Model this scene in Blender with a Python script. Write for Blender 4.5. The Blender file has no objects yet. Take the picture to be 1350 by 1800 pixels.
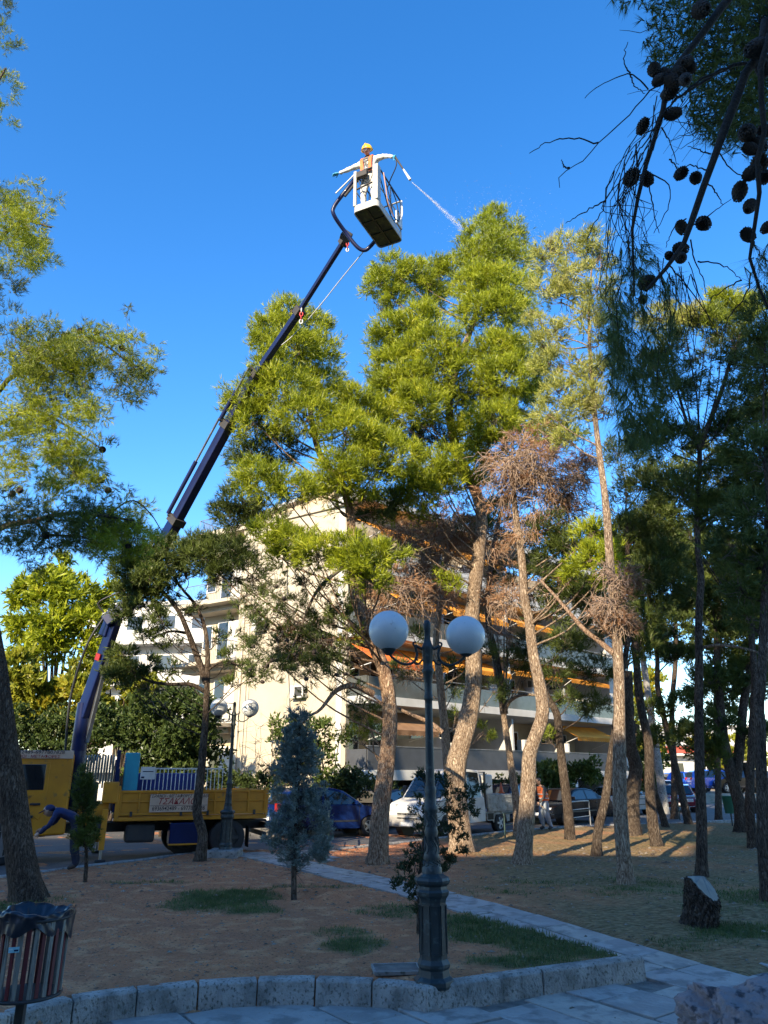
import bpy, bmesh, math, random
import numpy as np
from mathutils import Vector, Matrix

# ------------------------------------------------------------------ camera, sky, sun, exposure
SC = bpy.context.scene
COL = SC.collection
PITCH = math.radians(19.49)
FPX = 1300.0
EYE = np.array([0.0, 0.0, 1.9])
cam = bpy.data.cameras.new('camera')
cam.sensor_fit = 'VERTICAL'
cam.sensor_height = 36.0
cam.lens = 26.0
cam.clip_start = 0.05
cam.clip_end = 3000
co = bpy.data.objects.new('camera', cam)
co.location = EYE
co.rotation_euler = (math.pi / 2 + PITCH, 0, 0)
COL.objects.link(co)
SC.camera = co

SUN_EL, SUN_AZ = 25.0, 25.0      # azimuth: degrees to the left of straight behind the camera
sd = Vector((-math.sin(math.radians(SUN_AZ)) * math.cos(math.radians(SUN_EL)),
             -math.cos(math.radians(SUN_AZ)) * math.cos(math.radians(SUN_EL)), math.sin(math.radians(SUN_EL))))
sl = bpy.data.lights.new('sun', 'SUN')
sl.energy = 4.35
sl.angle = math.radians(0.5)
sl.color = (1.0, 0.84, 0.60)
so = bpy.data.objects.new('sun', sl)
so.rotation_euler = sd.to_track_quat('Z', 'Y').to_euler()
so.location = (0, 0, 40)
COL.objects.link(so)

W = bpy.data.worlds.new('World')
SC.world = W
W.use_nodes = True
nt = W.node_tree
nt.nodes.clear()
sky = nt.nodes.new('ShaderNodeTexSky')
sky.sky_type = 'NISHITA'
sky.sun_disc = False
sky.sun_elevation = math.radians(SUN_EL)
sky.sun_rotation = math.atan2(sd.x, sd.y)
sky.air_density = 1.0
sky.dust_density = 0.25
sky.ozone_density = 2.5
hs = nt.nodes.new('ShaderNodeHueSaturation')
hs.inputs['Saturation'].default_value = 1.33
hs.inputs['Hue'].default_value = 0.506
bgn = nt.nodes.new('ShaderNodeBackground')
bgn.inputs['Strength'].default_value = 0.15
wo = nt.nodes.new('ShaderNodeOutputWorld')
nt.links.new(sky.outputs[0], hs.inputs['Color'])
nt.links.new(hs.outputs[0], bgn.inputs['Color'])
nt.links.new(bgn.outputs[0], wo.inputs['Surface'])
SC.view_settings.view_transform = 'Standard'
SC.view_settings.look = 'None'
SC.view_settings.exposure = 1.36
SC.view_settings.gamma = 1.0
SC.cycles.max_bounces = 6
SC.cycles.diffuse_bounces = 3
SC.cycles.transparent_max_bounces = 8
SC.cycles.use_denoising = True

# ------------------------------------------------------------------ pixel -> place helpers
_F = np.array([0, math.cos(PITCH), math.sin(PITCH)])
_U = np.array([0, -math.sin(PITCH), math.cos(PITCH)])
_R = np.array([1.0, 0, 0])
def ray(x, y): return _F + _R * (x - 675) / FPX - _U * (y - 900) / FPX
def G(x, y, z=0.0):
    d = ray(x, y); return EYE + d * (z - 1.9) / d[2]
def P(x, y, D):
    d = ray(x, y); return EYE + d * D / d[1]
def zc(p): return float((np.asarray(p, float) - EYE) @ _F)
def PR(px, p): return px * zc(p) / FPX          # pixels -> metres at p

# ------------------------------------------------------------------ tagging
def tag(o, label=None, cat=None, group=None, kind=None):
    if label: o['label'] = label
    if cat: o['category'] = cat
    if group: o['group'] = group
    if kind: o['kind'] = kind
    return o
def empty(name, loc=(0, 0, 0), rz=0.0, **k):
    o = bpy.data.objects.new(name, None)
    o.location = loc; o.rotation_euler = (0, 0, rz)
    o.empty_display_size = 0.2
    COL.objects.link(o)
    return tag(o, **k)
def linkob(name, me, parent=None, **k):
    o = bpy.data.objects.new(name, me)
    COL.objects.link(o)
    if parent is not None: o.parent = parent
    return tag(o, **k)
def kids(o): return [c for c in bpy.data.objects if c.parent == o]
def copy_tree(o, label=None, parent=None):
    c = o.copy(); COL.objects.link(c)
    if parent is not None: c.parent = parent
    if label: c['label'] = label
    for ch in list(o.children): copy_tree(ch, None, c)
    return c

# ------------------------------------------------------------------ materials
MATS = {}
def M(name, c1, c2=None, scale=4.0, rough=0.8, bump=0.0, bscale=None, metal=0.0, stretch=(1, 1, 1), detail=5,
      lo=0.35, hi=0.65, coat=0.0, c3=None, s3=30.0, t3=0.62, dist=0.02, spec=0.5, rot=(0, 0, 0)):
    if name in MATS: return MATS[name]
    m = bpy.data.materials.new(name); m.use_nodes = True
    n = m.node_tree.nodes; L = m.node_tree.links
    b = n['Principled BSDF']
    b.inputs['Roughness'].default_value = rough
    b.inputs['Metallic'].default_value = metal
    b.inputs['Specular IOR Level'].default_value = spec
    b.inputs['Coat Weight'].default_value = coat
    b.inputs['Coat Roughness'].default_value = 0.08
    c1 = tuple(c1) + (1,)
    g = n.new('ShaderNodeNewGeometry')
    mp = n.new('ShaderNodeMapping'); mp.inputs['Scale'].default_value = stretch; mp.inputs['Rotation'].default_value = rot
    L.new(g.outputs['Position'], mp.inputs['Vector'])
    if c2 is None: c2 = tuple(min(1, v * 0.8) for v in c1[:3])
    c2 = tuple(c2) + (1,)
    nz = n.new('ShaderNodeTexNoise'); nz.inputs['Scale'].default_value = scale; nz.inputs['Detail'].default_value = detail
    L.new(mp.outputs[0], nz.inputs['Vector'])
    r = n.new('ShaderNodeValToRGB')
    r.color_ramp.elements[0].position = lo; r.color_ramp.elements[0].color = c1
    r.color_ramp.elements[1].position = hi; r.color_ramp.elements[1].color = c2
    L.new(nz.outputs['Fac'], r.inputs[0])
    out = r.outputs[0]
    if c3 is not None:
        nz2 = n.new('ShaderNodeTexNoise'); nz2.inputs['Scale'].default_value = s3; nz2.inputs['Detail'].default_value = 6
        L.new(mp.outputs[0], nz2.inputs['Vector'])
        r2 = n.new('ShaderNodeValToRGB')
        r2.color_ramp.elements[0].position = t3 - 0.06; r2.color_ramp.elements[0].color = (0, 0, 0, 1)
        r2.color_ramp.elements[1].position = t3 + 0.06; r2.color_ramp.elements[1].color = (1, 1, 1, 1)
        L.new(nz2.outputs['Fac'], r2.inputs[0])
        mx = n.new('ShaderNodeMix'); mx.data_type = 'RGBA'
        L.new(r2.outputs[0], mx.inputs['Factor']); L.new(out, mx.inputs['A']); mx.inputs['B'].default_value = tuple(c3) + (1,)
        out = mx.outputs['Result']
    L.new(out, b.inputs['Base Color'])
    if bump:
        nb = n.new('ShaderNodeTexNoise'); nb.inputs['Scale'].default_value = bscale or scale * 6; nb.inputs['Detail'].default_value = 6
        L.new(mp.outputs[0], nb.inputs['Vector'])
        bp = n.new('ShaderNodeBump'); bp.inputs['Strength'].default_value = bump; bp.inputs['Distance'].default_value = dist
        L.new(nb.outputs['Fac'], bp.inputs['Height']); L.new(bp.outputs[0], b.inputs['Normal'])
    MATS[name] = m
    return m
def leafmat(name, c1, c2, scale=1.3, trans=0.3, c3=None):
    if name in MATS: return MATS[name]
    m = bpy.data.materials.new(name); m.use_nodes = True
    n = m.node_tree.nodes; L = m.node_tree.links
    n.clear()
    o = n.new('ShaderNodeOutputMaterial')
    g = n.new('ShaderNodeNewGeometry')
    nz = n.new('ShaderNodeTexNoise'); nz.inputs['Scale'].default_value = scale; nz.inputs['Detail'].default_value = 4
    L.new(g.outputs['Position'], nz.inputs['Vector'])
    wn = n.new('ShaderNodeMath'); wn.operation = 'MULTIPLY_ADD'
    L.new(g.outputs['Random Per Island'], wn.inputs[0]); wn.inputs[1].default_value = 0.34
    sb = n.new('ShaderNodeMath'); sb.operation = 'ADD'; sb.inputs[1].default_value = -0.17
    L.new(nz.outputs['Fac'], sb.inputs[0]); L.new(sb.outputs[0], wn.inputs[2])
    r = n.new('ShaderNodeValToRGB')
    r.color_ramp.elements[0].position = 0.3; r.color_ramp.elements[0].color = tuple(c1) + (1,)
    r.color_ramp.elements[1].position = 0.68; r.color_ramp.elements[1].color = tuple(c2) + (1,)
    if c3:
        e = r.color_ramp.elements.new(0.76); e.color = tuple(c3) + (1,)
    L.new(wn.outputs[0], r.inputs[0])
    d = n.new('ShaderNodeBsdfDiffuse'); t = n.new('ShaderNodeBsdfTranslucent'); mx = n.new('ShaderNodeMixShader')
    gl = n.new('ShaderNodeBsdfGlossy'); gl.inputs['Roughness'].default_value = 0.45
    m2 = n.new('ShaderNodeMixShader'); m2.inputs[0].default_value = 0.03
    mx.inputs[0].default_value = trans
    L.new(r.outputs[0], d.inputs['Color']); L.new(r.outputs[0], t.inputs['Color'])
    L.new(d.outputs[0], mx.inputs[1]); L.new(t.outputs[0], mx.inputs[2])
    L.new(mx.outputs[0], m2.inputs[1]); L.new(gl.outputs[0], m2.inputs[2])
    L.new(m2.outputs[0], o.inputs['Surface'])
    MATS[name] = m
    return m
def barkmat(name, c1, c2, c3, sc=14.0, strength=0.9):
    if name in MATS: return MATS[name]
    m = bpy.data.materials.new(name); m.use_nodes = True
    n = m.node_tree.nodes; L = m.node_tree.links
    b = n['Principled BSDF']; b.inputs['Roughness'].default_value = 0.92; b.inputs['Specular IOR Level'].default_value = 0.15
    g = n.new('ShaderNodeNewGeometry'); mp = n.new('ShaderNodeMapping'); mp.inputs['Scale'].default_value = (1, 1, 0.24)
    L.new(g.outputs['Position'], mp.inputs['Vector'])
    nz = n.new('ShaderNodeTexNoise'); nz.inputs['Scale'].default_value = 9; nz.inputs['Detail'].default_value = 8
    L.new(mp.outputs[0], nz.inputs['Vector'])
    va = n.new('ShaderNodeMixRGB'); va.blend_type = 'ADD'; va.inputs[0].default_value = 0.42
    L.new(mp.outputs[0], va.inputs[1]); L.new(nz.outputs['Color'], va.inputs[2])
    vo = n.new('ShaderNodeTexVoronoi'); vo.feature = 'DISTANCE_TO_EDGE'; vo.inputs['Scale'].default_value = sc
    L.new(va.outputs[0], vo.inputs['Vector'])
    vc = n.new('ShaderNodeTexVoronoi'); vc.inputs['Scale'].default_value = sc
    L.new(va.outputs[0], vc.inputs['Vector'])
    r = n.new('ShaderNodeValToRGB'); r.color_ramp.elements[0].position = 0.0; r.color_ramp.elements[1].position = 0.13
    r.color_ramp.elements[0].color = tuple(c1) + (1,); r.color_ramp.elements[1].color = (1, 1, 1, 1)
    L.new(vo.outputs['Distance'], r.inputs[0])
    r2 = n.new('ShaderNodeValToRGB'); r2.color_ramp.elements[0].color = tuple(c2) + (1,); r2.color_ramp.elements[1].color = tuple(c3) + (1,)
    sp = n.new('ShaderNodeSeparateColor'); L.new(vc.outputs['Color'], sp.inputs[0])
    ad = n.new('ShaderNodeMath'); ad.operation = 'MULTIPLY_ADD'; ad.inputs[1].default_value = 0.5
    n3 = n.new('ShaderNodeTexNoise'); n3.inputs['Scale'].default_value = 1.4; L.new(g.outputs['Position'], n3.inputs['Vector'])
    sb = n.new('ShaderNodeMath'); sb.operation = 'MULTIPLY_ADD'; sb.inputs[1].default_value = 1.6; sb.inputs[2].default_value = -0.55
    L.new(n3.outputs['Fac'], sb.inputs[0]); L.new(sp.outputs[0], ad.inputs[0]); L.new(sb.outputs[0], ad.inputs[2])
    L.new(ad.outputs[0], r2.inputs[0])
    mu = n.new('ShaderNodeMixRGB'); mu.blend_type = 'MULTIPLY'; mu.inputs[0].default_value = 1
    L.new(r.outputs[0], mu.inputs[1]); L.new(r2.outputs[0], mu.inputs[2])
    nf = n.new('ShaderNodeTexNoise'); nf.inputs['Scale'].default_value = 42; nf.inputs['Detail'].default_value = 8; L.new(mp.outputs[0], nf.inputs['Vector'])
    rf = n.new('ShaderNodeValToRGB'); rf.color_ramp.elements[0].position = .36; rf.color_ramp.elements[1].position = .6; rf.color_ramp.elements[0].color = (.42, .38, .36, 1); L.new(nf.outputs['Fac'], rf.inputs[0])
    mu0 = mu; mu = n.new('ShaderNodeMixRGB'); mu.blend_type = 'MULTIPLY'; mu.inputs[0].default_value = 1; L.new(mu0.outputs[0], mu.inputs[1]); L.new(rf.outputs[0], mu.inputs[2])
    L.new(mu.outputs[0], b.inputs['Base Color'])
    bp = n.new('ShaderNodeBump'); bp.inputs['Strength'].default_value = strength; bp.inputs['Distance'].default_value = 0.03
    rr = n.new('ShaderNodeValToRGB'); rr.color_ramp.elements[1].position = 0.3; L.new(vo.outputs['Distance'], rr.inputs[0])
    L.new(rr.outputs[0], bp.inputs['Height']); L.new(bp.outputs[0], b.inputs['Normal'])
    MATS[name] = m
    return m
def glassmat(name, c=(0.02, 0.025, 0.03), rough=0.05):
    return M(name, c, c, rough=rough, spec=0.9)

# ------------------------------------------------------------------ mesh helpers
def raw_mesh(name, V, Fc, mat=None, smooth=False):
    me = bpy.data.meshes.new(name)
    V = np.asarray(V, np.float32); Fc = np.asarray(Fc, np.int32)
    me.vertices.add(len(V)); me.vertices.foreach_set('co', V.ravel())
    k = Fc.shape[1]
    me.loops.add(Fc.size); me.loops.foreach_set('vertex_index', Fc.ravel())
    me.polygons.add(len(Fc)); me.polygons.foreach_set('loop_start', np.arange(0, Fc.size, k, dtype=np.int32))
    me.polygons.foreach_set('loop_total', np.full(len(Fc), k, np.int32))
    if smooth: me.polygons.foreach_set('use_smooth', np.ones(len(Fc), bool))
    me.update(calc_edges=True)
    if mat: me.materials.append(mat)
    return me
def crom(pts, n):
    """smooth polyline through pts (k,dim) resampled to n points"""
    pts = np.asarray(pts, float)
    if len(pts) < 3: 
        t = np.linspace(0, 1, n)[:, None]
        return pts[0] * (1 - t) + pts[-1] * t
    p = np.vstack([2 * pts[0] - pts[1], pts, 2 * pts[-1] - pts[-2]])
    seg = np.linalg.norm(np.diff(pts[:, :3], axis=0), axis=1); cs = np.r_[0, np.cumsum(seg)]
    out = []
    for s in np.linspace(0, cs[-1], n):
        i = min(len(seg) - 1, int(np.searchsorted(cs, s, 'right') - 1))
        t = (s - cs[i]) / max(seg[i], 1e-9)
        a, b, c, d = p[i], p[i + 1], p[i + 2], p[i + 3]
        out.append(0.5 * (2 * b + (c - a) * t + (2 * a - 5 * b + 4 * c - d) * t * t + (3 * b - a - 3 * c + d) * t ** 3))
    return np.array(out)
def frames(pts):
    T = np.gradient(pts, axis=0); T /= np.linalg.norm(T, axis=1)[:, None] + 1e-9
    N = np.zeros_like(T)
    a = np.array([1.0, 0, 0]) if abs(T[0][0]) < 0.8 else np.array([0, 1.0, 0])
    v = a - T[0] * (a @ T[0]); N[0] = v / np.linalg.norm(v)
    for i in range(1, len(T)):
        v = N[i - 1] - T[i] * (N[i - 1] @ T[i]); N[i] = v / (np.linalg.norm(v) + 1e-9)
    return T, N, np.cross(T, N)
class MB:
    def __init__(s): s.v = []; s.f = []; s.m = []; s.sm = []; s.n = 0; s.mats = []
    def mi(s, mat):
        if mat is None: return 0
        if mat not in s.mats: s.mats.append(mat)
        return s.mats.index(mat)
    def add(s, V, Fc, mat=None, smooth=False):
        V = [tuple(map(float, q)) for q in V]
        k = s.mi(mat)
        s.v += V
        for f in Fc:
            s.f.append(tuple(i + s.n for i in f)); s.m.append(k); s.sm.append(smooth)
        s.n += len(V)
    def box(s, c, d, mat=None, rz=0.0, M4=None, taper=1.0):
        x, y, z = [q / 2 for q in d]
        V = []
        for k in (-1, 1):
            t = taper if k == 1 else 1
            for a, b in ((-1, -1), (1, -1), (1, 1), (-1, 1)): V.append((a * x * t, b * y * t, k * z))
        cr, sr = math.cos(rz), math.sin(rz)
        if M4 is None: V = [(c[0] + p[0] * cr - p[1] * sr, c[1] + p[0] * sr + p[1] * cr, c[2] + p[2]) for p in V]
        else: V = [tuple(M4 @ Vector((c[0] + p[0], c[1] + p[1], c[2] + p[2]))) for p in V]
        s.add(V, [(3, 2, 1, 0), (4, 5, 6, 7), (0, 1, 5, 4), (1, 2, 6, 5), (2, 3, 7, 6), (3, 0, 4, 7)], mat)
    def beam(s, p, q, w, h, mat=None, w2=None, h2=None, up=(0, 0, 1)):
        p = np.array(p, float); q = np.array(q, float); T = q - p; T /= np.linalg.norm(T)
        S = np.cross(T, up)
        if np.linalg.norm(S) < 1e-3: S = np.array([1.0, 0, 0])
        S /= np.linalg.norm(S); Uv = np.cross(S, T)
        w2 = w if w2 is None else w2; h2 = h if h2 is None else h2
        V = []
        for c, a, b in ((p, w, h), (q, w2, h2)):
            for i, j in ((-1, -1), (1, -1), (1, 1), (-1, 1)): V.append(c + S * i * a / 2 + Uv * j * b / 2)
        s.add(V, [(3, 2, 1, 0), (4, 5, 6, 7), (0, 1, 5, 4), (1, 2, 6, 5), (2, 3, 7, 6), (3, 0, 4, 7)], mat)
    def tube(s, pts, r, sides=8, mat=None, caps=True, smooth=True):
        pts = np.asarray(pts, float)
        if np.isscalar(r): r = np.full(len(pts), r)
        T, N, B = frames(pts)
        V = []; Fc = []
        for i in range(len(pts)):
            for k in range(sides):
                a = 2 * math.pi * k / sides
                V.append(pts[i] + (N[i] * math.cos(a) + B[i] * math.sin(a)) * r[i])
        for i in range(len(pts) - 1):
            for k in range(sides):
                k2 = (k + 1) % sides
                Fc.append((i * sides + k, i * sides + k2, (i + 1) * sides + k2, (i + 1) * sides + k))
        s.add(V, Fc, mat, smooth)
        if caps:
            n = len(V) - sides
            s.add(V[:sides], [tuple(reversed(range(sides)))], mat)
            s.add(V[n:], [tuple(range(sides))], mat)
    def lathe(s, prof, sides=16, mat=None, c=(0, 0, 0), smooth=True, rot=0.0):
        V = []; Fc = []
        for r, z in prof:
            for k in range(sides):
                a = 2 * math.pi * k / sides + rot
                V.append((c[0] + r * math.cos(a), c[1] + r * math.sin(a), c[2] + z))
        for i in range(len(prof) - 1):
            for k in range(sides):
                k2 = (k + 1) % sides
                Fc.append((i * sides + k, i * sides + k2, (i + 1) * sides + k2, (i + 1) * sides + k))
        s.add(V, Fc, mat, smooth)
        s.add(V[:sides], [tuple(reversed(range(sides)))], mat)
        s.add(V[-sides:], [tuple(range(sides))], mat)
    def sphere(s, c, r, mat=None, seg=24, rings=14, sc=(1, 1, 1)):
        V = [(c[0], c[1], c[2] - r * sc[2])]; Fc = []
        for i in range(1, rings):
            t = math.pi * i / rings
            for k in range(seg):
                a = 2 * math.pi * k / seg
                V.append((c[0] + r * sc[0] * math.sin(t) * math.cos(a), c[1] + r * sc[1] * math.sin(t) * math.sin(a), c[2] - r * sc[2] * math.cos(t)))
        V.append((c[0], c[1], c[2] + r * sc[2]))
        for k in range(seg):
            k2 = (k + 1) % seg
            Fc.append((0, 1 + k2, 1 + k)); Fc.append((len(V) - 1, 1 + (rings - 2) * seg + k, 1 + (rings - 2) * seg + k2))
            for i in range(rings - 2):
                a = 1 + i * seg
                Fc.append((a + k, a + k2, a + seg + k2, a + seg + k))
        s.add(V, Fc, mat, True)
    def prism(s, poly, y0, y1, mat=None, ax='y', g=None):
        """poly in (x,z) extruded along y"""
        n = len(poly)
        V = [(x, y0, z) for x, z in poly] + [(x, y1, z) for x, z in poly]
        Fc = [tuple(range(n)), tuple(reversed(range(n, 2 * n)))]
        for i in range(n): Fc.append((i, (i + n), ((i + 1) % n + n), (i + 1) % n))
        s.add(V, Fc, mat)
    def build(s, name, mat=None, parent=None, bevel=0.0, seg=2, loc=None, rz=0.0, **k):
        me = bpy.data.meshes.new(name)
        me.from_pydata(s.v, [], s.f)
        mats = s.mats or ([mat] if mat else [])
        if s.mats and mat and mat not in s.mats: pass
        for q in mats: me.materials.append(q)
        me.polygons.foreach_set('material_index', s.m); me.polygons.foreach_set('use_smooth', s.sm)
        me.update()
        o = linkob(name, me, parent, **k)
        if loc is not None: o.location = loc
        o.rotation_euler = (0, 0, rz)
        if bevel:
            b = o.modifiers.new('b', 'BEVEL'); b.width = bevel; b.segments = seg; b.limit_method = 'ANGLE'; b.angle_limit = math.radians(40)
        return o
def boxob(name, c, d, mat, parent=None, bevel=0.0, rz=0.0, **k):
    m = MB(); m.box((0, 0, 0), d, mat)
    return m.build(name, mat, parent, bevel=bevel, loc=c, rz=rz, **k)
def text(name, s, size, mat, parent, loc, rot, ext=0.003, align='CENTER', sx=1.0, shear=0.0, bold=0.0):
    cu = bpy.data.curves.new(name, 'FONT'); cu.body = s; cu.size = size; cu.extrude = ext; cu.align_x = align; cu.align_y = 'CENTER'
    cu.shear = shear; cu.offset = bold; cu.resolution_u = 3
    o = bpy.data.objects.new(name, cu); COL.objects.link(o)
    dg = bpy.context.evaluated_depsgraph_get()
    me = bpy.data.meshes.new_from_object(o.evaluated_get(dg))
    bpy.data.objects.remove(o)
    me.materials.clear(); me.materials.append(mat)
    o = linkob(name, me, parent)
    o.location = loc; o.rotation_euler = rot; o.scale = (sx, 1, 1)
    return o
RNG = np.random.default_rng(7)
def sn(x, y, s=1.0, seed=0.0):
    """cheap smooth noise, about -1..1"""
    x = np.asarray(x) * s + seed * 3.1; y = np.asarray(y) * s - seed * 1.7
    return (np.sin(x * 1.3 + 1.7 * np.sin(y * 0.9)) + np.sin(y * 1.7 + 1.3 * np.sin(x * 1.1 + 2)) + np.sin((x + y) * 2.3 + 1.1 * np.sin(x * 2.9))) / 3
# ------------------------------------------------------------------ terrain
KERB = [(-80, 1868), (-30, 1815), (0, 1791), (126, 1758), (302, 1735), (400, 1727), (498, 1723), (600, 1724), (689, 1729), (749, 1737)]
KERB2 = [(749, 1737), (945, 1709), (1134, 1684)]
kw = np.array([G(x, y)[:2] for x, y in KERB]); kw2 = np.array([G(x, y)[:2] for x, y in KERB2])
PATH_L = np.array([G(x, y)[:2] for x, y in [(1112, 1683), (880, 1622), (729, 1581), (647, 1557), (525, 1531), (430, 1509)]])
PATH_R = np.array([G(x, y)[:2] for x, y in [(1298, 1678), (1158, 1643), (1099, 1629), (950, 1598), (880, 1589), (784, 1568), (699, 1543), (625, 1531), (575, 1512)]])
STREET = np.array([[-16, 8.0], [-11.5, 12.7], [-7.4, 15.9], [-5.3, 19.6], [-4.2, 21.4], [-1.2, 21.4], [2.6, 26.0], [6.6, 30.0], [12.5, 33.0], [20.0, 37.5], [34.0, 44.0]])
BED = np.vstack([[[-30, -5]], kw + [0.0, .11], kw2[1:2] + [-.03, .11], kw2[2:] + [-.12, .10], PATH_L, STREET[4::-1][:5], [[-30, 16]]])
def inpoly(x, y, poly):
    x = np.asarray(x, float); y = np.asarray(y, float); r = np.zeros(x.shape, bool)
    n = len(poly)
    for i in range(n):
        x1, y1 = poly[i]; x2, y2 = poly[(i + 1) % n]
        c = ((y1 > y) != (y2 > y)) & (x < (x2 - x1) * (y - y1) / (y2 - y1 + 1e-12) + x1)
        r ^= c
    return r
PATHP = np.vstack([PATH_L, PATH_R[::-1]])
PLAZA = np.array([[-12, 1.0], [-9, 4.0], *kw.tolist(), *kw2.tolist()[1:], PATH_L[0].tolist(), PATH_R[0].tolist(), [4.6, 9.9], [9.5, 12.5], [12, 11], [9, 1.0]])
def base(y):
    t = np.clip((np.asarray(y, float) - 8.6) / 5.0, 0, 1); return -0.21 + 0.21 * t * t * (3 - 2 * t)
PIT = G(517, 1577)
def H(x, y, bumps=True):
    x = np.asarray(x, float); y = np.asarray(y, float)
    bed = inpoly(x, y, BED)
    h = np.where(bed, 0.0, base(y))
    if bumps:
        soil = ~inpoly(x, y, PATHP) & ~inpoly(x, y, PLAZA)
        h = h + np.where(soil, 0.022 * sn(x, y, 1.1) + 0.016 * sn(x, y, 3.7, 1) + 0.009 * sn(x, y, 9, 2) + 0.006 * sn(x, y, 19, 4), 0)
        d = np.hypot(x - PIT[0], y - PIT[1])
        h = h + 0.06 * np.exp(-((d - 0.62) / 0.16) ** 2) - 0.05 * np.exp(-(d / 0.4) ** 2)
        far = np.clip((y - 29) / 4, 0, 1); h = h
    return h
def gz(p, dz=0.0): return (float(p[0]), float(p[1]), float(H(p[0], p[1])) + dz)

# grass patches: px centre, radii (m), strength
GP = []
for px, py, rx, ry, s in [(395, 1580, 0.95, 1.25, 1.0), (440, 1600, 0.5, 0.5, .8), (620, 1660, 0.42, 0.55, .85), (600, 1640, .5, .4, .5), (900, 1640, 1.1, 1.0, 1.0), (1000, 1665, 1.0, 0.55, 1.1),
                          (860, 1625, .9, .8, 1.), (930, 1690, .7, .35, .9), (1300, 1622, 0.8, 0.5, 1.0), (560, 1560, 1.2, .5, .45), (700, 1600, .9, .8, .5), (250, 1552, 1.0, .4, .45),
                          (1250, 1480, 5, 4.0, .55), (1150, 1560, 2.6, 2.0, .4), (1000, 1560, 3.0, 1.6, .35), (1220, 1640, 1.2, .5, .4), (40, 1590, 1, 1, .5), (1330, 1580, 2, 1.5, .5)]:
    c = G(px, py); GP.append((c[0], c[1], rx, ry, s))
def grassmask(x, y):
    g = np.zeros(np.shape(x))
    for cx, cy, rx, ry, s in GP:
        g = np.maximum(g, s * np.exp(-(((x - cx) / rx) ** 2 + ((y - cy) / ry) ** 2) ** 1.5))
    n = 0.5 + 0.5 * sn(x, y, 2.3, 5) * 0.7 + 0.5 * sn(x, y, 7.0, 3) * 0.5
    n2 = 0.5 + 0.5 * sn(x, y, 16.0, 9); return np.clip(g * 1.7 - 0.7 * (1 - n) - 0.35 * n2, 0, 1)

def soil_material():
    m = bpy.data.materials.new('park_soil'); m.use_nodes = True
    n = m.node_tree.nodes; L = m.node_tree.links; b = n['Principled BSDF']
    b.inputs['Roughness'].default_value = 0.95; b.inputs['Specular IOR Level'].default_value = 0.1
    g = n.new('ShaderNodeNewGeometry')
    def noise(sc, det=6, dx=None):
        k = n.new('ShaderNodeTexNoise'); k.inputs['Scale'].default_value = sc; k.inputs['Detail'].default_value = det
        if dx:
            mp = n.new('ShaderNodeMapping'); mp.inputs['Scale'].default_value = dx; L.new(g.outputs['Position'], mp.inputs['Vector']); L.new(mp.outputs[0], k.inputs['Vector'])
        else: L.new(g.outputs['Position'], k.inputs['Vector'])
        return k.outputs['Fac']
    def ramp(f, a, c, p, q):
        r = n.new('ShaderNodeValToRGB'); r.color_ramp.elements[0].position = p; r.color_ramp.elements[1].position = q
        r.color_ramp.elements[0].color = tuple(a) + (1,); r.color_ramp.elements[1].color = tuple(c) + (1,); L.new(f, r.inputs[0]); return r.outputs[0]
    def mix(f, a, c):
        x = n.new('ShaderNodeMix'); x.data_type = 'RGBA'; L.new(f, x.inputs['Factor']); L.new(a, x.inputs['A'])
        if isinstance(c, tuple): x.inputs['B'].default_value = c + (1,)
        else: L.new(c, x.inputs['B'])
        return x.outputs['Result']
    K, Wt = (0, 0, 0), (1, 1, 1)
    red = ramp(noise(0.8), (0.54, 0.215, 0.10), (0.42, 0.175, 0.09), 0.35, 0.65)
    red = mix(ramp(noise(3.0), K, Wt, 0.5, 0.66), red, (0.62, 0.30, 0.15))
    red = mix(ramp(noise(26, 3), K, Wt, 0.6, 0.68), red, (0.10, 0.065, 0.045))
    red = mix(ramp(noise(70, 2), K, Wt, 0.68, 0.72), red, (0.55, 0.47, 0.38))
    straw = ramp(noise(18, 5, (0.5, 1.6, 1)), (0.12, 0.095, 0.045), (0.33, 0.25, 0.13), 0.4, 0.62)
    at = n.new('ShaderNodeAttribute'); at.attribute_name = 'straw'
    c = mix(at.outputs['Fac'], red, straw)
    at2 = n.new('ShaderNodeAttribute'); at2.attribute_name = 'grass'
    mg = n.new('ShaderNodeMath'); mg.operation = 'MULTIPLY'; L.new(at2.outputs['Fac'], mg.inputs[0]); mg.inputs[1].default_value = 0.8
    c = mix(mg.outputs[0], c, ramp(noise(30, 4), (0.04, 0.065, 0.018), (0.10, 0.12, 0.045), 0.4, 0.6))
    L.new(c, b.inputs['Base Color'])
    bp = n.new('ShaderNodeBump'); bp.inputs['Strength'].default_value = 1.0; bp.inputs['Distance'].default_value = 0.09
    L.new(noise(14, 8), bp.inputs['Height']); L.new(bp.outputs[0], b.inputs['Normal'])
    return m
SOIL = soil_material()
def add_attr(me, name, vals):
    a = me.attributes.new(name, 'FLOAT', 'POINT'); a.data.foreach_set('value', np.asarray(vals, np.float32))
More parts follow.
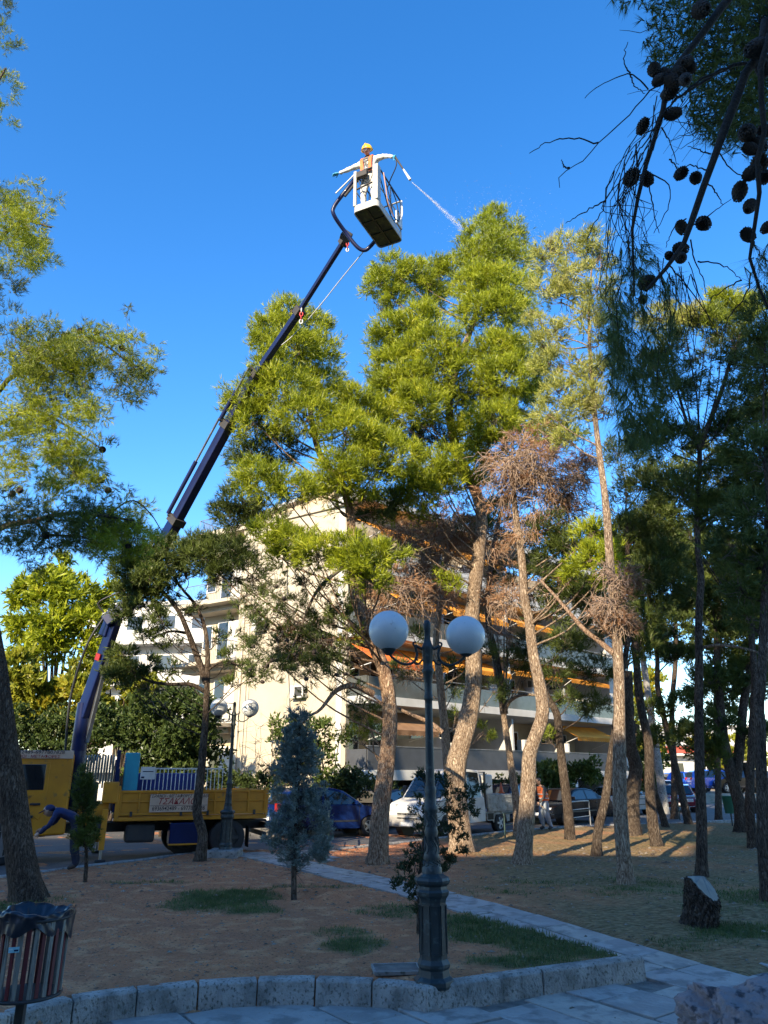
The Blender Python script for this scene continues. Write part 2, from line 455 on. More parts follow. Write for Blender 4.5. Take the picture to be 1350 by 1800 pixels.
# near ground grid
xs = np.arange(-17, 21, 0.1); ys = np.r_[np.arange(5.5, 13.0, 0.07), np.arange(13.0, 33.0, 0.13)]
X, Y = np.meshgrid(xs, ys); Z = H(X, Y)
onpath = inpoly(X, Y, PATHP) | inpoly(X, Y, PLAZA)
Z = np.where(onpath & ~inpoly(X, Y, BED), Z - 0.035, Z)
STP = np.vstack([STREET, [[60, 60], [60, 300], [-200, 300], [-200, 0]]])
Z = np.where(inpoly(X, Y, STP), Z - 0.10, Z)
nx, ny = len(xs), len(ys)
idx = np.arange(nx * ny).reshape(ny, nx)
Fg = np.stack([idx[:-1, :-1], idx[:-1, 1:], idx[1:, 1:], idx[1:, :-1]], -1).reshape(-1, 4)
me = raw_mesh('park_ground', np.stack([X, Y, Z], -1).reshape(-1, 3), Fg, SOIL, True)
add_attr(me, 'grass', grassmask(X, Y).ravel())
st = np.clip(0.5 * (sn(X, Y, 0.8, 7) + 0.0) + np.clip((X - 0.5) / 2.5, -0.5, 0.95) + 0.15 * sn(X, Y, 3, 1), 0, 1) * 0.9
st = np.maximum(st, np.clip(grassmask(X, Y) * 1.5, 0, .8))
add_attr(me, 'straw', st.ravel())
linkob('park_ground', me, kind='structure')
# far ground
m = MB(); m.add([(-900, -900, -0.26), (900, -900, -0.26), (900, 1500, -0.26), (-900, 1500, -0.26)], [(0, 1, 2, 3)])
m.build('ground', M('far_soil', (0.22, 0.16, 0.11), (0.16, 0.13, 0.08), scale=0.3), kind='structure')
# street
ASPH = M('asphalt', (0.085, 0.083, 0.082), (0.055, 0.055, 0.057), scale=1.2, bump=0.5, bscale=90, c3=(0.13, 0.125, 0.12), s3=60, t3=0.6, dist=0.01, rough=0.85)
road = [tuple(p) for p in STREET] + [(60, 55), (60, 110), (-80, 110), (-80, 0), (-22, 0)]
m = MB(); m.add([(x, y, -0.085) for x, y in road], [tuple(range(len(road)))])
m.build('street', ASPH, kind='structure')
CONC = M('concrete', (0.30, 0.29, 0.275), (0.20, 0.19, 0.18), scale=5, bump=0.4, bscale=60, c3=(0.08, 0.085, 0.07), s3=14, t3=0.6, dist=0.01)
# street kerbs, park side
def kerbrun(line, name, w, top, bot, L0, mat, parent, off=0.0, jit=0.004, rng=RNG):
    pts = crom(np.array(line), 400); s = np.r_[0, np.cumsum(np.linalg.norm(np.diff(pts, axis=0), axis=1))]
    n = max(1, int(round(s[-1] / L0)))
    cuts = np.linspace(0, s[-1], n + 1)
    for i in range(n):
        a, b = cuts[i] + 0.006, cuts[i + 1] - 0.006
        q = [np.array([np.interp(t, s, pts[:, k]) for k in (0, 1)]) for t in np.linspace(a, b, 4)]
        d = (q[-1] - q[0]) / np.linalg.norm(q[-1] - q[0]); nrm = np.array([d[1], -d[0]])
        cz = top + rng.normal(0, jit); c = (q[0] + q[-1]) / 2
        cs = 0.022
        sec = [(0, bot), (0, cz - cs), (cs, cz), (w, cz), (w, bot)]    # out offset from front, z
        V = []; Fc = []
        for p in q:
            for o_, z in sec:
                pp = p + nrm * (off - o_) + rng.normal(0, 0.002, 2) - c; V.append((pp[0], pp[1], z))
        k = 5
        for j in range(3):
            for e in range(4): Fc.append((j * k + e, (j + 1) * k + e, (j + 1) * k + e + 1, j * k + e + 1))
        Fc.append((0, 1, 2, 3, 4)); Fc.append(tuple(15 + e for e in (4, 3, 2, 1, 0)))
        mb = MB(); mb.add(V, Fc, mat); mb.build('kerb_stone', mat, parent, loc=(c[0], c[1], 0), bevel=0.006, seg=1)
kp = empty('street_kerb', kind='structure')
kerbrun(STREET[2:5], 'k', 0.14, 0.03, -0.2, 1.0, CONC, kp)
kerbrun(STREET[5:10], 'k', 0.14, 0.035, -0.2, 1.0, CONC, kp)
# bed kerb (mossy concrete blocks)
KM = M('mossy_concrete', (0.38, 0.355, 0.32), (0.13, 0.125, 0.11), scale=3.2, bump=0.9, bscale=30, c3=(0.11, 0.105, 0.085), s3=26, t3=0.6, dist=0.02, stretch=(1.5, 1.5, 1.1), detail=12, lo=.40, hi=.72)
kq = empty('bed_kerb', kind='structure')
kerbrun(kw, 'k', 0.15, 0.012, -0.26, 0.58, KM, kq, off=0.0)
kerbrun(kw2, 'k', 0.15, 0.012, -0.26, 1.25, KM, kq, off=0.0)
e = kw2[-1]; d = (kw2[-1] - kw2[-2]); d /= np.linalg.norm(d)
# mortar bed under the paving
MORT = M('mortar', (0.22, 0.19, 0.16), (0.12, 0.105, 0.09), scale=8, bump=0.5)
m = MB(); m.add([(-12, 1, -0.222), (9, 1, -0.222), (10, 9.3, -0.222), (4.6, 9.9, -0.222), (2.9, 9.3, -0.222), (-12, 7.6, -0.222)], [(0, 1, 2, 3, 4, 5)])
m.build('paving_mortar', MORT, kind='structure')
# flagstones
FL = [M('flag_grey', (0.42, 0.37, 0.33), (0.32, 0.29, 0.26), scale=2.2, bump=0.9, bscale=18, c3=(0.22, 0.20, 0.18), s3=4, t3=0.55, detail=10, dist=0.02, rough=0.75),
      M('flag_dark', (0.34, 0.30, 0.27), (0.27, 0.245, 0.22), scale=2.6, bump=0.9, bscale=16, c3=(0.40, 0.36, 0.32), s3=4, t3=0.58, detail=10, dist=0.02, rough=0.75),
      M('flag_warm', (0.47, 0.40, 0.33), (0.36, 0.31, 0.26), scale=3, bump=0.9, bscale=20, c3=(0.25, 0.22, 0.19), s3=5, t3=0.56, detail=10, dist=0.02, rough=0.8)]
flags = empty('paving', kind='structure')
def slab(quad, z, mat, th=0.05):
    q = np.array(quad); c = q.mean(0)
    V = [(*(p - c), 0.0) for p in q] + [(*((p - c) * 0.995), -th) for p in q]
    zs = [z(p) for p in q]; zz = float(np.mean(zs))
    V = [(v[0], v[1], v[2] + (zs[i % 4] - zz)) for i, v in enumerate(V)]
    mb = MB(); mb.add(V, [(0, 1, 2, 3), (7, 6, 5, 4), (4, 5, 1, 0), (5, 6, 2, 1), (6, 7, 3, 2), (7, 4, 0, 3)], mat)
    return mb.build('paving_slab', mat, flags, loc=(c[0], c[1], zz), bevel=0.005, seg=1)
rr = random.Random(5)
def tile_area(poly, ang, cw, ch, z, seed, gap=0.012, lim=None, xmin=-99, xmax=99, fudge=0.0):
    R_ = random.Random(seed); ca, sa = math.cos(ang), math.sin(ang)
    pl = np.array(poly); pr = np.stack([pl[:, 0] * ca + pl[:, 1] * sa, -pl[:, 0] * sa + pl[:, 1] * ca], 1)
    v = pr[:, 1].min(); k = 0
    while v < pr[:, 1].max():
        hgt = ch * R_.uniform(0.75, 1.3); u = pr[:, 0].min() - R_.random() * cw
        while u < pr[:, 0].max():
            w_ = cw * R_.uniform(0.55, 1.45)
            j = lambda s_=0.03: R_.uniform(-s_, s_)
            q = [(u + gap + j(), v + gap + j(.015)), (u + w_ - gap + j(), v + gap + j(.015)), (u + w_ - gap + j(), v + hgt - gap + j(.015)), (u + gap + j(), v + hgt - gap + j(.015))]
            q = [(a * ca - b * sa, a * sa + b * ca) for a, b in q]
            c = np.mean(q, 0)
            cnt = sum(bool(inpoly(np.array([a]), np.array([b]), pl)[0]) for a, b in [c] + q)
            if (cnt >= 3) and xmin < c[0] < xmax and (lim is None or lim(c)):
                t = R_.gauss(0, 0.005)
                slab(q, lambda p: z(p) + t, FL[R_.choice((0, 0, 1, 2))]); k += 1
            u += w_
        v += hgt
    return k
zpl = lambda p: float(base(p[1])) + 0.004
pa = math.atan2(PATH_L[-1][1] - PATH_L[0][1], PATH_L[-1][0] - PATH_L[0][0])
n1 = tile_area(PATHP, pa, 0.85, 0.46, zpl, 3)
n2 = tile_area(PLAZA, pa + 0.06, 0.95, 0.55, zpl, 4, xmin=-6, xmax=7.5, lim=lambda c: c[1] > 5.6 and abs(c[0]) < 0.62 * c[1] and not inpoly(np.array([c[0]]), np.array([c[1]]), PATHP)[0])
# lighter paved crossing where the path meets the street
CROSS = np.array([PATH_L[-1], PATH_R[-1], [-1.3, 21.3], [-4.1, 21.3]])
n3 = tile_area(CROSS, pa, 0.6, 0.4, lambda p: 0.004, 8)
print('slabs', n1, n2, n3)
# grass blades
def blades():
    rng = np.random.default_rng(3)
    Vs = []
    N = 420000
    x = rng.uniform(-8, 9.5, N); y = rng.uniform(7.5, 19, N) 
    keep = (rng.random(N) < grassmask(x, y) * np.clip(16 / y - .3, .2, 1)) & ~inpoly(x, y, PATHP) & ~inpoly(x, y, PLAZA)
    dpt = (np.abs(x) < 0.6 * y + 0.5); keep &= dpt
    x = x[keep]; y = y[keep]; n = len(x)
    h = rng.uniform(0.02, 0.06, n); w = rng.uniform(0.003, 0.006, n) * np.clip(y / 9, 1, 2); a = rng.uniform(0, 6.28, n)
    z = H(x, y)
    b1 = np.stack([x + np.cos(a) * w, y + np.sin(a) * w, z - 0.004], 1); b2 = np.stack([x - np.cos(a) * w, y - np.sin(a) * w, z - 0.004], 1)
    tp = np.stack([x + rng.normal(0, .02, n), y + rng.normal(0, .02, n), z + h], 1)
    V = np.stack([b1, b2, tp], 1).reshape(-1, 3)
    me = raw_mesh('grass', V, np.arange(3 * n).reshape(-1, 3), leafmat('grass_blade', (0.05, 0.085, 0.02), (0.13, 0.16, 0.05), trans=0.25, scale=3, c3=(.25, .21, .1)))
    linkob('grass', me, kind='stuff', label='short patchy green grass growing on the park soil')
    print('grass', n)
blades()
def litter():
    rng = np.random.default_rng(9); N = 7000
    x = rng.uniform(-9, 11, N); y = rng.uniform(7.5, 22, N); k = (np.abs(x) < .6 * y + .5) & ~inpoly(x, y, STP)
    edge = rng.random(N) < 0.25
    k &= ~((inpoly(x, y, PATHP) | inpoly(x, y, PLAZA)) & ~edge)
    x = x[k]; y = y[k]; n = len(x); z = H(x, y) + 0.003
    s = np.minimum(rng.exponential(0.0045, n) + 0.0035, .02) * np.clip(y / 12, .6, 1.6); a = rng.uniform(0, 6.28, n); el = rng.uniform(.6, 3.0, n)
    V = []; Fc = []
    cx, cy = np.cos(a), np.sin(a)
    P4 = [(-1, -1, 0), (1, -1, 0), (1, 1, 0), (-1, 1, 0), (0, 0, 1.1)]
    for i, (u, v, w) in enumerate(P4):
        V.append(np.stack([x + s * (u * el * cx - v * cy), y + s * (u * el * cy + v * cx), z + w * s], 1))
    V = np.stack(V, 1).reshape(-1, 3)
    b = np.arange(n)[:, None] * 5
    Fc = np.concatenate([b + np.array([[0, 1, 4]]), b + np.array([[1, 2, 4]]), b + np.array([[2, 3, 4]]), b + np.array([[3, 0, 4]])])
    me = raw_mesh('pebbles', V, Fc, leafmat('pebble', (0.10, 0.07, 0.05), (0.33, 0.27, 0.2), trans=0.0, scale=40, c3=(.42, .37, .3)))
    linkob('pebbles', me, kind='stuff', label='small stones, bark chips and dry bits strewn over the park soil')
litter()

def needle_litter():
    rng = np.random.default_rng(19); N = 46000
    x = rng.uniform(-9, 11, N); y = 7.4 + 14 * rng.random(N) ** 1.5
    cl = 0.5 + 0.5 * sn(x, y, 1.9, 12) + 0.3 * sn(x, y, 6, 13)
    k = (np.abs(x) < .6 * y + .5) & ~inpoly(x, y, STP) & (rng.random(N) < cl)
    pav = inpoly(x, y, PATHP) | inpoly(x, y, PLAZA); k &= ~pav | (rng.random(N) < .05)
    x = x[k]; y = y[k]; n = len(x); pv = pav[k]; z = np.where(pv, base(y) + .012, H(x, y) + .004)
    a = rng.uniform(0, 6.28, n); l = rng.uniform(.03, .09, n); w = .0022 * np.clip(y / 9, 1, 2)
    d = np.stack([np.cos(a), np.sin(a), rng.normal(0, .12, n)], 1); q = np.stack([-np.sin(a), np.cos(a), 0 * a], 1)
    c = np.stack([x, y, z], 1)
    V = np.stack([c + q * w[:, None], c - q * w[:, None], c + d * l[:, None]], 1).reshape(-1, 3)
    linkob('needle_litter', raw_mesh('needle_litter', V, np.arange(3 * n).reshape(-1, 3), leafmat('dry_needle', (0.10, 0.055, 0.03), (0.34, 0.22, 0.12), trans=0.0, scale=8)), kind='stuff', label='fallen brown pine needles and twiglets scattered on the ground')
needle_litter()
# ------------------------------------------------------------------ trees
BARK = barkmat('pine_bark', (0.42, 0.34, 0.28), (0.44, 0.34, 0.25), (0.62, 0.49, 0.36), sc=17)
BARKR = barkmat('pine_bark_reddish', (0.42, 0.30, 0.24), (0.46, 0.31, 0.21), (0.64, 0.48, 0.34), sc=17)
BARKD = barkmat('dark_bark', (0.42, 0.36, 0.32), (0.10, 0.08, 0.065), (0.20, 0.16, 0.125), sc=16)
TWIG = M('twig', (0.17, 0.125, 0.095), (0.11, 0.085, 0.07), scale=3, rough=.9)
DEADT = M('dead_twig', (0.40, 0.29, 0.21), (0.26, 0.18, 0.13), scale=2, rough=.9)
NB = leafmat('needles_bright', (0.15, 0.195, 0.012), (0.40, 0.45, 0.02), scale=1.6, trans=0.3, c3=(0.5, 0.48, 0.04))  # also paints sunlit lobes in crowns that are otherwise dark
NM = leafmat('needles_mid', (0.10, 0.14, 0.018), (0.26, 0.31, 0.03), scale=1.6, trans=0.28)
ND = leafmat('needles_dark', (0.05, 0.075, 0.018), (0.12, 0.155, 0.028), scale=1.3, trans=0.25)  # also paints shaded lobes in crowns that are otherwise bright
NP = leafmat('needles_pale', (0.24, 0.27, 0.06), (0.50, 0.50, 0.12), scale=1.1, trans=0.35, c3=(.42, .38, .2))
NK = leafmat('needles_dead', (0.22, 0.11, 0.06), (0.44, 0.26, 0.14), scale=1.5, trans=0.2)

def foliage(lobes, rng, L=0.15, w=0.022, dens=40, per=22, nn=7, sub=0.2, flat=0.68, droop=0.0, up=0.5):
    """many needle-sized faces gathered in tufts on the outer part of each lobe. lobes: (centre, radius, density factor)"""
    out = []
    for c, R_, df in lobes:
        K = max(3, int(dens * df * R_ * R_))
        d = rng.normal(size=(K, 3)); d[:, 2] += 0.25; d /= np.linalg.norm(d, axis=1)[:, None]
        rad = R_ * (0.45 + 0.55 * rng.random(K) ** 0.6) * (1 + 0.16 * np.sin(d[:, 0] * 7 + c[0]) * np.sin(d[:, 1] * 6 + d[:, 2] * 8 + c[2]))
        cc = np.asarray(c) + d * rad[:, None] * np.array([1, 1, flat])
        s = sub * min(1.0, 0.5 + R_ * .6) * .88
        S = per
        sh = cc[:, None, :] + rng.normal(size=(K, S, 3)) * np.array([s * .62, s * .62, s * .42])
        ax = d[:, None, :] * 0.55 + np.array([0, 0, up - droop]) + rng.normal(size=(K, S, 3)) * 0.5
        ax /= np.linalg.norm(ax, axis=2)[..., None]
        sh = sh.reshape(-1, 1, 3); ax = ax.reshape(-1, 1, 3); n = sh.shape[0]
        t = rng.random((n, nn, 1)) * L * 0.8
        nd = ax + rng.normal(size=(n, nn, 3)) * 0.34; nd /= np.linalg.norm(nd, axis=2)[..., None]
        b = sh + ax * t
        l = L * rng.uniform(0.65, 1.15, (n, nn, 1))
        pr = np.cross(nd, rng.normal(size=(n, nn, 3))); pr /= np.linalg.norm(pr, axis=2)[..., None] + 1e-9
        tri = np.stack([b + pr * w / 2, b - pr * w / 2, b + nd * l], 2)
        out.append(tri.reshape(-1, 3))
    return np.concatenate(out)
def twigs(starts, rng, n, length, r, seg=5, grav=-0.1, curl=0.45, spread=1.0):
    """thin crooked three-sided twigs starting at points (p,dir)"""
    P0 = np.repeat(np.array([s[0] for s in starts]), n, 0); D = np.repeat(np.array([s[1] for s in starts], float), n, 0)
    Nn = len(P0)
    P0 = P0 + rng.normal(size=P0.shape) * 0.03 * spread
    D = D + rng.normal(size=D.shape) * 0.6 * spread; D /= np.linalg.norm(D, axis=1)[:, None]
    ln = length * rng.uniform(0.4, 1.2, Nn)
    pts = [P0]; dd = D
    for i in range(seg):
        dd = dd + rng.normal(size=dd.shape) * curl + np.array([0, 0, grav]); dd /= np.linalg.norm(dd, axis=1)[:, None]
        pts.append(pts[-1] + dd * (ln / seg)[:, None])
    pts = np.stack(pts, 1)
    a = np.cross(D, [0.3, 0.2, 1.0]); a /= np.linalg.norm(a, axis=1)[:, None] + 1e-9
    b = np.cross(D, a)
    V = []
    for k in range(3):
        o = (a * math.cos(2.094 * k) + b * math.sin(2.094 * k))
        rad = r * np.linspace(1, 0.35, seg + 1)
        V.append(pts + o[:, None, :] * rad[None, :, None])
    V = np.stack(V, 2)      # N, seg+1, 3, 3
    idx = np.arange(Nn * (seg + 1) * 3).reshape(Nn, seg + 1, 3)
    F_ = []
    for k in range(3):
        k2 = (k + 1) % 3
        F_.append(np.stack([idx[:, :-1, k], idx[:, :-1, k2], idx[:, 1:, k2], idx[:, 1:, k]], -1).reshape(-1, 4))
    return V.reshape(-1, 3), np.concatenate(F_), pts[:, -1]
def trunk_mesh(mb, pts, radii, mat, sides=14, n=40, rough=0.06, flare=True, seed=0):
    rng = np.random.default_rng(seed)
    pr = np.hstack([np.asarray(pts, float), np.asarray(radii, float)[:, None]])
    q = crom(pr, n); c = q[:, :3]; r = np.maximum(q[:, 3], 0.004)
    if flare:
        s = c[:, 2] - c[0, 2]; r = r * (1 + 0.28 * np.exp(-np.maximum(s, 0) / 0.2))
    T, N, B = frames(c)
    V = []; Fc = []
    for i in range(n):
        for k in range(sides):
            a = 2 * math.pi * k / sides
            fl_ = math.exp(-max(c[i][2] - c[0][2] - .1, 0) / .2) if flare else 0
            rr_ = r[i] * (1 + .22 * fl_ * math.sin(a * 5 + seed) + rough * math.sin(a * 3 + i * 0.35 + seed) + rough * 0.6 * math.sin(a * 5 - i * .8 + seed * 2) + rng.normal(0, rough * 0.35))
            V.append(c[i] + (N[i] * math.cos(a) + B[i] * math.sin(a)) * rr_)
    for i in range(n - 1):
        for k in range(sides):
            k2 = (k + 1) % sides
            Fc.append((i * sides + k, i * sides + k2, (i + 1) * sides + k2, (i + 1) * sides + k))
    mb.add(V, Fc, mat, True)
    return c, r
def pine(label, base, trunk, wb, wt, lobes, mat=NB, bark=BARK, seed=0, depths=None, group=None, name='pine_tree', cat='tree', dens=46, L=0.165, w=0.0155,
         dead=None, limbs=True, bw=0.05, sides=14, extra=None, sub=0.2, lean=0.0, per=22, twn=5):
    """base (px,py) on the ground; trunk pixel points upward at depth D0(+lean per step); lobes (px,py,rpx,dD[,dens[,mat]])"""
    rng = np.random.default_rng(seed + 100)
    b = G(*base); D0 = b[1]
    root = empty(name, gz(b, -0.02), label=label, cat=cat, group=group)
    off = np.array(root.location)
    pts = [np.array([b[0], b[1], root.location[2] - 0.12])]
    for i, (x, y) in enumerate(trunk):
        pts.append(P(x, y, D0 + (depths[i] if depths else lean * (i + 1))))
    n = len(pts); wp = np.linspace(0, 1, n)
    L_ = np.r_[0, np.cumsum(np.linalg.norm(np.diff(pts, axis=0), axis=1))]; L_ /= L_[-1]
    rad = [PR(wb + (wt - wb) * t, b) * 0.38 for t in L_]
    mb = MB(); tc, tr = trunk_mesh(mb, np.array(pts) - off, rad, bark, sides=sides, n=44, seed=seed)
    mb.build('trunk', bark, root)
    tcw = tc + off
    byd = {}
    limb_pts = []
    for lb in lobes:
        px, py, rp, dD = lb[:4]; df = lb[4] if len(lb) > 4 else 1.0; mt = lb[5] if len(lb) > 5 and lb[5] else mat
        c = P(px, py, D0 + dD); R_ = PR(rp, c)
        byd.setdefault(mt.name, []).append((c - off, R_, df, mt))
        # limb from the trunk to the lobe
        dh = np.hypot(tcw[:, 0] - c[0], tcw[:, 1] - c[1])
        sc = np.abs(tcw[:, 2] - (c[2] - 0.55 * dh - 0.2)); sc = sc + 0.4 * dh; sc[:int(len(tcw) * 0.15)] += 5
        j = int(np.argmin(sc)); s = tcw[j]
        limb_pts.append((s - off, c - off, R_, tr[j], df))
    if limbs:
        tw_st = []
        for s, c, R_, r0, df in limb_pts:
            mid = (s + c) / 2 + np.array([0, 0, -0.08 * np.linalg.norm(c - s)]) + rng.normal(0, 0.08, 3)
            q = crom([s, mid, c], 9)
            m2 = MB(); rr_ = min(bw * .6, r0 * 0.6) 
            m2.tube(q, np.linspace(rr_, 0.009, 9), 6, bark, caps=False); m2.build('branch', bark, root)
            for t in range(3):
                dv = rng.normal(size=3); dv[2] += .3; dv /= np.linalg.norm(dv); tw_st.append((c - dv * 0.05 if t else q[6], dv))
        Rm = float(np.mean([l[2] for l in limb_pts]))
        V, Fq, tips = twigs(tw_st, rng, twn, Rm * 1.05, 0.011, seg=4, grav=0.02, curl=0.35)
        linkob('twigs', raw_mesh('twigs', V, Fq, TWIG), root, kind='stuff')
    for nm, ls in byd.items():
        V = foliage([(c, R_ * 1.14, df) for c, R_, df, _ in ls], rng, L=L, w=w, dens=dens * 1.9, sub=sub, per=per)
        me = raw_mesh('crown', V, np.arange(len(V)).reshape(-1, 3), ls[0][3])
        linkob('crown', me, root, kind='stuff')
        NTRI[0] += len(V) // 3
    if dead:
        for (px, py, rp, dD, nt_) in dead:
            c = P(px, py, D0 + dD) - off; R_ = PR(rp, c + off)
            st_ = []
            for k in range(nt_):
                d = rng.normal(size=3) * [1, 1, .8]; st_.append((c + d * R_ * 0.42, d / np.linalg.norm(d)))
            V, Fq, tips = twigs(st_, rng, 6, R_ * 1.35, 0.011, seg=6, grav=-0.22, curl=0.45)
            linkob('dead_twigs', raw_mesh('dead_twigs', V, Fq, DEADT), root, kind='stuff')
            V = foliage([(c, R_ * 1.25, 0.34)], rng, L=L, w=w, dens=dens, sub=sub, droop=.7)
            linkob('dead_needles', raw_mesh('dead_needles', V, np.arange(len(V)).reshape(-1, 3), NK), root, kind='stuff')
            NTRI[0] += len(V) // 3
    if extra: extra(root, off, D0, rng)
    return root, off, D0
NTRI = [0]
def px_limb(root, off, pts, w0, w1, mat, name='branch', sides=7):
    """limb given by (px,py,D)"""
    q = np.array([P(*p) for p in pts]); r0 = PR(w0, q[0]) / 2; r1 = PR(w1, q[-1]) / 2
    c = crom(q, 16) - off
    m = MB(); m.tube(c, np.linspace(r0, r1, 16), sides, mat, caps=False); return m.build(name, mat, root)
D_ = NM

# A: broad bright pine left of centre
def exA(root, off, D0, rng):
    px_limb(root, off, [(655, 1220, D0), (620, 1205, D0 - .4), (590, 1215, D0 - .8), (560, 1250, D0 - 1.2), (525, 1262, D0 - 1.5)], 13, 3, BARKR)
    px_limb(root, off, [(612, 990, D0), (560, 1035, D0 - .6), (530, 1100, D0 - 1), (505, 1160, D0 - 1.2)], 8, 2.5, TWIG)
    px_limb(root, off, [(700, 1245, D0 + .4), (720, 1255, D0), (755, 1270, D0 - .4), (778, 1288, D0 - .5)], 5, 9, BARKR)
    st = []
    for k in range(130):
        a = P(rng.uniform(430, 610), rng.uniform(1000, 1190), D0 - rng.uniform(.3, 1.6)) - off
        d = rng.normal(size=3); st.append((a, d))
    V, Fq, tips = twigs(st, rng, 3, 0.7, 0.007, seg=5, grav=-.25, curl=.4)
    linkob('hanging_twigs', raw_mesh('hanging_twigs', V, Fq, TWIG), root, kind='stuff')
    V = foliage([(t, .11, 1.0) for t in tips[::2]], rng, L=.13, w=.014, dens=300, per=5, nn=7, sub=.1)
    linkob('hanging_needles', raw_mesh('hanging_needles', V, np.arange(len(V)).reshape(-1, 3), ND), root, kind='stuff'); NTRI[0] += len(V) // 3
    add_cones(root, tips[::8] , 0.05, off)
CONE = M('pine_cone', (0.05, 0.035, 0.027), (0.03, 0.022, 0.018), scale=60, rough=.8)
def cone_mesh(r=0.033, h=0.075, sc=9, rings=8):
    m = MB(); m.sphere((0, 0, 0), r * 0.6, CONE, 8, 6, sc=(1, 1, h / r / 1.35))
    for i in range(rings):
        t = (i + .5) / rings; z = -h / 2 + h * t; rr_ = r * math.sin(math.pi * (0.12 + 0.78 * t)) ** .7
        for k in range(sc):
            a = 2 * math.pi * (k + 0.5 * (i % 2)) / sc
            ca, sa = math.cos(a), math.sin(a); w = rr_ * 0.42
            p = lambda rad, off_, dz: (rad * ca - off_ * sa, rad * sa + off_ * ca, z + dz)
            m.add([p(rr_ * .45, -w * .5, -.004), p(rr_ * .45, w * .5, -.004), p(rr_ * 1.05, w, .003), p(rr_ * 1.2, 0, .007), p(rr_ * 1.05, -w, .003), p(rr_, 0, -.006)],
                  [(0, 1, 2, 3, 4), (0, 5, 1), (1, 5, 2), (2, 5, 3), (3, 5, 4), (4, 5, 0)], CONE)
    o = m.build('pine_cone', CONE); me = o.data; bpy.data.objects.remove(o); return me
CONE_ME = cone_mesh()
ms = MB(); ms.sphere((0, 0, 0), 0.033, CONE, 7, 5, sc=(1, 1, 1.25)); _o = ms.build('cone_small', CONE); CONE_LO = _o.data; bpy.data.objects.remove(_o)
def add_cones(root, pts, s, off, lo=True):
    for p in pts:
        o = linkob('pine_cone', CONE_LO if lo else CONE_ME, root); o.location = Vector(p); k = s / 0.033 * random.uniform(.8, 1.15); o.scale = (k, k, k)
        o.rotation_euler = (random.uniform(0, 3), random.uniform(0, 3), random.uniform(0, 3))
random.seed(4)
pine('broad bright green pine with leaning sunlit reddish trunk, rising left of the twin-globe lamp', (662, 1518),
     [(668, 1430), (681, 1330), (686, 1250), (676, 1180), (655, 1129), (638, 1085), (625, 1035), (619, 970), (615, 900), (600, 850), (572, 815), (556, 780), (545, 720), (530, 640), (518, 570), (512, 545)],
     46, 5, [(512, 556, 34, 0), (545, 575, 32, .5), (482, 582, 34, -.3), (470, 612, 28, -.5), (560, 620, 38, .3), (520, 620, 42, -.6), (478, 650, 38, -.8), (440, 690, 42, -1), (500, 690, 48, -1.2), (560, 680, 42, .2),
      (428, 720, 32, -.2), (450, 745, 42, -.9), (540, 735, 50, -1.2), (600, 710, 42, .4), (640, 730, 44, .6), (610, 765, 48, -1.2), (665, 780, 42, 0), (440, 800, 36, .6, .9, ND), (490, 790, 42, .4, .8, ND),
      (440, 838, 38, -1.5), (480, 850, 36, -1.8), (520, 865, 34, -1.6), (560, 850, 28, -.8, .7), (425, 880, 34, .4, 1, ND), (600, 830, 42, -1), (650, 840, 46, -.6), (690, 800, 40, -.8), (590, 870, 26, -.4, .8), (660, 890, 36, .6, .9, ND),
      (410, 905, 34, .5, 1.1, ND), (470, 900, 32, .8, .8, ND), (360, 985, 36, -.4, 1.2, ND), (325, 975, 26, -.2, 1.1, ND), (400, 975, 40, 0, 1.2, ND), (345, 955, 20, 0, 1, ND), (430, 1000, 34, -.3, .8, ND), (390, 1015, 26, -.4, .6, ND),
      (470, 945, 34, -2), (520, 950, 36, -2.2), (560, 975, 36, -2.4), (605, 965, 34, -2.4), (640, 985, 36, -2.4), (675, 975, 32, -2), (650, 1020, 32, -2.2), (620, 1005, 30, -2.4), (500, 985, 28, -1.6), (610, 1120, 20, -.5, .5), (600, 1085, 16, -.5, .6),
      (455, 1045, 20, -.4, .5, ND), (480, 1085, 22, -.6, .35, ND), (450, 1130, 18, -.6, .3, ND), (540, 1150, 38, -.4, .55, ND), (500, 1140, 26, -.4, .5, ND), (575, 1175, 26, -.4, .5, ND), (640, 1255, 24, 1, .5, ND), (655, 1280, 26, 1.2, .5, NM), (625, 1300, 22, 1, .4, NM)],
     mat=NB, bark=BARKR, seed=1, extra=exA, dead=[(525, 1120, 34, -.6, 14), (590, 1140, 30, -.3, 14), (700, 1040, 46, .8, 26), (560, 1080, 30, .3, 10), (660, 1090, 34, .8, 14)])
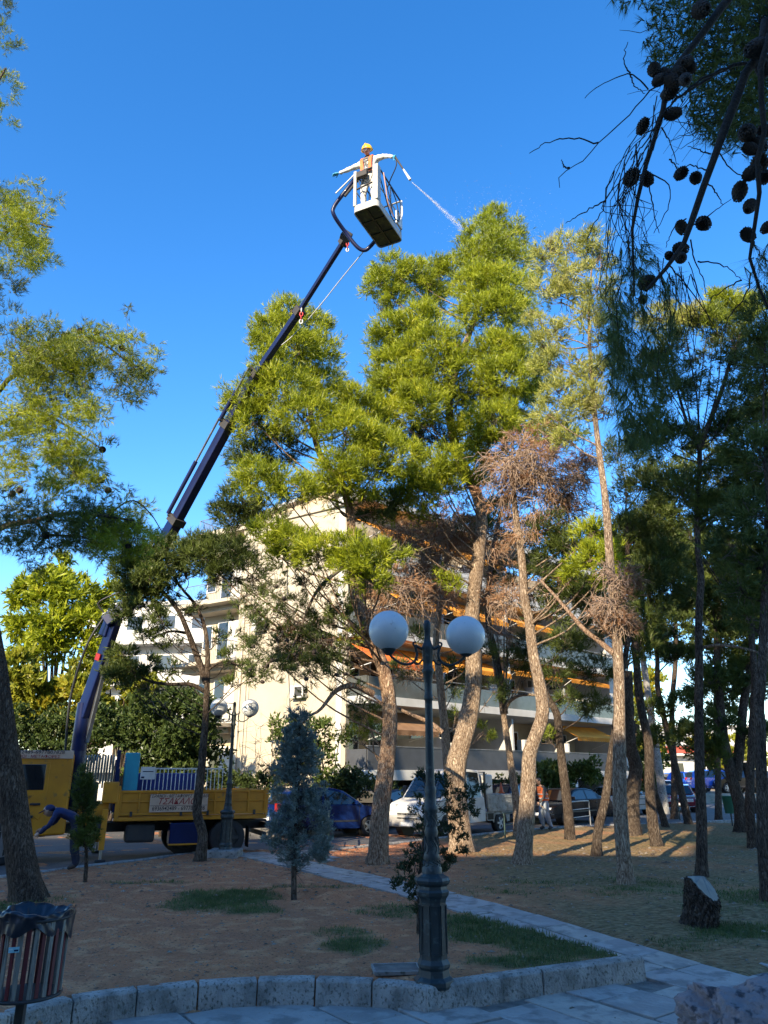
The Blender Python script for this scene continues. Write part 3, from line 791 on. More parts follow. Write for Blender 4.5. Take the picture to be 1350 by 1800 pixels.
# B: the tallest pine
pine('tallest pine with stacked bright green crown and thick sunlit trunk behind the right lamp globe', (812, 1497),
     [(803, 1410), (802, 1345), (824, 1268), (833, 1200), (832, 1130), (830, 1080), (836, 1020), (842, 960), (846, 900), (832, 855), (812, 815), (795, 760), (790, 700), (805, 640), (830, 570), (850, 500), (862, 430), (868, 385)],
     52, 6, [(868, 390, 26, 0), (848, 412, 28, -.3), (893, 415, 28, .3), (865, 440, 36, -.6), (835, 455, 26, -.6), (905, 455, 28, .3), (820, 440, 20, .5), (690, 478, 32, -.5), (668, 500, 28, -.4), (725, 490, 32, -.2), (760, 482, 28, 0), (795, 480, 30, 0),
      (830, 500, 36, -1.4), (865, 500, 42, -1.7), (905, 505, 36, -.8), (880, 550, 42, -1.8), (840, 550, 36, -1.6), (918, 550, 26, -.6), (700, 530, 28, -.2, .8), (670, 545, 14, 0), (765, 530, 28, .3), (735, 570, 40, -1.3), (700, 590, 40, -1.3),
      (760, 610, 46, -1.9), (700, 640, 42, -1.3), (680, 600, 26, -1), (780, 650, 46, -1.7), (720, 670, 42, -1.7), (880, 620, 40, -1.5), (920, 630, 36, -1.1), (940, 665, 28, -.6), (890, 665, 44, -1.9), (850, 640, 36, -.8, .8), (840, 690, 36, -1.2),
      (690, 690, 38, -1.1), (670, 665, 26, -.5), (740, 715, 44, -1.9), (700, 730, 36, -1.2), (670, 720, 24, -.3), (790, 715, 36, -.6, .7), (900, 715, 36, -1.2), (870, 740, 40, -2), (915, 750, 28, -.8), (940, 700, 24, -.2), (830, 760, 36, -.6),
      (760, 770, 34, .5, .8, ND), (715, 775, 30, .6, .8, ND), (860, 790, 36, -1.2), (800, 810, 34, -1.6), (760, 825, 36, -1.9), (720, 850, 34, -1.9), (700, 880, 24, -1.6), (745, 870, 34, -2), (780, 850, 28, -1.6), (830, 830, 24, -.7), (740, 905, 20, -1, .7), (690, 910, 14, -1),
      (800, 1030, 16, -.4, .6), (775, 1010, 18, -.4, .5)],
     mat=NB, seed=2, bw=.06, dens=50, dead=[(870, 700, 26, -.8, 8), (790, 870, 44, .6, 16), (760, 940, 52, .7, 30), (720, 980, 48, .5, 26), (790, 985, 46, .6, 26), (840, 1060, 36, .7, 14), (750, 1040, 44, .9, 26), (700, 930, 36, .8, 16), (800, 930, 44, .8, 22), (860, 960, 40, .8, 18), (870, 1040, 40, 1, 18)])
# C
pine('slender sunlit pine trunk directly behind the lamp shaft, with a crooked side branch', (799, 1480), [(788, 1355), (781, 1278), (774, 1204), (767, 1130), (771, 1080), (778, 1020), (790, 960), (800, 900)], 26, 9,
     [(800, 1175, 22, 1, .5, ND), (800, 1210, 22, 1, .4, ND), (725, 1120, 20, .6, .5, ND), (820, 930, 30, 1, .8, ND), (760, 950, 30, 1, .7, ND), (800, 1260, 14, .6, .4), (870, 1215, 24, 1.2, .5, ND), (850, 1150, 24, 1, .5, ND), (730, 1060, 24, .8, .5, ND), (820, 1110, 20, 1, .4, ND), (700, 1180, 20, 1, .45, ND), (850, 1290, 18, 1, .45)], mat=NM, seed=3, dead=[(775, 1050, 34, 0, 18), (745, 1010, 34, .6, 18), (730, 1180, 26, 1, 10)])
# D
def exD(root, off, D0, rng):
    px_limb(root, off, [(886, 1255, D0), (880, 1200, D0), (870, 1150, D0), (858, 1090, D0), (862, 1000, D0), (880, 900, D0)], 15, 7, BARKD)
    px_limb(root, off, [(886, 1255, D0), (895, 1234, D0 - .2), (915, 1222, D0 - .5), (945, 1222, D0 - .9)], 8, 4, BARK)
pine('thin pale trunk forking below a dark upper stem, just left of the bent trunk', (912, 1470), [(905, 1390), (896, 1330), (888, 1275), (885, 1250)], 20, 14,
     [(880, 900, 34, .5, .9), (905, 960, 30, .8, .7), (850, 940, 34, .8, .6), (890, 1010, 30, .5, .7), (860, 1060, 26, .4, .6), (905, 1160, 26, .6, .7), (935, 1130, 22, .4, .8), (925, 1185, 20, .3, .6)], mat=ND, seed=4, extra=exD,
     dead=[(880, 830, 40, 0, 30), (900, 990, 34, 0, 14), (870, 1110, 30, 0, 12)])
# E
pine('pine with strongly bent sunlit trunk and brown dead twigs in its crown', (918, 1520),
     [(925, 1441), (929, 1372), (930, 1327), (943, 1290), (954, 1255), (950, 1211), (939, 1157), (935, 1128), (929, 1083), (922, 1054), (918, 994), (913, 950), (905, 890), (905, 820), (925, 760)], 42, 9,
     [(1040, 940, 28, -1.2), (1060, 975, 26, -1.4), (1035, 985, 30, -1.6), (1060, 1010, 24, -1.4), (1010, 1000, 26, -1.2), (1075, 995, 14, -1.4), (1000, 960, 32, -.2, 1, ND), (960, 930, 32, 0, .9, ND), (975, 980, 34, .3, 1, ND), (1010, 1050, 34, .4, 1.1, ND), (1040, 1050, 28, .4, 1, ND),
      (990, 1030, 30, .4, 1, ND), (960, 1080, 28, .6, .8, ND), (960, 760, 30, .3, .8), (1000, 760, 28, .8, .7), (950, 1010, 24, .3, .6, ND)],
     mat=NB, bark=BARK, seed=5, dead=[(905, 810, 42, -.6, 44), (950, 820, 48, -.5, 50), (990, 860, 42, -.2, 44), (1015, 830, 30, -.2, 24), (960, 890, 42, 0, 34), (930, 850, 40, 0, 30), (930, 930, 34, 0, 20), (1030, 800, 24, 0, 16), (940, 780, 40, .2, 30), (880, 870, 34, .3, 18), (1000, 910, 36, .3, 20), (970, 1040, 34, .5, 16), (900, 1060, 30, .5, 12)])
# F
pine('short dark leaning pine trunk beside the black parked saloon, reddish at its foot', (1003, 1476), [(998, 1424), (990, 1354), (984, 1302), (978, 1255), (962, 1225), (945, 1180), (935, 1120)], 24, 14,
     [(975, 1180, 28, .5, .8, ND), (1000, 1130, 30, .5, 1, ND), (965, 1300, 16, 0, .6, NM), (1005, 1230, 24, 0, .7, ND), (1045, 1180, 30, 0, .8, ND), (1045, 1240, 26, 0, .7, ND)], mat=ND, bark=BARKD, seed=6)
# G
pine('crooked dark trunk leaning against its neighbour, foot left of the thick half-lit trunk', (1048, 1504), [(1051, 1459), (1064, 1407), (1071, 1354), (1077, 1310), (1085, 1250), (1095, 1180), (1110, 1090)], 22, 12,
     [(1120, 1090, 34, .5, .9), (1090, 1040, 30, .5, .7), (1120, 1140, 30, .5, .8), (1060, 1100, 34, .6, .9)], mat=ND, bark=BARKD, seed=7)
# H
def exH(root, off, D0, rng):
    px_limb(root, off, [(1080, 1150, D0), (1050, 1125, D0 + .3), (1030, 1110, D0 + .3), (1005, 1082, D0 + .6), (976, 1048, D0 + .9), (950, 1020, D0 + 1.2)], 11, 4, BARKR)
    px_limb(root, off, [(1076, 1122, D0), (1055, 1098, D0 - .3), (1030, 1070, D0 - .6)], 5, 2, BARKR)
pine('thick pine trunk lit halfway up, tall pale thin crown, right of the bent trunk', (1100, 1553),
     [(1092, 1459), (1089, 1389), (1089, 1285), (1089, 1207), (1085, 1130), (1079, 1052), (1073, 1000), (1066, 900), (1058, 830), (1047, 740), (1040, 660), (1035, 560), (1040, 470)], 36, 5,
     [(1040, 425, 24, 0, .8), (1000, 430, 24, .3, .7), (970, 440, 18, .3, .7), (1055, 455, 24, 0, .7), (955, 455, 22, .4, .6), (960, 510, 24, .4, .6), (950, 570, 24, .5, .6), (955, 610, 22, .4, .6), (1065, 640, 24, 0, .6), (1060, 550, 24, 0, .6), (1045, 700, 26, 0, .7), (975, 480, 24, .3, .6), (1010, 490, 28, 0, .6), (1050, 510, 28, -.3, .7), (985, 530, 28, .3, .55), (1020, 560, 28, 0, .5), (1050, 590, 28, -.2, .6), (975, 590, 24, .3, .6),
      (965, 640, 26, .3, .7), (1000, 640, 24, .2, .5), (1040, 660, 30, 0, .6), (980, 690, 30, .3, .8), (1015, 720, 30, .2, .7), (965, 730, 24, .3, .8), (1060, 720, 24, 0, .5), (1000, 770, 20, .3, .6)],
     mat=NP, seed=8, bw=.035, dens=70, extra=exH, per=16, dead=[(1085, 1010, 28, -.3, 26), (1075, 1060, 30, -.2, 30), (1095, 1090, 26, -.2, 24), (1055, 1080, 24, .3, 14)])
# right-hand grove, mostly in shade
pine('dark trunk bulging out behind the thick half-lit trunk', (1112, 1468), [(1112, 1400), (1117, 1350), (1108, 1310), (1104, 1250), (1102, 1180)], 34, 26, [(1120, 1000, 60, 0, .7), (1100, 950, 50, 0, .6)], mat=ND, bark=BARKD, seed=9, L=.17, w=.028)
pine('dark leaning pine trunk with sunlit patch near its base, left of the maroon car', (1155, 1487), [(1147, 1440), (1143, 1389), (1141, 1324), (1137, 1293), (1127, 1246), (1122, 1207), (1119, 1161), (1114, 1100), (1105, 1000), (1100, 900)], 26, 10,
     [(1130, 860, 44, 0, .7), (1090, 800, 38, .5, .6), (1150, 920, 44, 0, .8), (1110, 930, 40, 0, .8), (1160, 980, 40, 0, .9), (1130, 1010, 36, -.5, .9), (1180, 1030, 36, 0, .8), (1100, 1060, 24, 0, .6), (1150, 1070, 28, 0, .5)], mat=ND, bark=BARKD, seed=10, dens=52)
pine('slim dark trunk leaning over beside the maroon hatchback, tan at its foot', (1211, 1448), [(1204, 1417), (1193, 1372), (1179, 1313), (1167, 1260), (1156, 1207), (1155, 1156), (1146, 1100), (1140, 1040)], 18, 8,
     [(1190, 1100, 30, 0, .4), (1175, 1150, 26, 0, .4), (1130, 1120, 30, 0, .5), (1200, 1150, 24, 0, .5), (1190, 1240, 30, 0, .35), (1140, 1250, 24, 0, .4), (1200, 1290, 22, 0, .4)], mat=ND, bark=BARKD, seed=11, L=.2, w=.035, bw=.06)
pine('short slanting dark trunk between the maroon car and the leaning pair', (1172, 1455), [(1160, 1420), (1150, 1390), (1140, 1350)], 16, 12, [(1150, 1300, 24, 0, .5), (1130, 1310, 20, 0, .5)], mat=ND, bark=BARKD, seed=12, L=.2, w=.03)
def exL(root, off, D0, rng):
    px_limb(root, off, [(1229, 790, D0), (1253, 727, D0 - .2), (1270, 683, D0 - .2), (1282, 640, D0), (1300, 590, D0)], 10, 4, BARKD)
    px_limb(root, off, [(1229, 790, D0), (1210, 750, D0), (1195, 700, D0), (1180, 640, D0)], 7, 3, BARKD)
    px_limb(root, off, [(1238, 1138, D0), (1262, 1134, D0 - .4), (1300, 1138, D0 - .8), (1345, 1150, D0 - 1)], 6, 3, BARK)
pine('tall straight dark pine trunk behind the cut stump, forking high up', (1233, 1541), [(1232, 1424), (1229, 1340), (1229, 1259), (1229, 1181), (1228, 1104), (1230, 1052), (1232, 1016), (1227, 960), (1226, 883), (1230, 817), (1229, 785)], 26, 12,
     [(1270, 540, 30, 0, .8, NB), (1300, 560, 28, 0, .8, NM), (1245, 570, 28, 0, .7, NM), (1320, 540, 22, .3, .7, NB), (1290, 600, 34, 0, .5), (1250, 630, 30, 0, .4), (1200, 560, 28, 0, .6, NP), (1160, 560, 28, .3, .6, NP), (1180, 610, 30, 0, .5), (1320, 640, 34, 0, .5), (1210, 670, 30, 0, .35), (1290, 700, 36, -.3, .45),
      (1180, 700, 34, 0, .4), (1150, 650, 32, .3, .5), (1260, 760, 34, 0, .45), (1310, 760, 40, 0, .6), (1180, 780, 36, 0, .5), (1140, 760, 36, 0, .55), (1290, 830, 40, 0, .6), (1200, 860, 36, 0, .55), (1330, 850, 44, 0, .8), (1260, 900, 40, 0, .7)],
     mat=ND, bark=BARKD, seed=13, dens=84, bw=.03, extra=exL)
def exM(root, off, D0, rng):
    px_limb(root, off, [(1293, 1370, D0), (1298, 1337, D0), (1303, 1285, D0), (1308, 1233, D0), (1318, 1180, D0), (1322, 1110, D0)], 20, 10, BARKD)
    px_limb(root, off, [(1308, 1340, D0), (1318, 1380, D0), (1328, 1430, D0)], 9, 11, BARKD)
pine('forked dark trunk by the dirt bank and green bin, right of the stump', (1303, 1463), [(1301, 1424), (1291, 1382), (1280, 1337), (1271, 1290), (1266, 1240), (1262, 1181), (1258, 1100)], 30, 12,
     [(1270, 1050, 50, 0, .7), (1310, 1000, 50, 0, .8), (1250, 990, 44, 0, .7), (1330, 1080, 44, 0, .8), (1280, 1130, 40, 0, .6), (1220, 1040, 40, 0, .5), (1250, 1200, 36, 0, .6), (1320, 1180, 36, 0, .6), (1270, 1270, 30, 0, .6), (1225, 1300, 34, -1, .8), (1250, 1330, 26, -1, .6), (1330, 1290, 30, 0, .4)], mat=ND, bark=BARKD, seed=14, dens=40, L=.19, w=.032, extra=exM)
pine('large dark pine trunk cut by the right edge of the photo', (1347, 1582), [(1343, 1494), (1340, 1389), (1336, 1285), (1334, 1233), (1341, 1155), (1345, 1050), (1350, 900)], 30, 18,
     [(1320, 900, 46, 0, .8), (1290, 960, 40, .3, .8), (1340, 800, 50, 0, .8), (1300, 1030, 40, .3, .7), (1340, 980, 44, 0, .9), (1350, 700, 44, .4, .7), (1320, 1090, 34, .4, .6), (1360, 620, 50, 0, .8), (1345, 560, 34, 0, .8)], mat=ND, bark=BARKD, seed=15, dens=58)
pine('slim pine trunk far right, close to the large edge trunk', (1322, 1490), [(1318, 1400), (1322, 1300), (1326, 1200), (1320, 1100)], 22, 14,
     [(1190, 900, 50, .5, .5), (1240, 820, 46, .5, .4), (1300, 880, 46, .5, .6), (1160, 840, 40, .5, .45), (1345, 740, 50, .5, .6)], mat=ND, bark=BARKD, seed=16, dens=46, L=.17, w=.028)
bg_l = [(1120 + 230 * rr2.random(), 1010 + 270 * rr2.random(), rr2.uniform(22, 38), rr2.uniform(-1.5, 1.5), .55) for _ in range(34)] if False else []
# left side: big leaning trunk whose crown hangs into the top left
TL = []
def exQ(root, off, D0, rng):
    for pts, w0, w1 in [([(-25, 1000, D0), (-10, 935, 10.8), (60, 915, 9.9), (120, 902, 9.5), (185, 908, 9.1), (235, 915, 8.9)], 16, 3),
                        ([(-60, 880, D0), (-10, 700, 11.3), (60, 640, 10.3), (120, 595, 9.8), (175, 600, 9.5), (240, 650, 9.3)], 12, 2.5),
                        ([(-30, 760, 11.3), (30, 730, 10.3), (60, 720, 9.9), (120, 750, 9.7), (180, 790, 9.5)], 8, 2),
                        ([(-60, 600, D0 - 1), (-10, 440, 11.3), (40, 390, 10.8), (90, 400, 10.6)], 12, 3), ([(-50, 300, D0 - 1), (-20, 180, 11.3), (10, 120, 11.1)], 10, 3),
                        ([(60, 915, 9.9), (90, 940, 9.7), (150, 945, 9.5), (200, 985, 9.3)], 5, 1.5), ([(185, 908, 9.1), (230, 880, 9.0), (262, 900, 8.9), (285, 935, 8.8)], 3, 1.5)]:
        px_limb(root, off, pts, w0, w1, BARKD)
    pts = []
    for x, y in [(113, 590), (140, 582), (170, 585), (215, 612), (118, 540+50), (250, 660), (128, 640), (160, 660), (95, 750), (125, 735), (120, 780), (180, 790), (135, 830), (178, 845), (190, 862), (35, 862), (22, 868), (86, 912), (80, 942), (150, 908), (178, 905), (190, 908), (228, 915), (236, 925), (225, 960), (150, 905), (182, 935), (118, 695)]:
        pts.append(P(x, y, 9.5) - off)
    for p in pts:
        o = linkob('pine_cone', CONE_ME, root); o.location = Vector(p); k = random.uniform(.95, 1.35); o.scale = (k,) * 3; o.rotation_euler = (random.uniform(0, 3), random.uniform(0, 3), 0)
    st = []
    for (x0, y0, x1, y1, n_) in [(0, 880, 200, 960, 80), (20, 580, 255, 690, 110), (0, 690, 160, 850, 80), (0, 350, 70, 460, 30), (170, 905, 255, 965, 40)]:
        for k in range(n_):
            st.append((P(rng.uniform(x0, x1), rng.uniform(y0, y1), rng.uniform(8.8, 10.4)) - off, rng.normal(size=3)))
    V, Fq, tips = twigs(st, rng, 2, 0.34, 0.004, seg=5, grav=-.08, curl=.4)
    linkob('twigs', raw_mesh('twigs', V, Fq, TWIG), root, kind='stuff')
    def tuft(tp, dens_, mat):
        V = foliage([(t, .11, 100 * dens_) for t in tp], rng, L=.085, w=.0055, dens=1, per=3, nn=12, sub=.09, up=-.05)
        linkob('crown', raw_mesh('crown', V, np.arange(len(V)).reshape(-1, 3), mat), root, kind='stuff'); NTRI[0] += len(V) // 3
    sel = [t for t, q in zip(tips, range(len(tips)))]
    T_ = np.array(tips)
    tuft(T_[:190], 5.5, ND); tuft(T_[190:330], 5.5, NM); tuft(T_[330:], 7.0, NB)  # dark, mid and bright needle colours stand for shaded and lit tufts
pine('large leaning dark trunk at the left edge behind the litter bin, pine branches overhead', (55, 1582), [(32, 1480), (12, 1350), (-8, 1200), (-30, 1050), (-55, 880), (-70, 700), (-70, 450), (-60, 200)], 68, 32,
     [(20, 370, 34, -2.2, 1, NM), (60, 400, 30, -2.3, 1, NM), (20, 440, 40, -2.3, 1, NM), (70, 450, 26, -2.3, .8, NB), (10, 500, 34, -2.2, 1, ND), (5, 20, 24, -1.7, 1, ND), (10, 70, 22, -1.7, 1, NM), (10, 150, 28, -1.7, 1, NB), (0, 200, 24, -1.7, 1, NB), (10, 350, 28, -2.1, 1, ND),
      (100, 640, 46, -3.5, .8, NB), (60, 690, 46, -3.5, .8, NM), (150, 640, 40, -3.7, .8, NB), (190, 620, 30, -3.7, .6, NB), (30, 600, 34, -3.3, .8, ND), (20, 660, 36, -3.1, .8, ND), (60, 760, 34, -3.5, .7, ND), (110, 720, 34, -3.5, .5, NM), (20, 780, 40, -3.3, .7, ND), (100, 800, 30, -3.5, .5, NM), (170, 830, 34, -3.7, .6, ND), (180, 790, 22, -3.7, .5, NM),
      (240, 655, 20, -3.7, .6, NB), (10, 560, 24, -2.7, .7, ND), (130, 850, 30, -3.7, .4, ND)],
     mat=NB, bark=BARKD, seed=17, dens=56, L=.105, w=.0075, extra=exQ, sub=.13, bw=.03, sides=22, twn=5, per=20, limbs=False)
# R: thin pine in front of the truck
def exR(root, off, D0, rng):
    px_limb(root, off, [(363, 1200, D0), (345, 1150, D0), (331, 1113, D0 - .2), (316, 1078, D0 - .4), (295, 1050, D0 - .6), (270, 1020, D0 - .8)], 13, 5, BARKD)
    px_limb(root, off, [(359, 1215, D0), (335, 1203, D0 - .2), (300, 1203, D0 - .4), (265, 1198, D0 - .6), (240, 1185, D0 - .8), (215, 1160, D0 - .9)], 8, 2.5, BARKD)
    px_limb(root, off, [(364, 1180, D0), (385, 1165, D0 - .2), (410, 1165, D0 - .4), (432, 1185, D0 - .5)], 5, 2, BARKD)
    px_limb(root, off, [(330, 1113, D0), (300, 1110, D0 - .2), (270, 1120, D0 - .2)], 6, 2, BARKD)
pine('thin dark forked pine standing in front of the yellow truck bed', (350, 1514), [(356, 1470), (346, 1428), (352, 1374), (357, 1321), (361, 1268), (363, 1220), (365, 1149), (359, 1099), (341, 1060), (320, 1035), (299, 1005)], 25, 5,
     [(250, 985, 30, -.6, 1.2), (285, 965, 26, -.4, 1.1), (225, 1010, 30, -.6, 1.2), (265, 1020, 30, -.8, 1.2), (230, 1045, 26, -.6, 1.2), (300, 1000, 24, -.4, 1), (215, 1075, 18, -.6, 1), (250, 1065, 24, -.6, .9), (290, 1045, 24, -.4, .7), (325, 1010, 20, -.3, .5), (280, 1090, 22, -.6, .6), (250, 1110, 24, -.6, .7), (300, 1130, 18, -.2, .4), (320, 985, 20, -.5, .6),
      (215, 1150, 20, -.8, 1), (230, 1180, 22, -.8, 1), (200, 1185, 22, -.8, 1), (265, 1170, 18, -.6, .7), (300, 1175, 16, -.4, .5), (240, 1205, 16, -.6, .6), (420, 1170, 16, -.4, .5), (440, 1190, 14, -.5, .5), (400, 1155, 14, -.4, .4), (410, 1205, 14, -.4, .4), (345, 1060, 16, 0, .4), (380, 1120, 14, 0, .3), (330, 1075, 14, -.2, .5), (270, 1215, 16, -.4, .4)],
     mat=ND, bark=BARKD, seed=18, dens=70, L=.13, w=.017, extra=exR, bw=.02, sub=.17)
rr2 = random.Random(2)
for nm_, bx, by, x0, x1, y0, y1, n_, sd_ in [('tall background pine filling the gap right of the straight dark trunk', 1262, 1440, 1215, 1345, 940, 1240, 30, 41), ('tall background pine between the half-lit trunk and the straight dark trunk', 1185, 1436, 1105, 1220, 880, 1130, 24, 42)]:
    pine(nm_, (bx, by), [(bx, 1350), (bx - 4, 1250), (bx + 3, 1150), (bx, 1050), (bx - 5, 960)], 15, 8, [(rr2.uniform(x0, x1), y0 + (y1 - y0) * rr2.random(), rr2.uniform(20, 32), rr2.uniform(-1.5, 1.5), .55) for _ in range(n_)], mat=ND, bark=BARKD, seed=sd_, L=.24, w=.045, dens=22, bw=.05)
# small young trees: needles or scale sprays on a cone shape
def young(name, label, base, tips, w, shape, mat, leafL, leafW, n, stemmat=BARKD, seed=0, droop=0.0, cat='tree'):
    rng = np.random.default_rng(seed); b = G(*base); root = empty(name, gz(b, -.01), label=label, cat=cat); off = np.array(root.location)
    top = P(tips[-1][0], tips[-1][1], b[1]) - off
    q = crom([np.array([0, 0, -.05])] + [P(x, y, b[1]) - off for x, y in tips], 20)
    mb = MB(); mb.tube(q, np.linspace(PR(w, b) / 2, 0.006, 20), 9, stemmat); mb.build('trunk', stemmat, root)
    Vs = []
    lob = []
    st = []
    for (px, py, rp, df) in shape:
        c = P(px, py, b[1]) - off; R_ = PR(rp, c + off); lob.append((c, R_, df)); st.append((q[np.argmin(np.abs(q[:, 2] - c[2] + .15))], c - q[np.argmin(np.abs(q[:, 2] - c[2] + .15))] + np.array([0, 0, .05])))
    V, Fq, _ = twigs(st, rng, 4, 0.3, 0.006, seg=4, grav=.05, curl=.2, spread=.5)
    linkob('twigs', raw_mesh('twigs', V, Fq, stemmat), root, kind='stuff')
    V = foliage(lob, rng, L=leafL, w=leafW, dens=n, per=16, nn=6, sub=.09, flat=1.1, up=.5 - droop)
    linkob('crown', raw_mesh('crown', V, np.arange(len(V)).reshape(-1, 3), mat), root, kind='stuff'); NTRI[0] += len(V) // 3
    return root
CYP = leafmat('cypress_blue', (0.13, 0.18, 0.165), (0.30, 0.37, 0.34), scale=5, trans=.15)
shp = []
rs = random.Random(3)
for i in range(130):
    t = rs.random() ** .8; y = 1250 + 270 * t
    hw = 10 + 48 * min(1, t * 1.5) * (1 if t < .82 else 1 - (t - .82) * 1.8)
    shp.append((526 - 2 * t + rs.uniform(-1, 1) * hw, y, rs.uniform(7, 13), 1.0))
shp2 = shp
def cyp_depth():
    out = []
    for px, py, r, d in shp2: out.append((px, py, r, d))
    return out
b_ = young('cypress_tree', 'young blue-grey cypress on a bare stem in a round soil basin', (517, 1577), [(517, 1500), (522, 1400), (527, 1300), (528, 1244)], 11, shp, CYP, .055, .010, 640, seed=30)
ARB = leafmat('arborvitae_dark', (0.03, 0.045, 0.02), (0.06, 0.085, 0.035), scale=4, trans=.15)
shp = [(742, 1375, 12, 1), (745, 1400, 12, 1), (738, 1420, 13, 1), (745, 1440, 14, 1), (740, 1465, 14, 1), (728, 1500, 15, 1), (712, 1510, 12, 1), (705, 1535, 12, .8), (720, 1540, 16, 1), (735, 1530, 16, 1), (718, 1570, 13, .8), (732, 1580, 14, .8), (695, 1560, 8, .6), (745, 1360, 8, .8), (732, 1560, 14, 1), (745, 1500, 14, 1), (790, 1390, 12, 1), (785, 1410, 14, 1), (795, 1430, 15, 1), (780, 1450, 14, 1), (800, 1455, 15, 1), (790, 1480, 17, 1), (805, 1490, 14, 1), (782, 1510, 15, 1), (795, 1520, 12, 1), (780, 1535, 12, .8), (812, 1440, 12, .8), (820, 1410, 11, .8), (825, 1390, 8, .7), (808, 1410, 11, .9), (815, 1470, 9, .7), (765, 1370, 10, 1), (780, 1370, 8, .7), (836, 1425, 7, .5), (845, 1380, 7, .6), (765, 1480, 14, 1), (765, 1530, 12, 1)]
young('arborvitae', 'dark open-growing arborvitae shrub directly behind the lamp base', (737, 1642), [(738, 1580), (742, 1500), (752, 1430), (748, 1365)], 12, shp, ARB, .05, .014, 300, seed=31, cat='shrub')
shp = [(150 + rs.uniform(-22, 20) * (.4 + .6 * t), 1360 + 130 * t, rs.uniform(8, 15), .8) for t in [rs.random() for _ in range(40)]]
young('pine_sapling', 'small dark pine sapling beside the bending worker, in front of the truck', (150, 1550), [(152, 1500), (146, 1430), (140, 1350)], 8, shp, ND, .09, .012, 160, seed=32)
# background greenery
LEAF = leafmat('leaf_green', (0.06, 0.10, 0.02), (0.14, 0.19, 0.04), trans=.35)
LEAFY = leafmat('leaf_yellow', (0.17, 0.21, 0.02), (0.38, 0.36, 0.03), trans=.4, c3=(.5, .36, .03), scale=.6)
LEAFD2 = leafmat('leaf_mid', (0.04, 0.07, 0.018), (0.10, 0.14, 0.03), trans=.3)
LEAFD = leafmat('leaf_dark', (0.035, 0.06, 0.018), (0.08, 0.11, 0.03), trans=.25)
def bushy(name, label, px, py, D, lobes, mat, L=.16, w=.06, dens=14, cat='shrub', group=None, seed=0, trunkw=None, per=14, up=.2):
    """far tree or bush standing on the ground below (px) at distance D; lobes (px,py,rpx,dD)"""
    rng = np.random.default_rng(seed + 500); b = P(px, py, D); b[2] = -.1
    root = empty(name, b, label=label, cat=cat, group=group); off = np.array(b)
    lob = [(P(x, y, D + dd) - off, 0, dd) for x, y, r, dd in lobes]
    lob = [(c, PR(l[2], c + off), 1.0) for (c, _, _), l in zip(lob, lobes)]
    mb = MB()
    for c, R_, _ in lob[:10]:
        s = np.array([0.15 * rng.normal(), .15 * rng.normal(), -.05]); mid = (s + c) / 2 + rng.normal(0, .15, 3); mid[0] *= .5; mid[1] *= .5
        mb.tube(crom([s, mid, c], 7), np.linspace(trunkw or .05, .015, 7), 5, BARKD, caps=False)
    mb.build('trunk', BARKD, root)
    V = foliage(lob, rng, L=L, w=w, dens=dens * 1.8, per=per, nn=6, sub=.3, up=up)
    linkob('crown', raw_mesh('crown', V, np.arange(len(V)).reshape(-1, 3), mat), root, kind='stuff'); NTRI[0] += len(V) // 3
    return root
rs = random.Random(11)
def scatter(x0, x1, y0, y1, n, r0, r1, dd=1.0): return [(rs.uniform(x0, x1), rs.uniform(y0, y1), rs.uniform(r0, r1), rs.uniform(-dd, dd)) for _ in range(n)]
bushy('pine_tree', 'sunlit yellow-green pine far left beyond the truck cab', 90, 1300, 34, [(60, 1030, 26, 0), (40, 1045, 22, 0), (95, 1025, 30, -1), (130, 1050, 34, -1), (80, 1060, 30, -1), (150, 1090, 34, -1), (100, 1100, 40, -1.5), (50, 1110, 26, 0), (170, 1060, 24, 0), (120, 1020, 20, 0), (180, 1110, 24, 0), (40, 1140, 24, 0), (90, 1140, 36, -1), (150, 1140, 30, -1), (25, 1060, 10, 0), (190, 1040, 22, 0), (30, 1090, 16, 0), (110, 990, 16, 0)], NB, L=.3, w=.085, dens=16, cat='tree', trunkw=.15, per=18, seed=1)
bushy('poplar_tree', 'tall yellow-leaved poplar clump behind the truck cab', 90, 1300, 31, scatter(0, 175, 1165, 1290, 34, 20, 32, 1.5), LEAFY, L=.24, w=.15, dens=13, cat='tree', trunkw=.08, seed=2, up=.7)
bushy('autumn_tree', 'yellowing leafy tree between the crane column and dark bushes', 220, 1300, 31, scatter(175, 275, 1165, 1300, 20, 18, 28, 1.2), LEAFY, L=.24, w=.15, dens=12, cat='tree', trunkw=.08, seed=3, up=.5)
bushy('evergreen_shrub', 'dark green hedge shrub directly behind the truck cab roof', 90, 1330, 27, scatter(20, 200, 1255, 1330, 30, 20, 28, .8), LEAFD2, L=.12, w=.08, dens=22, seed=4)
bushy('evergreen_shrub', 'tall dark bush behind the white cargo railing of the truck', 310, 1330, 27, scatter(215, 375, 1230, 1380, 44, 22, 32, 1), LEAFD2, L=.14, w=.075, dens=25, seed=5)
bushy('clipped_hedge', 'clipped dark green hedge above the rear end of the yellow truck bed', 430, 1390, 27, [(x, 1378, 17, 0) for x in range(372, 490, 13)] + [(x, 1398, 17, 0) for x in range(372, 490, 13)] + [(x, 1368, 9, 0) for x in range(385, 470, 9)], LEAFD, L=.09, w=.05, dens=30, cat='hedge', seed=6)
bushy('evergreen_shrub', 'rounded grey-green shrub between the blue hatchback and the building wall', 605, 1400, 29.5, scatter(575, 640, 1365, 1400, 14, 16, 22, .5), LEAFD, L=.1, w=.06, dens=24, seed=7)
bushy('evergreen_shrub', 'bright green leafy shrub beside the blue-grey cypress', 575, 1400, 30, scatter(478, 600, 1270, 1385, 26, 16, 24, .7), LEAF, L=.16, w=.07, dens=14, seed=8)
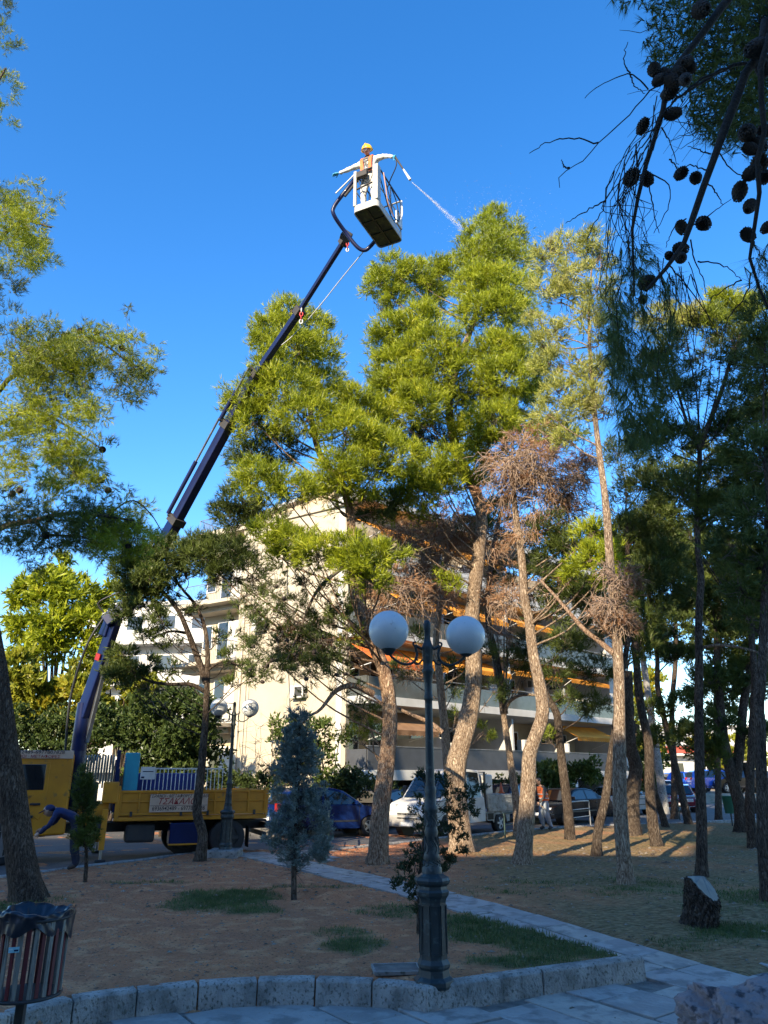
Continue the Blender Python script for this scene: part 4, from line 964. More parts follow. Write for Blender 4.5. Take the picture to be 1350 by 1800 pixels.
bushy('hedge_row', 'low dark hedge behind the parked cars below the building', 640, 1400, 31.5, scatter(540, 720, 1388, 1412, 26, 12, 16, .4), LEAFD, L=.1, w=.06, dens=26, cat='hedge', seed=9)
bushy('evergreen_shrub', 'green bush behind the black saloon under the lowest balcony', 1000, 1390, 40, scatter(935, 1050, 1345, 1385, 26, 14, 20, 1), LEAF, L=.16, w=.09, dens=14, seed=10)
bushy('hedge_row', 'low green hedge behind the pickup bed', 880, 1390, 37, scatter(845, 945, 1370, 1392, 20, 10, 13, .5), LEAFD, L=.12, w=.07, dens=20, cat='hedge', seed=11)
bushy('roadside_tree', 'sunlit light green tree beyond the cars right of the building', 1110, 1390, 55, scatter(1070, 1165, 1170, 1340, 22, 18, 26, 2), LEAFY, L=.3, w=.14, dens=5, cat='tree', trunkw=.2, seed=12, up=.4)
bushy('roadside_tree', 'green tree at the end of the building wall beside a white strip', 1060, 1380, 52, scatter(1040, 1085, 1290, 1370, 10, 12, 18, 1), LEAF, L=.25, w=.13, dens=6, cat='tree', trunkw=.15, seed=13, up=.4)
bushy('roadside_tree', 'pale green tree above the bright blue parked van', 1250, 1360, 75, scatter(1215, 1345, 1290, 1345, 18, 14, 20, 2), LEAFY, L=.35, w=.18, dens=4, cat='tree', trunkw=.2, seed=14, up=.4)
bushy('roadside_tree', 'dark rounded tree behind the grey utility pole', 1140, 1385, 50, scatter(1115, 1165, 1330, 1395, 12, 12, 18, 1), LEAFD, L=.22, w=.12, dens=7, cat='tree', trunkw=.15, seed=15, up=.4)
# leafless shrub by the building
rng = np.random.default_rng(77); b = P(470, 1400, 29); b[2] = -.1
root = empty('bare_shrub', b, label='bare leafless shrub in front of the cream wall behind the far lamp', cat='shrub')
st = [((rng.normal(0, .15), rng.normal(0, .15), 0), (rng.normal(0, .5), rng.normal(0, .3), 1.6)) for _ in range(16)]
V, F1, tips = twigs([(np.array(a), np.array(c)) for a, c in st], rng, 2, 3.2, .022, seg=7, grav=.05, curl=.16, spread=.5)
V2, F2, _ = twigs([(t, np.array([rng.normal(), rng.normal(), .6])) for t in V.reshape(-1, 8, 3, 3)[:, 3:, 0].reshape(-1, 3)], rng, 3, .8, .009, seg=4, grav=0, curl=.3)
linkob('branches', raw_mesh('branches', V, F1, TWIG), root); linkob('twigs', raw_mesh('twigs', V2, F2, TWIG), root, kind='stuff')
print('tris', NTRI)
# ------------------------------------------------------------------ buildings
CREAM = M('cream_plaster', (0.47, 0.415, 0.32), (0.41, 0.36, 0.275), scale=0.6, bump=0.15, bscale=40, rough=.9, lo=.3, hi=.75, c3=(.33, .29, .23), s3=1.8, t3=.66)
WHITEP = M('white_plaster', (0.56, 0.55, 0.52), (0.47, 0.46, 0.43), scale=1.5, bump=0.1, bscale=40, rough=.9)
TANP = M('tan_plaster', (0.50, 0.40, 0.27), (0.42, 0.33, 0.22), scale=1.5, rough=.9)
DARKPAR = M('slate_panel', (0.065, 0.07, 0.08), (0.05, 0.053, 0.06), scale=2, rough=.6)
GLASS = glassmat('window_glass')
TINT = M('smoked_glass', (0.09, 0.095, 0.09), (0.07, 0.075, 0.07), rough=.12, scale=3)
SHUT = M('shutter', (0.60, 0.58, 0.54), (0.52, 0.50, 0.46), rough=.7)
WFRAME = M('white_frame', (0.75, 0.75, 0.74), rough=.5)
IRON = M('iron_rail', (0.22, 0.22, 0.22), (0.12, 0.12, 0.12), rough=.5, metal=.3)
AWN = M('orange_awning', (0.86, 0.36, 0.035), (0.74, 0.28, 0.025), rough=.85, scale=2)
AWNR = M('red_orange_awning', (0.80, 0.20, 0.035), (0.70, 0.15, 0.03), rough=.85, scale=2)
AWNB = M('brown_awning', (0.30, 0.17, 0.09), (0.22, 0.12, 0.06), rough=.85, scale=2)
DARKIN = M('dark_interior', (0.05, 0.045, 0.04), (0.03, 0.03, 0.03), rough=.9)
BLK_ = M('dark_grille', (.05, .05, .05), rough=.6)
C0 = np.array([-1.9, 34.0])
dR = np.array([math.sin(math.radians(45)), math.cos(math.radians(45))]); nR = np.array([dR[1], -dR[0]])
dL = np.array([-math.sin(math.radians(56)), math.cos(math.radians(56))]); nL = np.array([-dL[1], -dL[0]]); nL = np.array([-math.cos(math.radians(56)), -math.sin(math.radians(56))])
bld = empty('apartment_building', (C0[0], C0[1], -0.1), label='cream four-storey corner apartment block with white balcony bands and orange awnings behind the pines', cat='building')
BO = np.array([C0[0], C0[1], -0.1])
def fb(mb, side, t0, t1, o0, o1, z0, z1, mat):
    """box on a facade: t along it, o outwards from the wall, z up"""
    d, n = (dR, nR) if side == 'R' else (dL, nL)
    V = []
    for z in (z0, z1):
        for t, o in ((t0, o0), (t1, o0), (t1, o1), (t0, o1)):
            p = C0 + d * t + n * o; V.append((p[0] - BO[0], p[1] - BO[1], z - BO[2]))
    mb.add(V, [(3, 2, 1, 0), (4, 5, 6, 7), (0, 1, 5, 4), (1, 2, 6, 5), (2, 3, 7, 6), (3, 0, 4, 7)], mat)
def fp(side, t, o, z):
    d, n = (dR, nR) if side == 'R' else (dL, nL)
    p = C0 + d * t + n * o; return np.array([p[0] - BO[0], p[1] - BO[1], z - BO[2]])
def part(name, fn, mat, parent=bld, **k):
    m = MB(); fn(m); return m.build(name, mat, parent, **k)
LR, LL = 24.0, 10.4
ZS = [2.05, 5.15, 8.15, 11.15]      # slab tops
ROOF = 14.25
# body
back = C0 + dR * LR - nR * 11; back2 = C0 + dL * LL - nL * 9
def body(m):
    pl = [C0 - nR * 2.0 + dL * 0, C0 + dR * LR - nR * 2.0, back, back2, C0 + dL * LL - nL * 1.2]
    n = len(pl); V = [(p[0] - BO[0], p[1] - BO[1], z - BO[2]) for z in (2.0, ROOF) for p in pl]
    m.add(V, [tuple(reversed(range(n))), tuple(range(n, 2 * n))] + [(i, (i + 1) % n, (i + 1) % n + n, i + n) for i in range(n)], TANP)
part('wall', body, TANP)
part('wall', lambda m: fb(m, 'L', -0.25, 6.6, -0.25, 0.0, -.2, ROOF - .003, CREAM), CREAM, label='plain cream side wall')
part('wall', lambda m: fb(m, 'L', 6.6, LL, -1.25, -1.0, -.2, ROOF - .003, CREAM), CREAM)
part('wall', lambda m: fb(m, 'L', 6.5, 6.75, -1.0, -0.01, -.2, ROOF - .004, CREAM), CREAM)
part('wall', lambda m: fb(m, 'R', 22.6, LR + .3, -2.0, 0.9, -.2, ROOF - .3, WHITEP), WHITEP, label='white end wall')
part('parapet', lambda m: (fb(m, 'R', -.3, LR + .5, -1.0, 1.5, ROOF, ROOF + .35, WHITEP)), WHITEP)
part('parapet', lambda m: (fb(m, 'L', -.3, LL, -2.3, 0.12, ROOF + .002, ROOF + .33, CREAM)), CREAM)
part('column', lambda m: fb(m, 'L', -.02, .3, -.5, .02, -.2, ROOF - .01, WHITEP), WHITEP)
# right facade
for i, z in enumerate(ZS):
    t0 = .1 if i else .1
    part('balcony_slab', lambda m: fb(m, 'R', t0, LR - 1.2, -1.98, 1.6, z - .42 if i == 0 else z - .36, z, WHITEP), WHITEP, bevel=.01)
    pm = [DARKPAR, TINT, TINT, WHITEP][i]
    for k, (a, b) in enumerate([(0.2, 5.4), (5.45, 10.6), (10.65, 16), (16.05, LR - 1.3)]):
        part('balustrade_panel', lambda m: fb(m, 'R', a, b, 1.47, 1.53, z + .002, z + (.95 if i == 0 else .82), pm), pm)
    part('balustrade_end', lambda m: fb(m, 'R', .15, .2, -1.5, 1.46, z + .002, z + .85, pm), pm)
    part('handrail', lambda m: fb(m, 'R', .15, LR - 1.3, 1.44, 1.56, z + .96, z + 1.0, IRON), IRON)
    # party walls and windows
    for t in (5.5, 11, 16.4):
        part('divider', lambda m: fb(m, 'R', t, t + .14, -1.99, 1.3, z + .004, z + (1.5 if t != 11 else 2.6), WHITEP), WHITEP)
    for t in (1.2, 3.6, 6.6, 8.8, 12.2, 14.4, 17.4, 19.8):
        w = 1.7; top = z + 2.25
        f = part('window', lambda m: (fb(m, 'R', t, t + w, -1.99, -1.93, z + .1, top, WFRAME)), WFRAME)
        part('pane', lambda m: (fb(m, 'R', t + .07, t + w / 2 - .03, -1.94, -1.925, z + .18, top - .07, GLASS), fb(m, 'R', t + w / 2 + .03, t + w - .07, -1.94, -1.925, z + .18, top - .07, GLASS)), GLASS, f)
    # plants, chairs on balconies are left as soft clutter
# awnings  (floor, t0, t1, drop angle, material)
def awning(i, a, b, mat, out=1.5, drop=.75, z=None):
    zt = ROOF - .5 if i == 3 else ZS[i + 1] - .5
    if z: zt = z
    A, B = fp('R', a, .1, zt), fp('R', b, .1, zt); C_, D2 = fp('R', b, .1 + out, zt - drop), fp('R', a, .1 + out, zt - drop)
    V = [A, B, C_, D2]; V2 = [v + np.array([0, 0, -.03]) for v in V]
    m = MB(); m.add(V + V2, [(0, 1, 2, 3), (7, 6, 5, 4), (0, 3, 7, 4), (2, 1, 5, 6), (3, 2, 6, 7), (1, 0, 4, 5)], mat)
    # valance with scallops
    n = int((b - a) / .22); 
    for k in range(n):
        t0, t1 = a + (b - a) * k / n, a + (b - a) * (k + 1) / n
        q = [fp('R', t0, .11 + out, zt - drop - .02), fp('R', t1, .11 + out, zt - drop - .02), fp('R', t1, .11 + out, zt - drop - .2), fp('R', (t0 + t1) / 2, .11 + out, zt - drop - .26), fp('R', t0, .11 + out, zt - drop - .2)]
        q2 = [v + np.array([.01, .01, 0]) for v in q]
        m.add(q + q2, [(0, 1, 2, 3, 4), (9, 8, 7, 6, 5)], mat)
    o = m.build('awning', mat, bld)
    for t in (a + .1, b - .1):
        m = MB(); m.tube([fp('R', t, -.1, zt - 1.3), fp('R', t, .1 + out, zt - drop - .04)], .02, 6, WFRAME); m.build('awning_arm', WFRAME, o)
    return o
awning(3, .6, 5.2, AWN, out=1.75, drop=1.0); awning(3, 6, 10.6, AWN, out=1.7, drop=.95)
awning(2, 2.0, 5.3, AWN, out=1.7, drop=1.05); awning(2, 5.8, 10.5, AWN, out=1.7, drop=1.0); awning(2, 11.3, 15.6, AWN, out=1.7, drop=.8)
awning(1, .3, 3.2, AWNR, out=1.75, drop=1.0); awning(1, 3.4, 5.3, AWN, out=1.7, drop=.9); awning(1, 6, 10.5, AWN, out=1.7, drop=.75); awning(1, 11.3, 16, AWN, out=1.4, drop=.45); awning(1, 17, 21.5, AWN, out=1.4, drop=.4)
awning(0, 1.6, 4.6, AWNB, out=1.6, drop=.9); awning(0, 17, 21.6, AWN, out=1.5, drop=.7)
# columns and dark garage below
for t in (.6, 5.5, 10.8, 16, 21.2):
    part('column', lambda m: fb(m, 'R', t, t + .35, .3, .65, -.1, 1.64, WHITEP), WHITEP)
part('garage_wall', lambda m: fb(m, 'R', .3, LR - 1.4, -6, -5.8, -.1, 1.7, DARKIN), DARKIN)
part('ceiling', lambda m: fb(m, 'R', .3, LR - 1.4, -5.9, -1.99, 1.66, 1.9, DARKIN), DARKIN)
# clutter on balconies
for i, t, w_, h_, mt in [(1, 2.0, .5, 1.1, WHITEP), (1, 9.6, .8, 1.3, SHUT), (2, 12.8, .5, 1.2, WHITEP), (1, 13.6, .5, 1.4, WHITEP), (0, 12.5, .7, 1.6, SHUT), (1, 19, .7, 1.2, SHUT), (2, 1, .4, 1.5, TANP), (0, 6.8, .5, 1.3, WHITEP)]:
    part('balcony_cupboard', lambda m: fb(m, 'R', t, t + w_, .5, 1.0, ZS[i] + .003, ZS[i] + h_, mt), mt, bevel=.02)
ACM = M('aircon_white', (.6, .6, .58), (.5, .5, .48), rough=.5)
for sd_, t, o_, z in [('R', 5.0, -1.9, 7.0), ('R', 9.9, -1.9, 3.9), ('R', 16.9, -1.9, 6.9), ('R', 11.6, -1.9, 9.9), ('L', 4.7, .02, 8.6), ('L', 2.0, .02, 5.2)]:
    a_ = part('air_conditioner', lambda m: fb(m, sd_, t, t + .8, o_, o_ + .3, z, z + .58, ACM), ACM, bevel=.02)
    part('fan_grille', lambda m: fb(m, sd_, t + .08, t + .5, o_ + .3, o_ + .315, z + .08, z + .5, BLK_), BLK_, a_)
# left facade: recessed strip with balconies
for i, z in enumerate([0.9, 4.25, 7.35, 10.5]):
    part('balcony_slab', lambda m: fb(m, 'L', 6.9, LL + .6, -.98, .55, z - .18, z, CREAM), CREAM, bevel=.01)
    part('slab_haunch', lambda m: fb(m, 'L', 7.1, LL + .4, -.98, -.1, z - .45, z - .182, CREAM), CREAM)
    f = part('window', lambda m: fb(m, 'L', 7.6, 9.2, -.995, -.94, z + .1, z + 2.3, WFRAME), WFRAME)
    part('shutter', lambda m: fb(m, 'L', 7.65, 8.35, -.938, -.915, z + .15, z + 2.25, SHUT), SHUT, f)
    part('pane', lambda m: fb(m, 'L', 8.42, 9.13, -.938, -.925, z + .15, z + 2.25, GLASS), GLASS, f)
    f = part('window', lambda m: fb(m, 'L', 9.6, 10.3, -.995, -.94, z + .9, z + 2.2, WFRAME), WFRAME)
    part('pane', lambda m: fb(m, 'L', 9.66, 10.24, -.938, -.925, z + .96, z + 2.14, GLASS), GLASS, f)
    rl = MB()
    for k in range(36):
        t = 6.95 + k * (LL + .6 - 7.0) / 35
        rl.tube([fp('L', t, .5, z), fp('L', t, .5, z + .95)], .009, 4, IRON)
    for k in range(14): rl.tube([fp('L', 6.95, -.95 + k * .11, z), fp('L', 6.95, -.95 + k * .11, z + .95)], .009, 4, IRON)
    rl.build('railing', IRON, bld, kind='stuff')
    rl = MB(); rl.tube([fp('L', 6.95, -.95, z + .96), fp('L', 6.95, .5, z + .96), fp('L', LL + .6, .5, z + .96)], .02, 6, IRON, smooth=False); rl.build('handrail', IRON, bld)
# flower pots in orange on balcony
for t, i in ((9.7, 1), (10.3, 1), (10, 0)):
    z = [0.9, 4.25][i]
    m = MB(); m.lathe([(.1, 0), (.14, .25), (.12, .25)], 10, AWNR); o = m.build('flower_pot', AWNR, bld); o.location = Vector(fp('L', t, .3, z + .75))
# pipes on cream wall
PIPE = M('drain_pipe', (0.62, 0.56, 0.46), rough=.6)
for t, r in ((6.3, .05), (5.9, .02), (5.7, .015)):
    m = MB(); m.tube([fp('L', t, .06, .0), fp('L', t, .06, ROOF - .1)], r, 6, PIPE); m.build('drain_pipe', PIPE, bld)
CAB = M('black_cable', (0.03, 0.03, 0.03), rough=.6)
m = MB(); m.tube(crom([fp('L', 3.6, .05, ROOF), fp('L', 3.4, .04, 9), fp('L', 2.9, .04, 4), fp('L', 2.6, .05, 1)], 20), .014, 4, CAB); m.build('wall_cable', CAB, bld)
# lower terrace wall with bicycles' strip in tan
part('terrace_wall', lambda m: fb(m, 'L', 1.2, 10.4, 1.2, 1.4, -.1, .85, WHITEP), WHITEP)
# penthouse and roof rail
part('penthouse', lambda m: fb(m, 'R', 1.5, 14, -9, -2.6, ROOF + .003, ROOF + 2.0, TANP), TANP)
part('penthouse_roof', lambda m: fb(m, 'R', 1.2, 14.3, -9.3, -2.2, ROOF + 2.003, ROOF + 2.2, WHITEP), WHITEP)
part('penthouse', lambda m: fb(m, 'L', 4.5, 8.3, -5, -1.6, ROOF + .003, ROOF + .75, AWNB), AWN)
rl = MB()
for k in range(40):
    rl.tube([fp('L', 6.0 + k * .115, -.2, ROOF + .3), fp('L', 6.0 + k * .115, -.2, ROOF + 1.25)], .012, 4, IRON)
rl.tube([fp('L', 6.0, -.2, ROOF + 1.25), fp('L', 10.5, -.2, ROOF + 1.25), fp('L', 10.5, -3, ROOF + 1.25)], .022, 5, IRON, smooth=False)
for k in range(24): rl.tube([fp('L', 10.5, -.2 - k * .115, ROOF + .3), fp('L', 10.5, -.2 - k * .115, ROOF + 1.25)], .012, 4, IRON)
rl.build('roof_railing', IRON, bld, kind='stuff')

def block(name, label, cx, D, w, d, rz, storeys, sh, z0, wall, slab, cols, seed=0, band=None, group=None, winmat=GLASS):
    """a plain apartment block with slabs, windows and balconies; front face towards the camera side (-y local)"""
    r = empty(name, (cx, D, -.1), math.radians(rz), label=label, cat='building', group=group)
    Hh = z0 + storeys * sh
    m = MB(); m.box((0, d / 2, Hh / 2), (w, d, Hh), wall); m.build('wall', wall, r)
    m = MB(); m.box((0, d / 2, Hh + .15), (w + .5, d + .5, .3), slab); m.build('roof', slab, r)
    for s in range(storeys):
        z = z0 + s * sh
        m = MB(); m.box((0, -.6, z), (w * .96, 1.2, .25), slab); m.build('balcony_slab', slab, r)
        m = MB(); m.box((0, -1.15, z + .55), (w * .96, .08, .8), band or slab); m.build('balustrade_panel', band or slab, r)
        for k in range(cols):
            x = -w / 2 + w * (k + .5) / cols
            m = MB(); m.box((x, -.03, z + 1.35), (w / cols * .55, .06, sh * .62), WFRAME); f = m.build('window', WFRAME, r)
            m = MB(); m.box((x, -.075, z + 1.35), (w / cols * .48, .03, sh * .55), winmat); m.build('pane', winmat, f)
    return r
block('apartment_building', 'white apartment block with long plain balconies behind the crane elbow', -16.5, 56, 13, 9, -8, 4, 3.0, 2.2, WHITEP, WHITEP, 5)
block('apartment_building', 'small pale building glimpsed through the grove on the far right', 33, 95, 26, 8, 8, 2, 3.2, 1.0, WHITEP, WHITEP, 9, band=M('red_band', (0.42, 0.08, 0.05), rough=.8))
block('apartment_building', 'pale distant house glimpsed right of the awning facade', 21, 84, 9, 8, 15, 3, 3, .8, CREAM, WHITEP, 3)
# unseen block added behind the camera, sized to throw shade over the square
shade_block = block('apartment_building', 'unseen tall apartment block added behind the camera to shade the square', -14, -20, 90, 12, 180, 6, 3.1, 1.7, CREAM, WHITEP, 14)
m = MB(); m.box((27, 6, 22.2), (36, 11, 3.6), CREAM); m.build('penthouse', CREAM, shade_block)  # extra upper storey, added out of view to keep the truck in shade
m = MB(); m.box((-6, -32, 17), (17, 10, 34), CREAM); twr = m.build('shade_tower', CREAM, None, label='unseen tower block added behind the camera to shade the right-hand trees', cat='building')  # unseen tower, added so the right-hand grove stays dark
for s in range(9):
    m = MB(); m.box((-6, -26.4, 2.4 + s * 3.5), (16.6, 1.2, .22), WHITEP); m.build('balcony_slab', WHITEP, twr)
# dirt bank with the far car park
BANK = M('dry_bank', (0.34, 0.26, 0.17), (0.26, 0.20, 0.12), scale=1.5, bump=.6, bscale=20, c3=(.12, .13, .06), s3=3)
m = MB(); a = [(19.5, 60), (24, 57), (45, 60), (80, 80), (80, 140), (10, 140)]
V = [(x, y, .5) for x, y in a] + [(x * 1.0 + (x - 40) * .03, y - 1.6 if y < 100 else y + 2, -.09) for x, y in a]; n = 6
m.add(V, [tuple(range(6))] + [(i, i + 6, (i + 1) % 6 + 6, (i + 1) % 6) for i in range(6)], BANK)
m.build('car_park_bank', BANK, kind='structure')
# low wall behind the truck tail
m = MB(); p, q = P(395, 1440, 25.5), P(560, 1440, 27.5); m.beam((p[0], p[1], .02), (q[0], q[1], .02), .25, .42, CONC); m.build('low_wall', CONC, None, label='low stained concrete wall across the street behind the truck tail', cat='wall')
# grey utility pole
b = P(1166, 1400, 42); pole = empty('utility_pole', (b[0], b[1], -.1), label='grey concrete utility pole beyond the maroon car', cat='pole')
m = MB(); m.tube([(0, 0, 0), (-.35, 0, 12)], [.24, .13], 10, CONC); m.build('shaft', CONC, pole)
m = MB(); m.box((-.35, 0, 11.3), (1.6, .12, .12), CONC); m.build('crossarm', CONC, pole)
# ------------------------------------------------------------------ vehicles
RUB = M('rubber', (0.022, 0.022, 0.023), (0.03, 0.03, 0.03), rough=.85)
RIM = M('rim_metal', (0.35, 0.35, 0.36), (0.25, 0.25, 0.26), rough=.35, metal=.8)
CGL = glassmat('car_glass', (0.012, 0.015, 0.018), 0.04)
BLK = M('black_plastic', (0.02, 0.02, 0.021), rough=.5)
LAMPG = M('lamp_glass', (0.55, 0.57, 0.58), rough=.1, spec=.8)
TAIL = M('tail_red', (0.35, 0.015, 0.012), rough=.2)
PLATE = M('plate_white', (0.7, 0.7, 0.7), rough=.5)
def paint(name, c, rough=.13, coat=.6, c2=None): return M(name, c, c2 or tuple(v * .93 for v in c), scale=3, rough=rough, coat=coat, spec=.22)
def wheel(parent, x, y, r, w, side, rimmat=RIM, spokes=5):
    o = empty('wheel', (x, y, r)); o.parent = parent
    m = MB()
    pr = [(r * .62, -w / 2), (r * .9, -w / 2), (r * .985, -w * .36), (r, 0), (r * .985, w * .36), (r * .9, w / 2), (r * .62, w / 2)]
    V = []; Fc = []; n = 24
    for rad, yy in pr:
        for k in range(n): a = 2 * math.pi * k / n; V.append((rad * math.cos(a), yy, rad * math.sin(a)))
    for i in range(len(pr) - 1):
        for k in range(n): Fc.append((i * n + k, (i + 1) * n + k, (i + 1) * n + (k + 1) % n, i * n + (k + 1) % n))
    m.add(V, Fc, RUB, True); m.build('tyre', RUB, o)
    m = MB(); s = side
    yy = s * w * .32
    V = [(0, yy, 0)]; 
    for k in range(n): a = 2 * math.pi * k / n; V.append((r * .64 * math.cos(a), yy - s * .02, r * .64 * math.sin(a)))
    m.add(V, [(0, 1 + k, 1 + (k + 1) % n) for k in range(n)], BLK)
    for k in range(spokes):
        a = 2 * math.pi * k / spokes
        m.beam((0, yy + s * .02, 0), (r * .6 * math.cos(a), yy + s * .015, r * .6 * math.sin(a)), r * .2, .03, rimmat, up=(0, 1, 0))
    for k in range(n):
        a, b = 2 * math.pi * k / n, 2 * math.pi * (k + 1) / n
        m.beam((r * .62 * math.cos(a), yy, r * .62 * math.sin(a)), (r * .62 * math.cos(b), yy, r * .62 * math.sin(b)), .04, r * .08, rimmat, up=(0, 1, 0))
    m.build('rim', rimmat, o)
def carbody(root, lower, gh, belt_ref, w, inset, mat, wheels_x, wr, y0=0.0):
    """lower, gh: side outlines (x,z); greenhouse leans in by inset at its top"""
    # cut wheel arches into the sill line
    z_s = min(z for _, z in lower)
    low = list(lower)
    arch = []
    for wx in sorted(wheels_x):
        R_ = wr * 1.14
        zs = z_s - wr
        a0 = math.asin(max(-1, min(1, (z_s - wr) / R_)))
        for k in range(11):
            a = math.pi - a0 - (math.pi - 2 * a0) * k / 10
            arch.append((wx + R_ * math.cos(a), wr + R_ * math.sin(a)))
    # lower polygon: start rear-bottom, arches to the front-bottom, then over the top back
    poly = [lower[0]] + arch + list(lower[1:])
    bm = bmesh.new()
    L_ = [bm.verts.new((x, w / 2, z)) for x, z in poly]; R2 = [bm.verts.new((x, -w / 2, z)) for x, z in poly]
    C1 = [bm.verts.new((x, w / 2 - .07, z + (.035 if i > len(arch) else 0))) for i, (x, z) in enumerate(poly)]
    fL = bm.faces.new(list(reversed(L_))); fR = bm.faces.new(R2)
    bm.verts.remove  # keep reference
    for v in C1: bm.verts.remove(v)
    n = len(poly)
    for i in range(n):
        bm.faces.new((L_[i], L_[(i + 1) % n], R2[(i + 1) % n], R2[i]))
    bmesh.ops.triangulate(bm, faces=[fL, fR])
    bmesh.ops.recalc_face_normals(bm, faces=bm.faces)
    me = bpy.data.meshes.new('body'); bm.to_mesh(me); bm.free(); me.materials.append(mat)
    o = linkob('body', me, root); b = o.modifiers.new('b', 'BEVEL'); b.width = .05; b.segments = 3; b.limit_method = 'ANGLE'; b.angle_limit = math.radians(50)
    me.polygons.foreach_set('use_smooth', [True] * len(me.polygons))
    wn = o.modifiers.new('n', 'WEIGHTED_NORMAL')
    # greenhouse
    zb = belt_ref; zt = max(z for _, z in gh)
    def yy(z): return w / 2 - .03 - inset * (z - zb) / (zt - zb)
    bm = bmesh.new(); n = len(gh)
    L_ = [bm.verts.new((x, yy(z), z)) for x, z in gh]; R2 = [bm.verts.new((x, -yy(z), z)) for x, z in gh]
    fs = [bm.faces.new(list(reversed(L_))), bm.faces.new(R2)]
    for i in range(n): fs.append(bm.faces.new((L_[i], L_[(i + 1) % n], R2[(i + 1) % n], R2[i])))
    bmesh.ops.recalc_face_normals(bm, faces=bm.faces)
    me = bpy.data.meshes.new('roof'); bm.to_mesh(me); bm.free(); me.materials.append(mat)
    o2 = linkob('roof', me, root); b = o2.modifiers.new('b', 'BEVEL'); b.width = .045; b.segments = 3; b.limit_method = 'ANGLE'; b.angle_limit = math.radians(25)
    me.polygons.foreach_set('use_smooth', [True] * len(me.polygons)); o2.modifiers.new('n', 'WEIGHTED_NORMAL')
    for wx in wheels_x:        # dark wells
        m = MB()
        for s in (1, -1):
            V = [(wx + wr * 1.16 * math.cos(a), s * (w / 2 - .28), wr + wr * 1.16 * math.sin(a)) for a in np.linspace(0, 2 * math.pi, 20)[:-1]]
            V2 = [(x, s * (w / 2 - .03), z) for x, y, z in V]
            m.add(V + V2, [tuple(range(19))] + [(i, (i + 1) % 19, (i + 1) % 19 + 19, i + 19) for i in range(19)], BLK)
            m.build('wheel_well', BLK, root); m = MB()
    return yy
def ghtop(gh, x):
    pts = sorted([p for p in gh]); zt = -9
    for i in range(len(gh)):
        (x1, z1), (x2, z2) = gh[i], gh[(i + 1) % len(gh)]
        if min(x1, x2) <= x <= max(x1, x2) and abs(x1 - x2) > 1e-6: zt = max(zt, z1 + (z2 - z1) * (x - x1) / (x2 - x1))
    return zt
def sidewin(root, gh, xa, xb, zb, yy, side, name='window'):
    top = []; K = 9
    for k in range(K):
        x = xa + (xb - xa) * k / (K - 1); z = ghtop(gh, x) - .085
        if z > zb + .05: top.append((x, z))
    if len(top) < 2: return
    pl = [(xa + (.0), zb + .04)] + top + [(xb, zb + .04)]
    V = [(x, side * (yy(z) + .006), z) for x, z in pl]; n = len(V)
    V2 = [(x, y - side * .03, z) for x, y, z in V]
    m = MB(); m.add(V + V2, [tuple(range(n)) if side < 0 else tuple(reversed(range(n)))] + [(i, (i + 1) % n, (i + 1) % n + n, i + n) for i in range(n)], CGL)
    m.build(name, CGL, root)
def screen(root, p, q, yy, name, m_=.09):
    (x1, z1), (x2, z2) = p, q
    a = .1; 
    x1, z1, x2, z2 = x1 + (x2 - x1) * .06, z1 + (z2 - z1) * .06, x1 + (x2 - x1) * .92, z1 + (z2 - z1) * .92
    nx, nz = (z2 - z1), -(x2 - x1); l = math.hypot(nx, nz); nx, nz = nx / l * .012, nz / l * .012
    if nz < 0: nx, nz = -nx, -nz
    V = [(x1 + nx, -yy(z1) + m_, z1 + nz), (x1 + nx, yy(z1) - m_, z1 + nz), (x2 + nx, yy(z2) - m_, z2 + nz), (x2 + nx, -yy(z2) + m_, z2 + nz)]
    V2 = [(x - nx * 3, y, z - nz * 3) for x, y, z in V]
    m = MB(); m.add(V + V2, [(0, 1, 2, 3), (7, 6, 5, 4), (0, 4, 5, 1), (1, 5, 6, 2), (2, 6, 7, 3), (3, 7, 4, 0)], CGL); m.build(name, CGL, root)
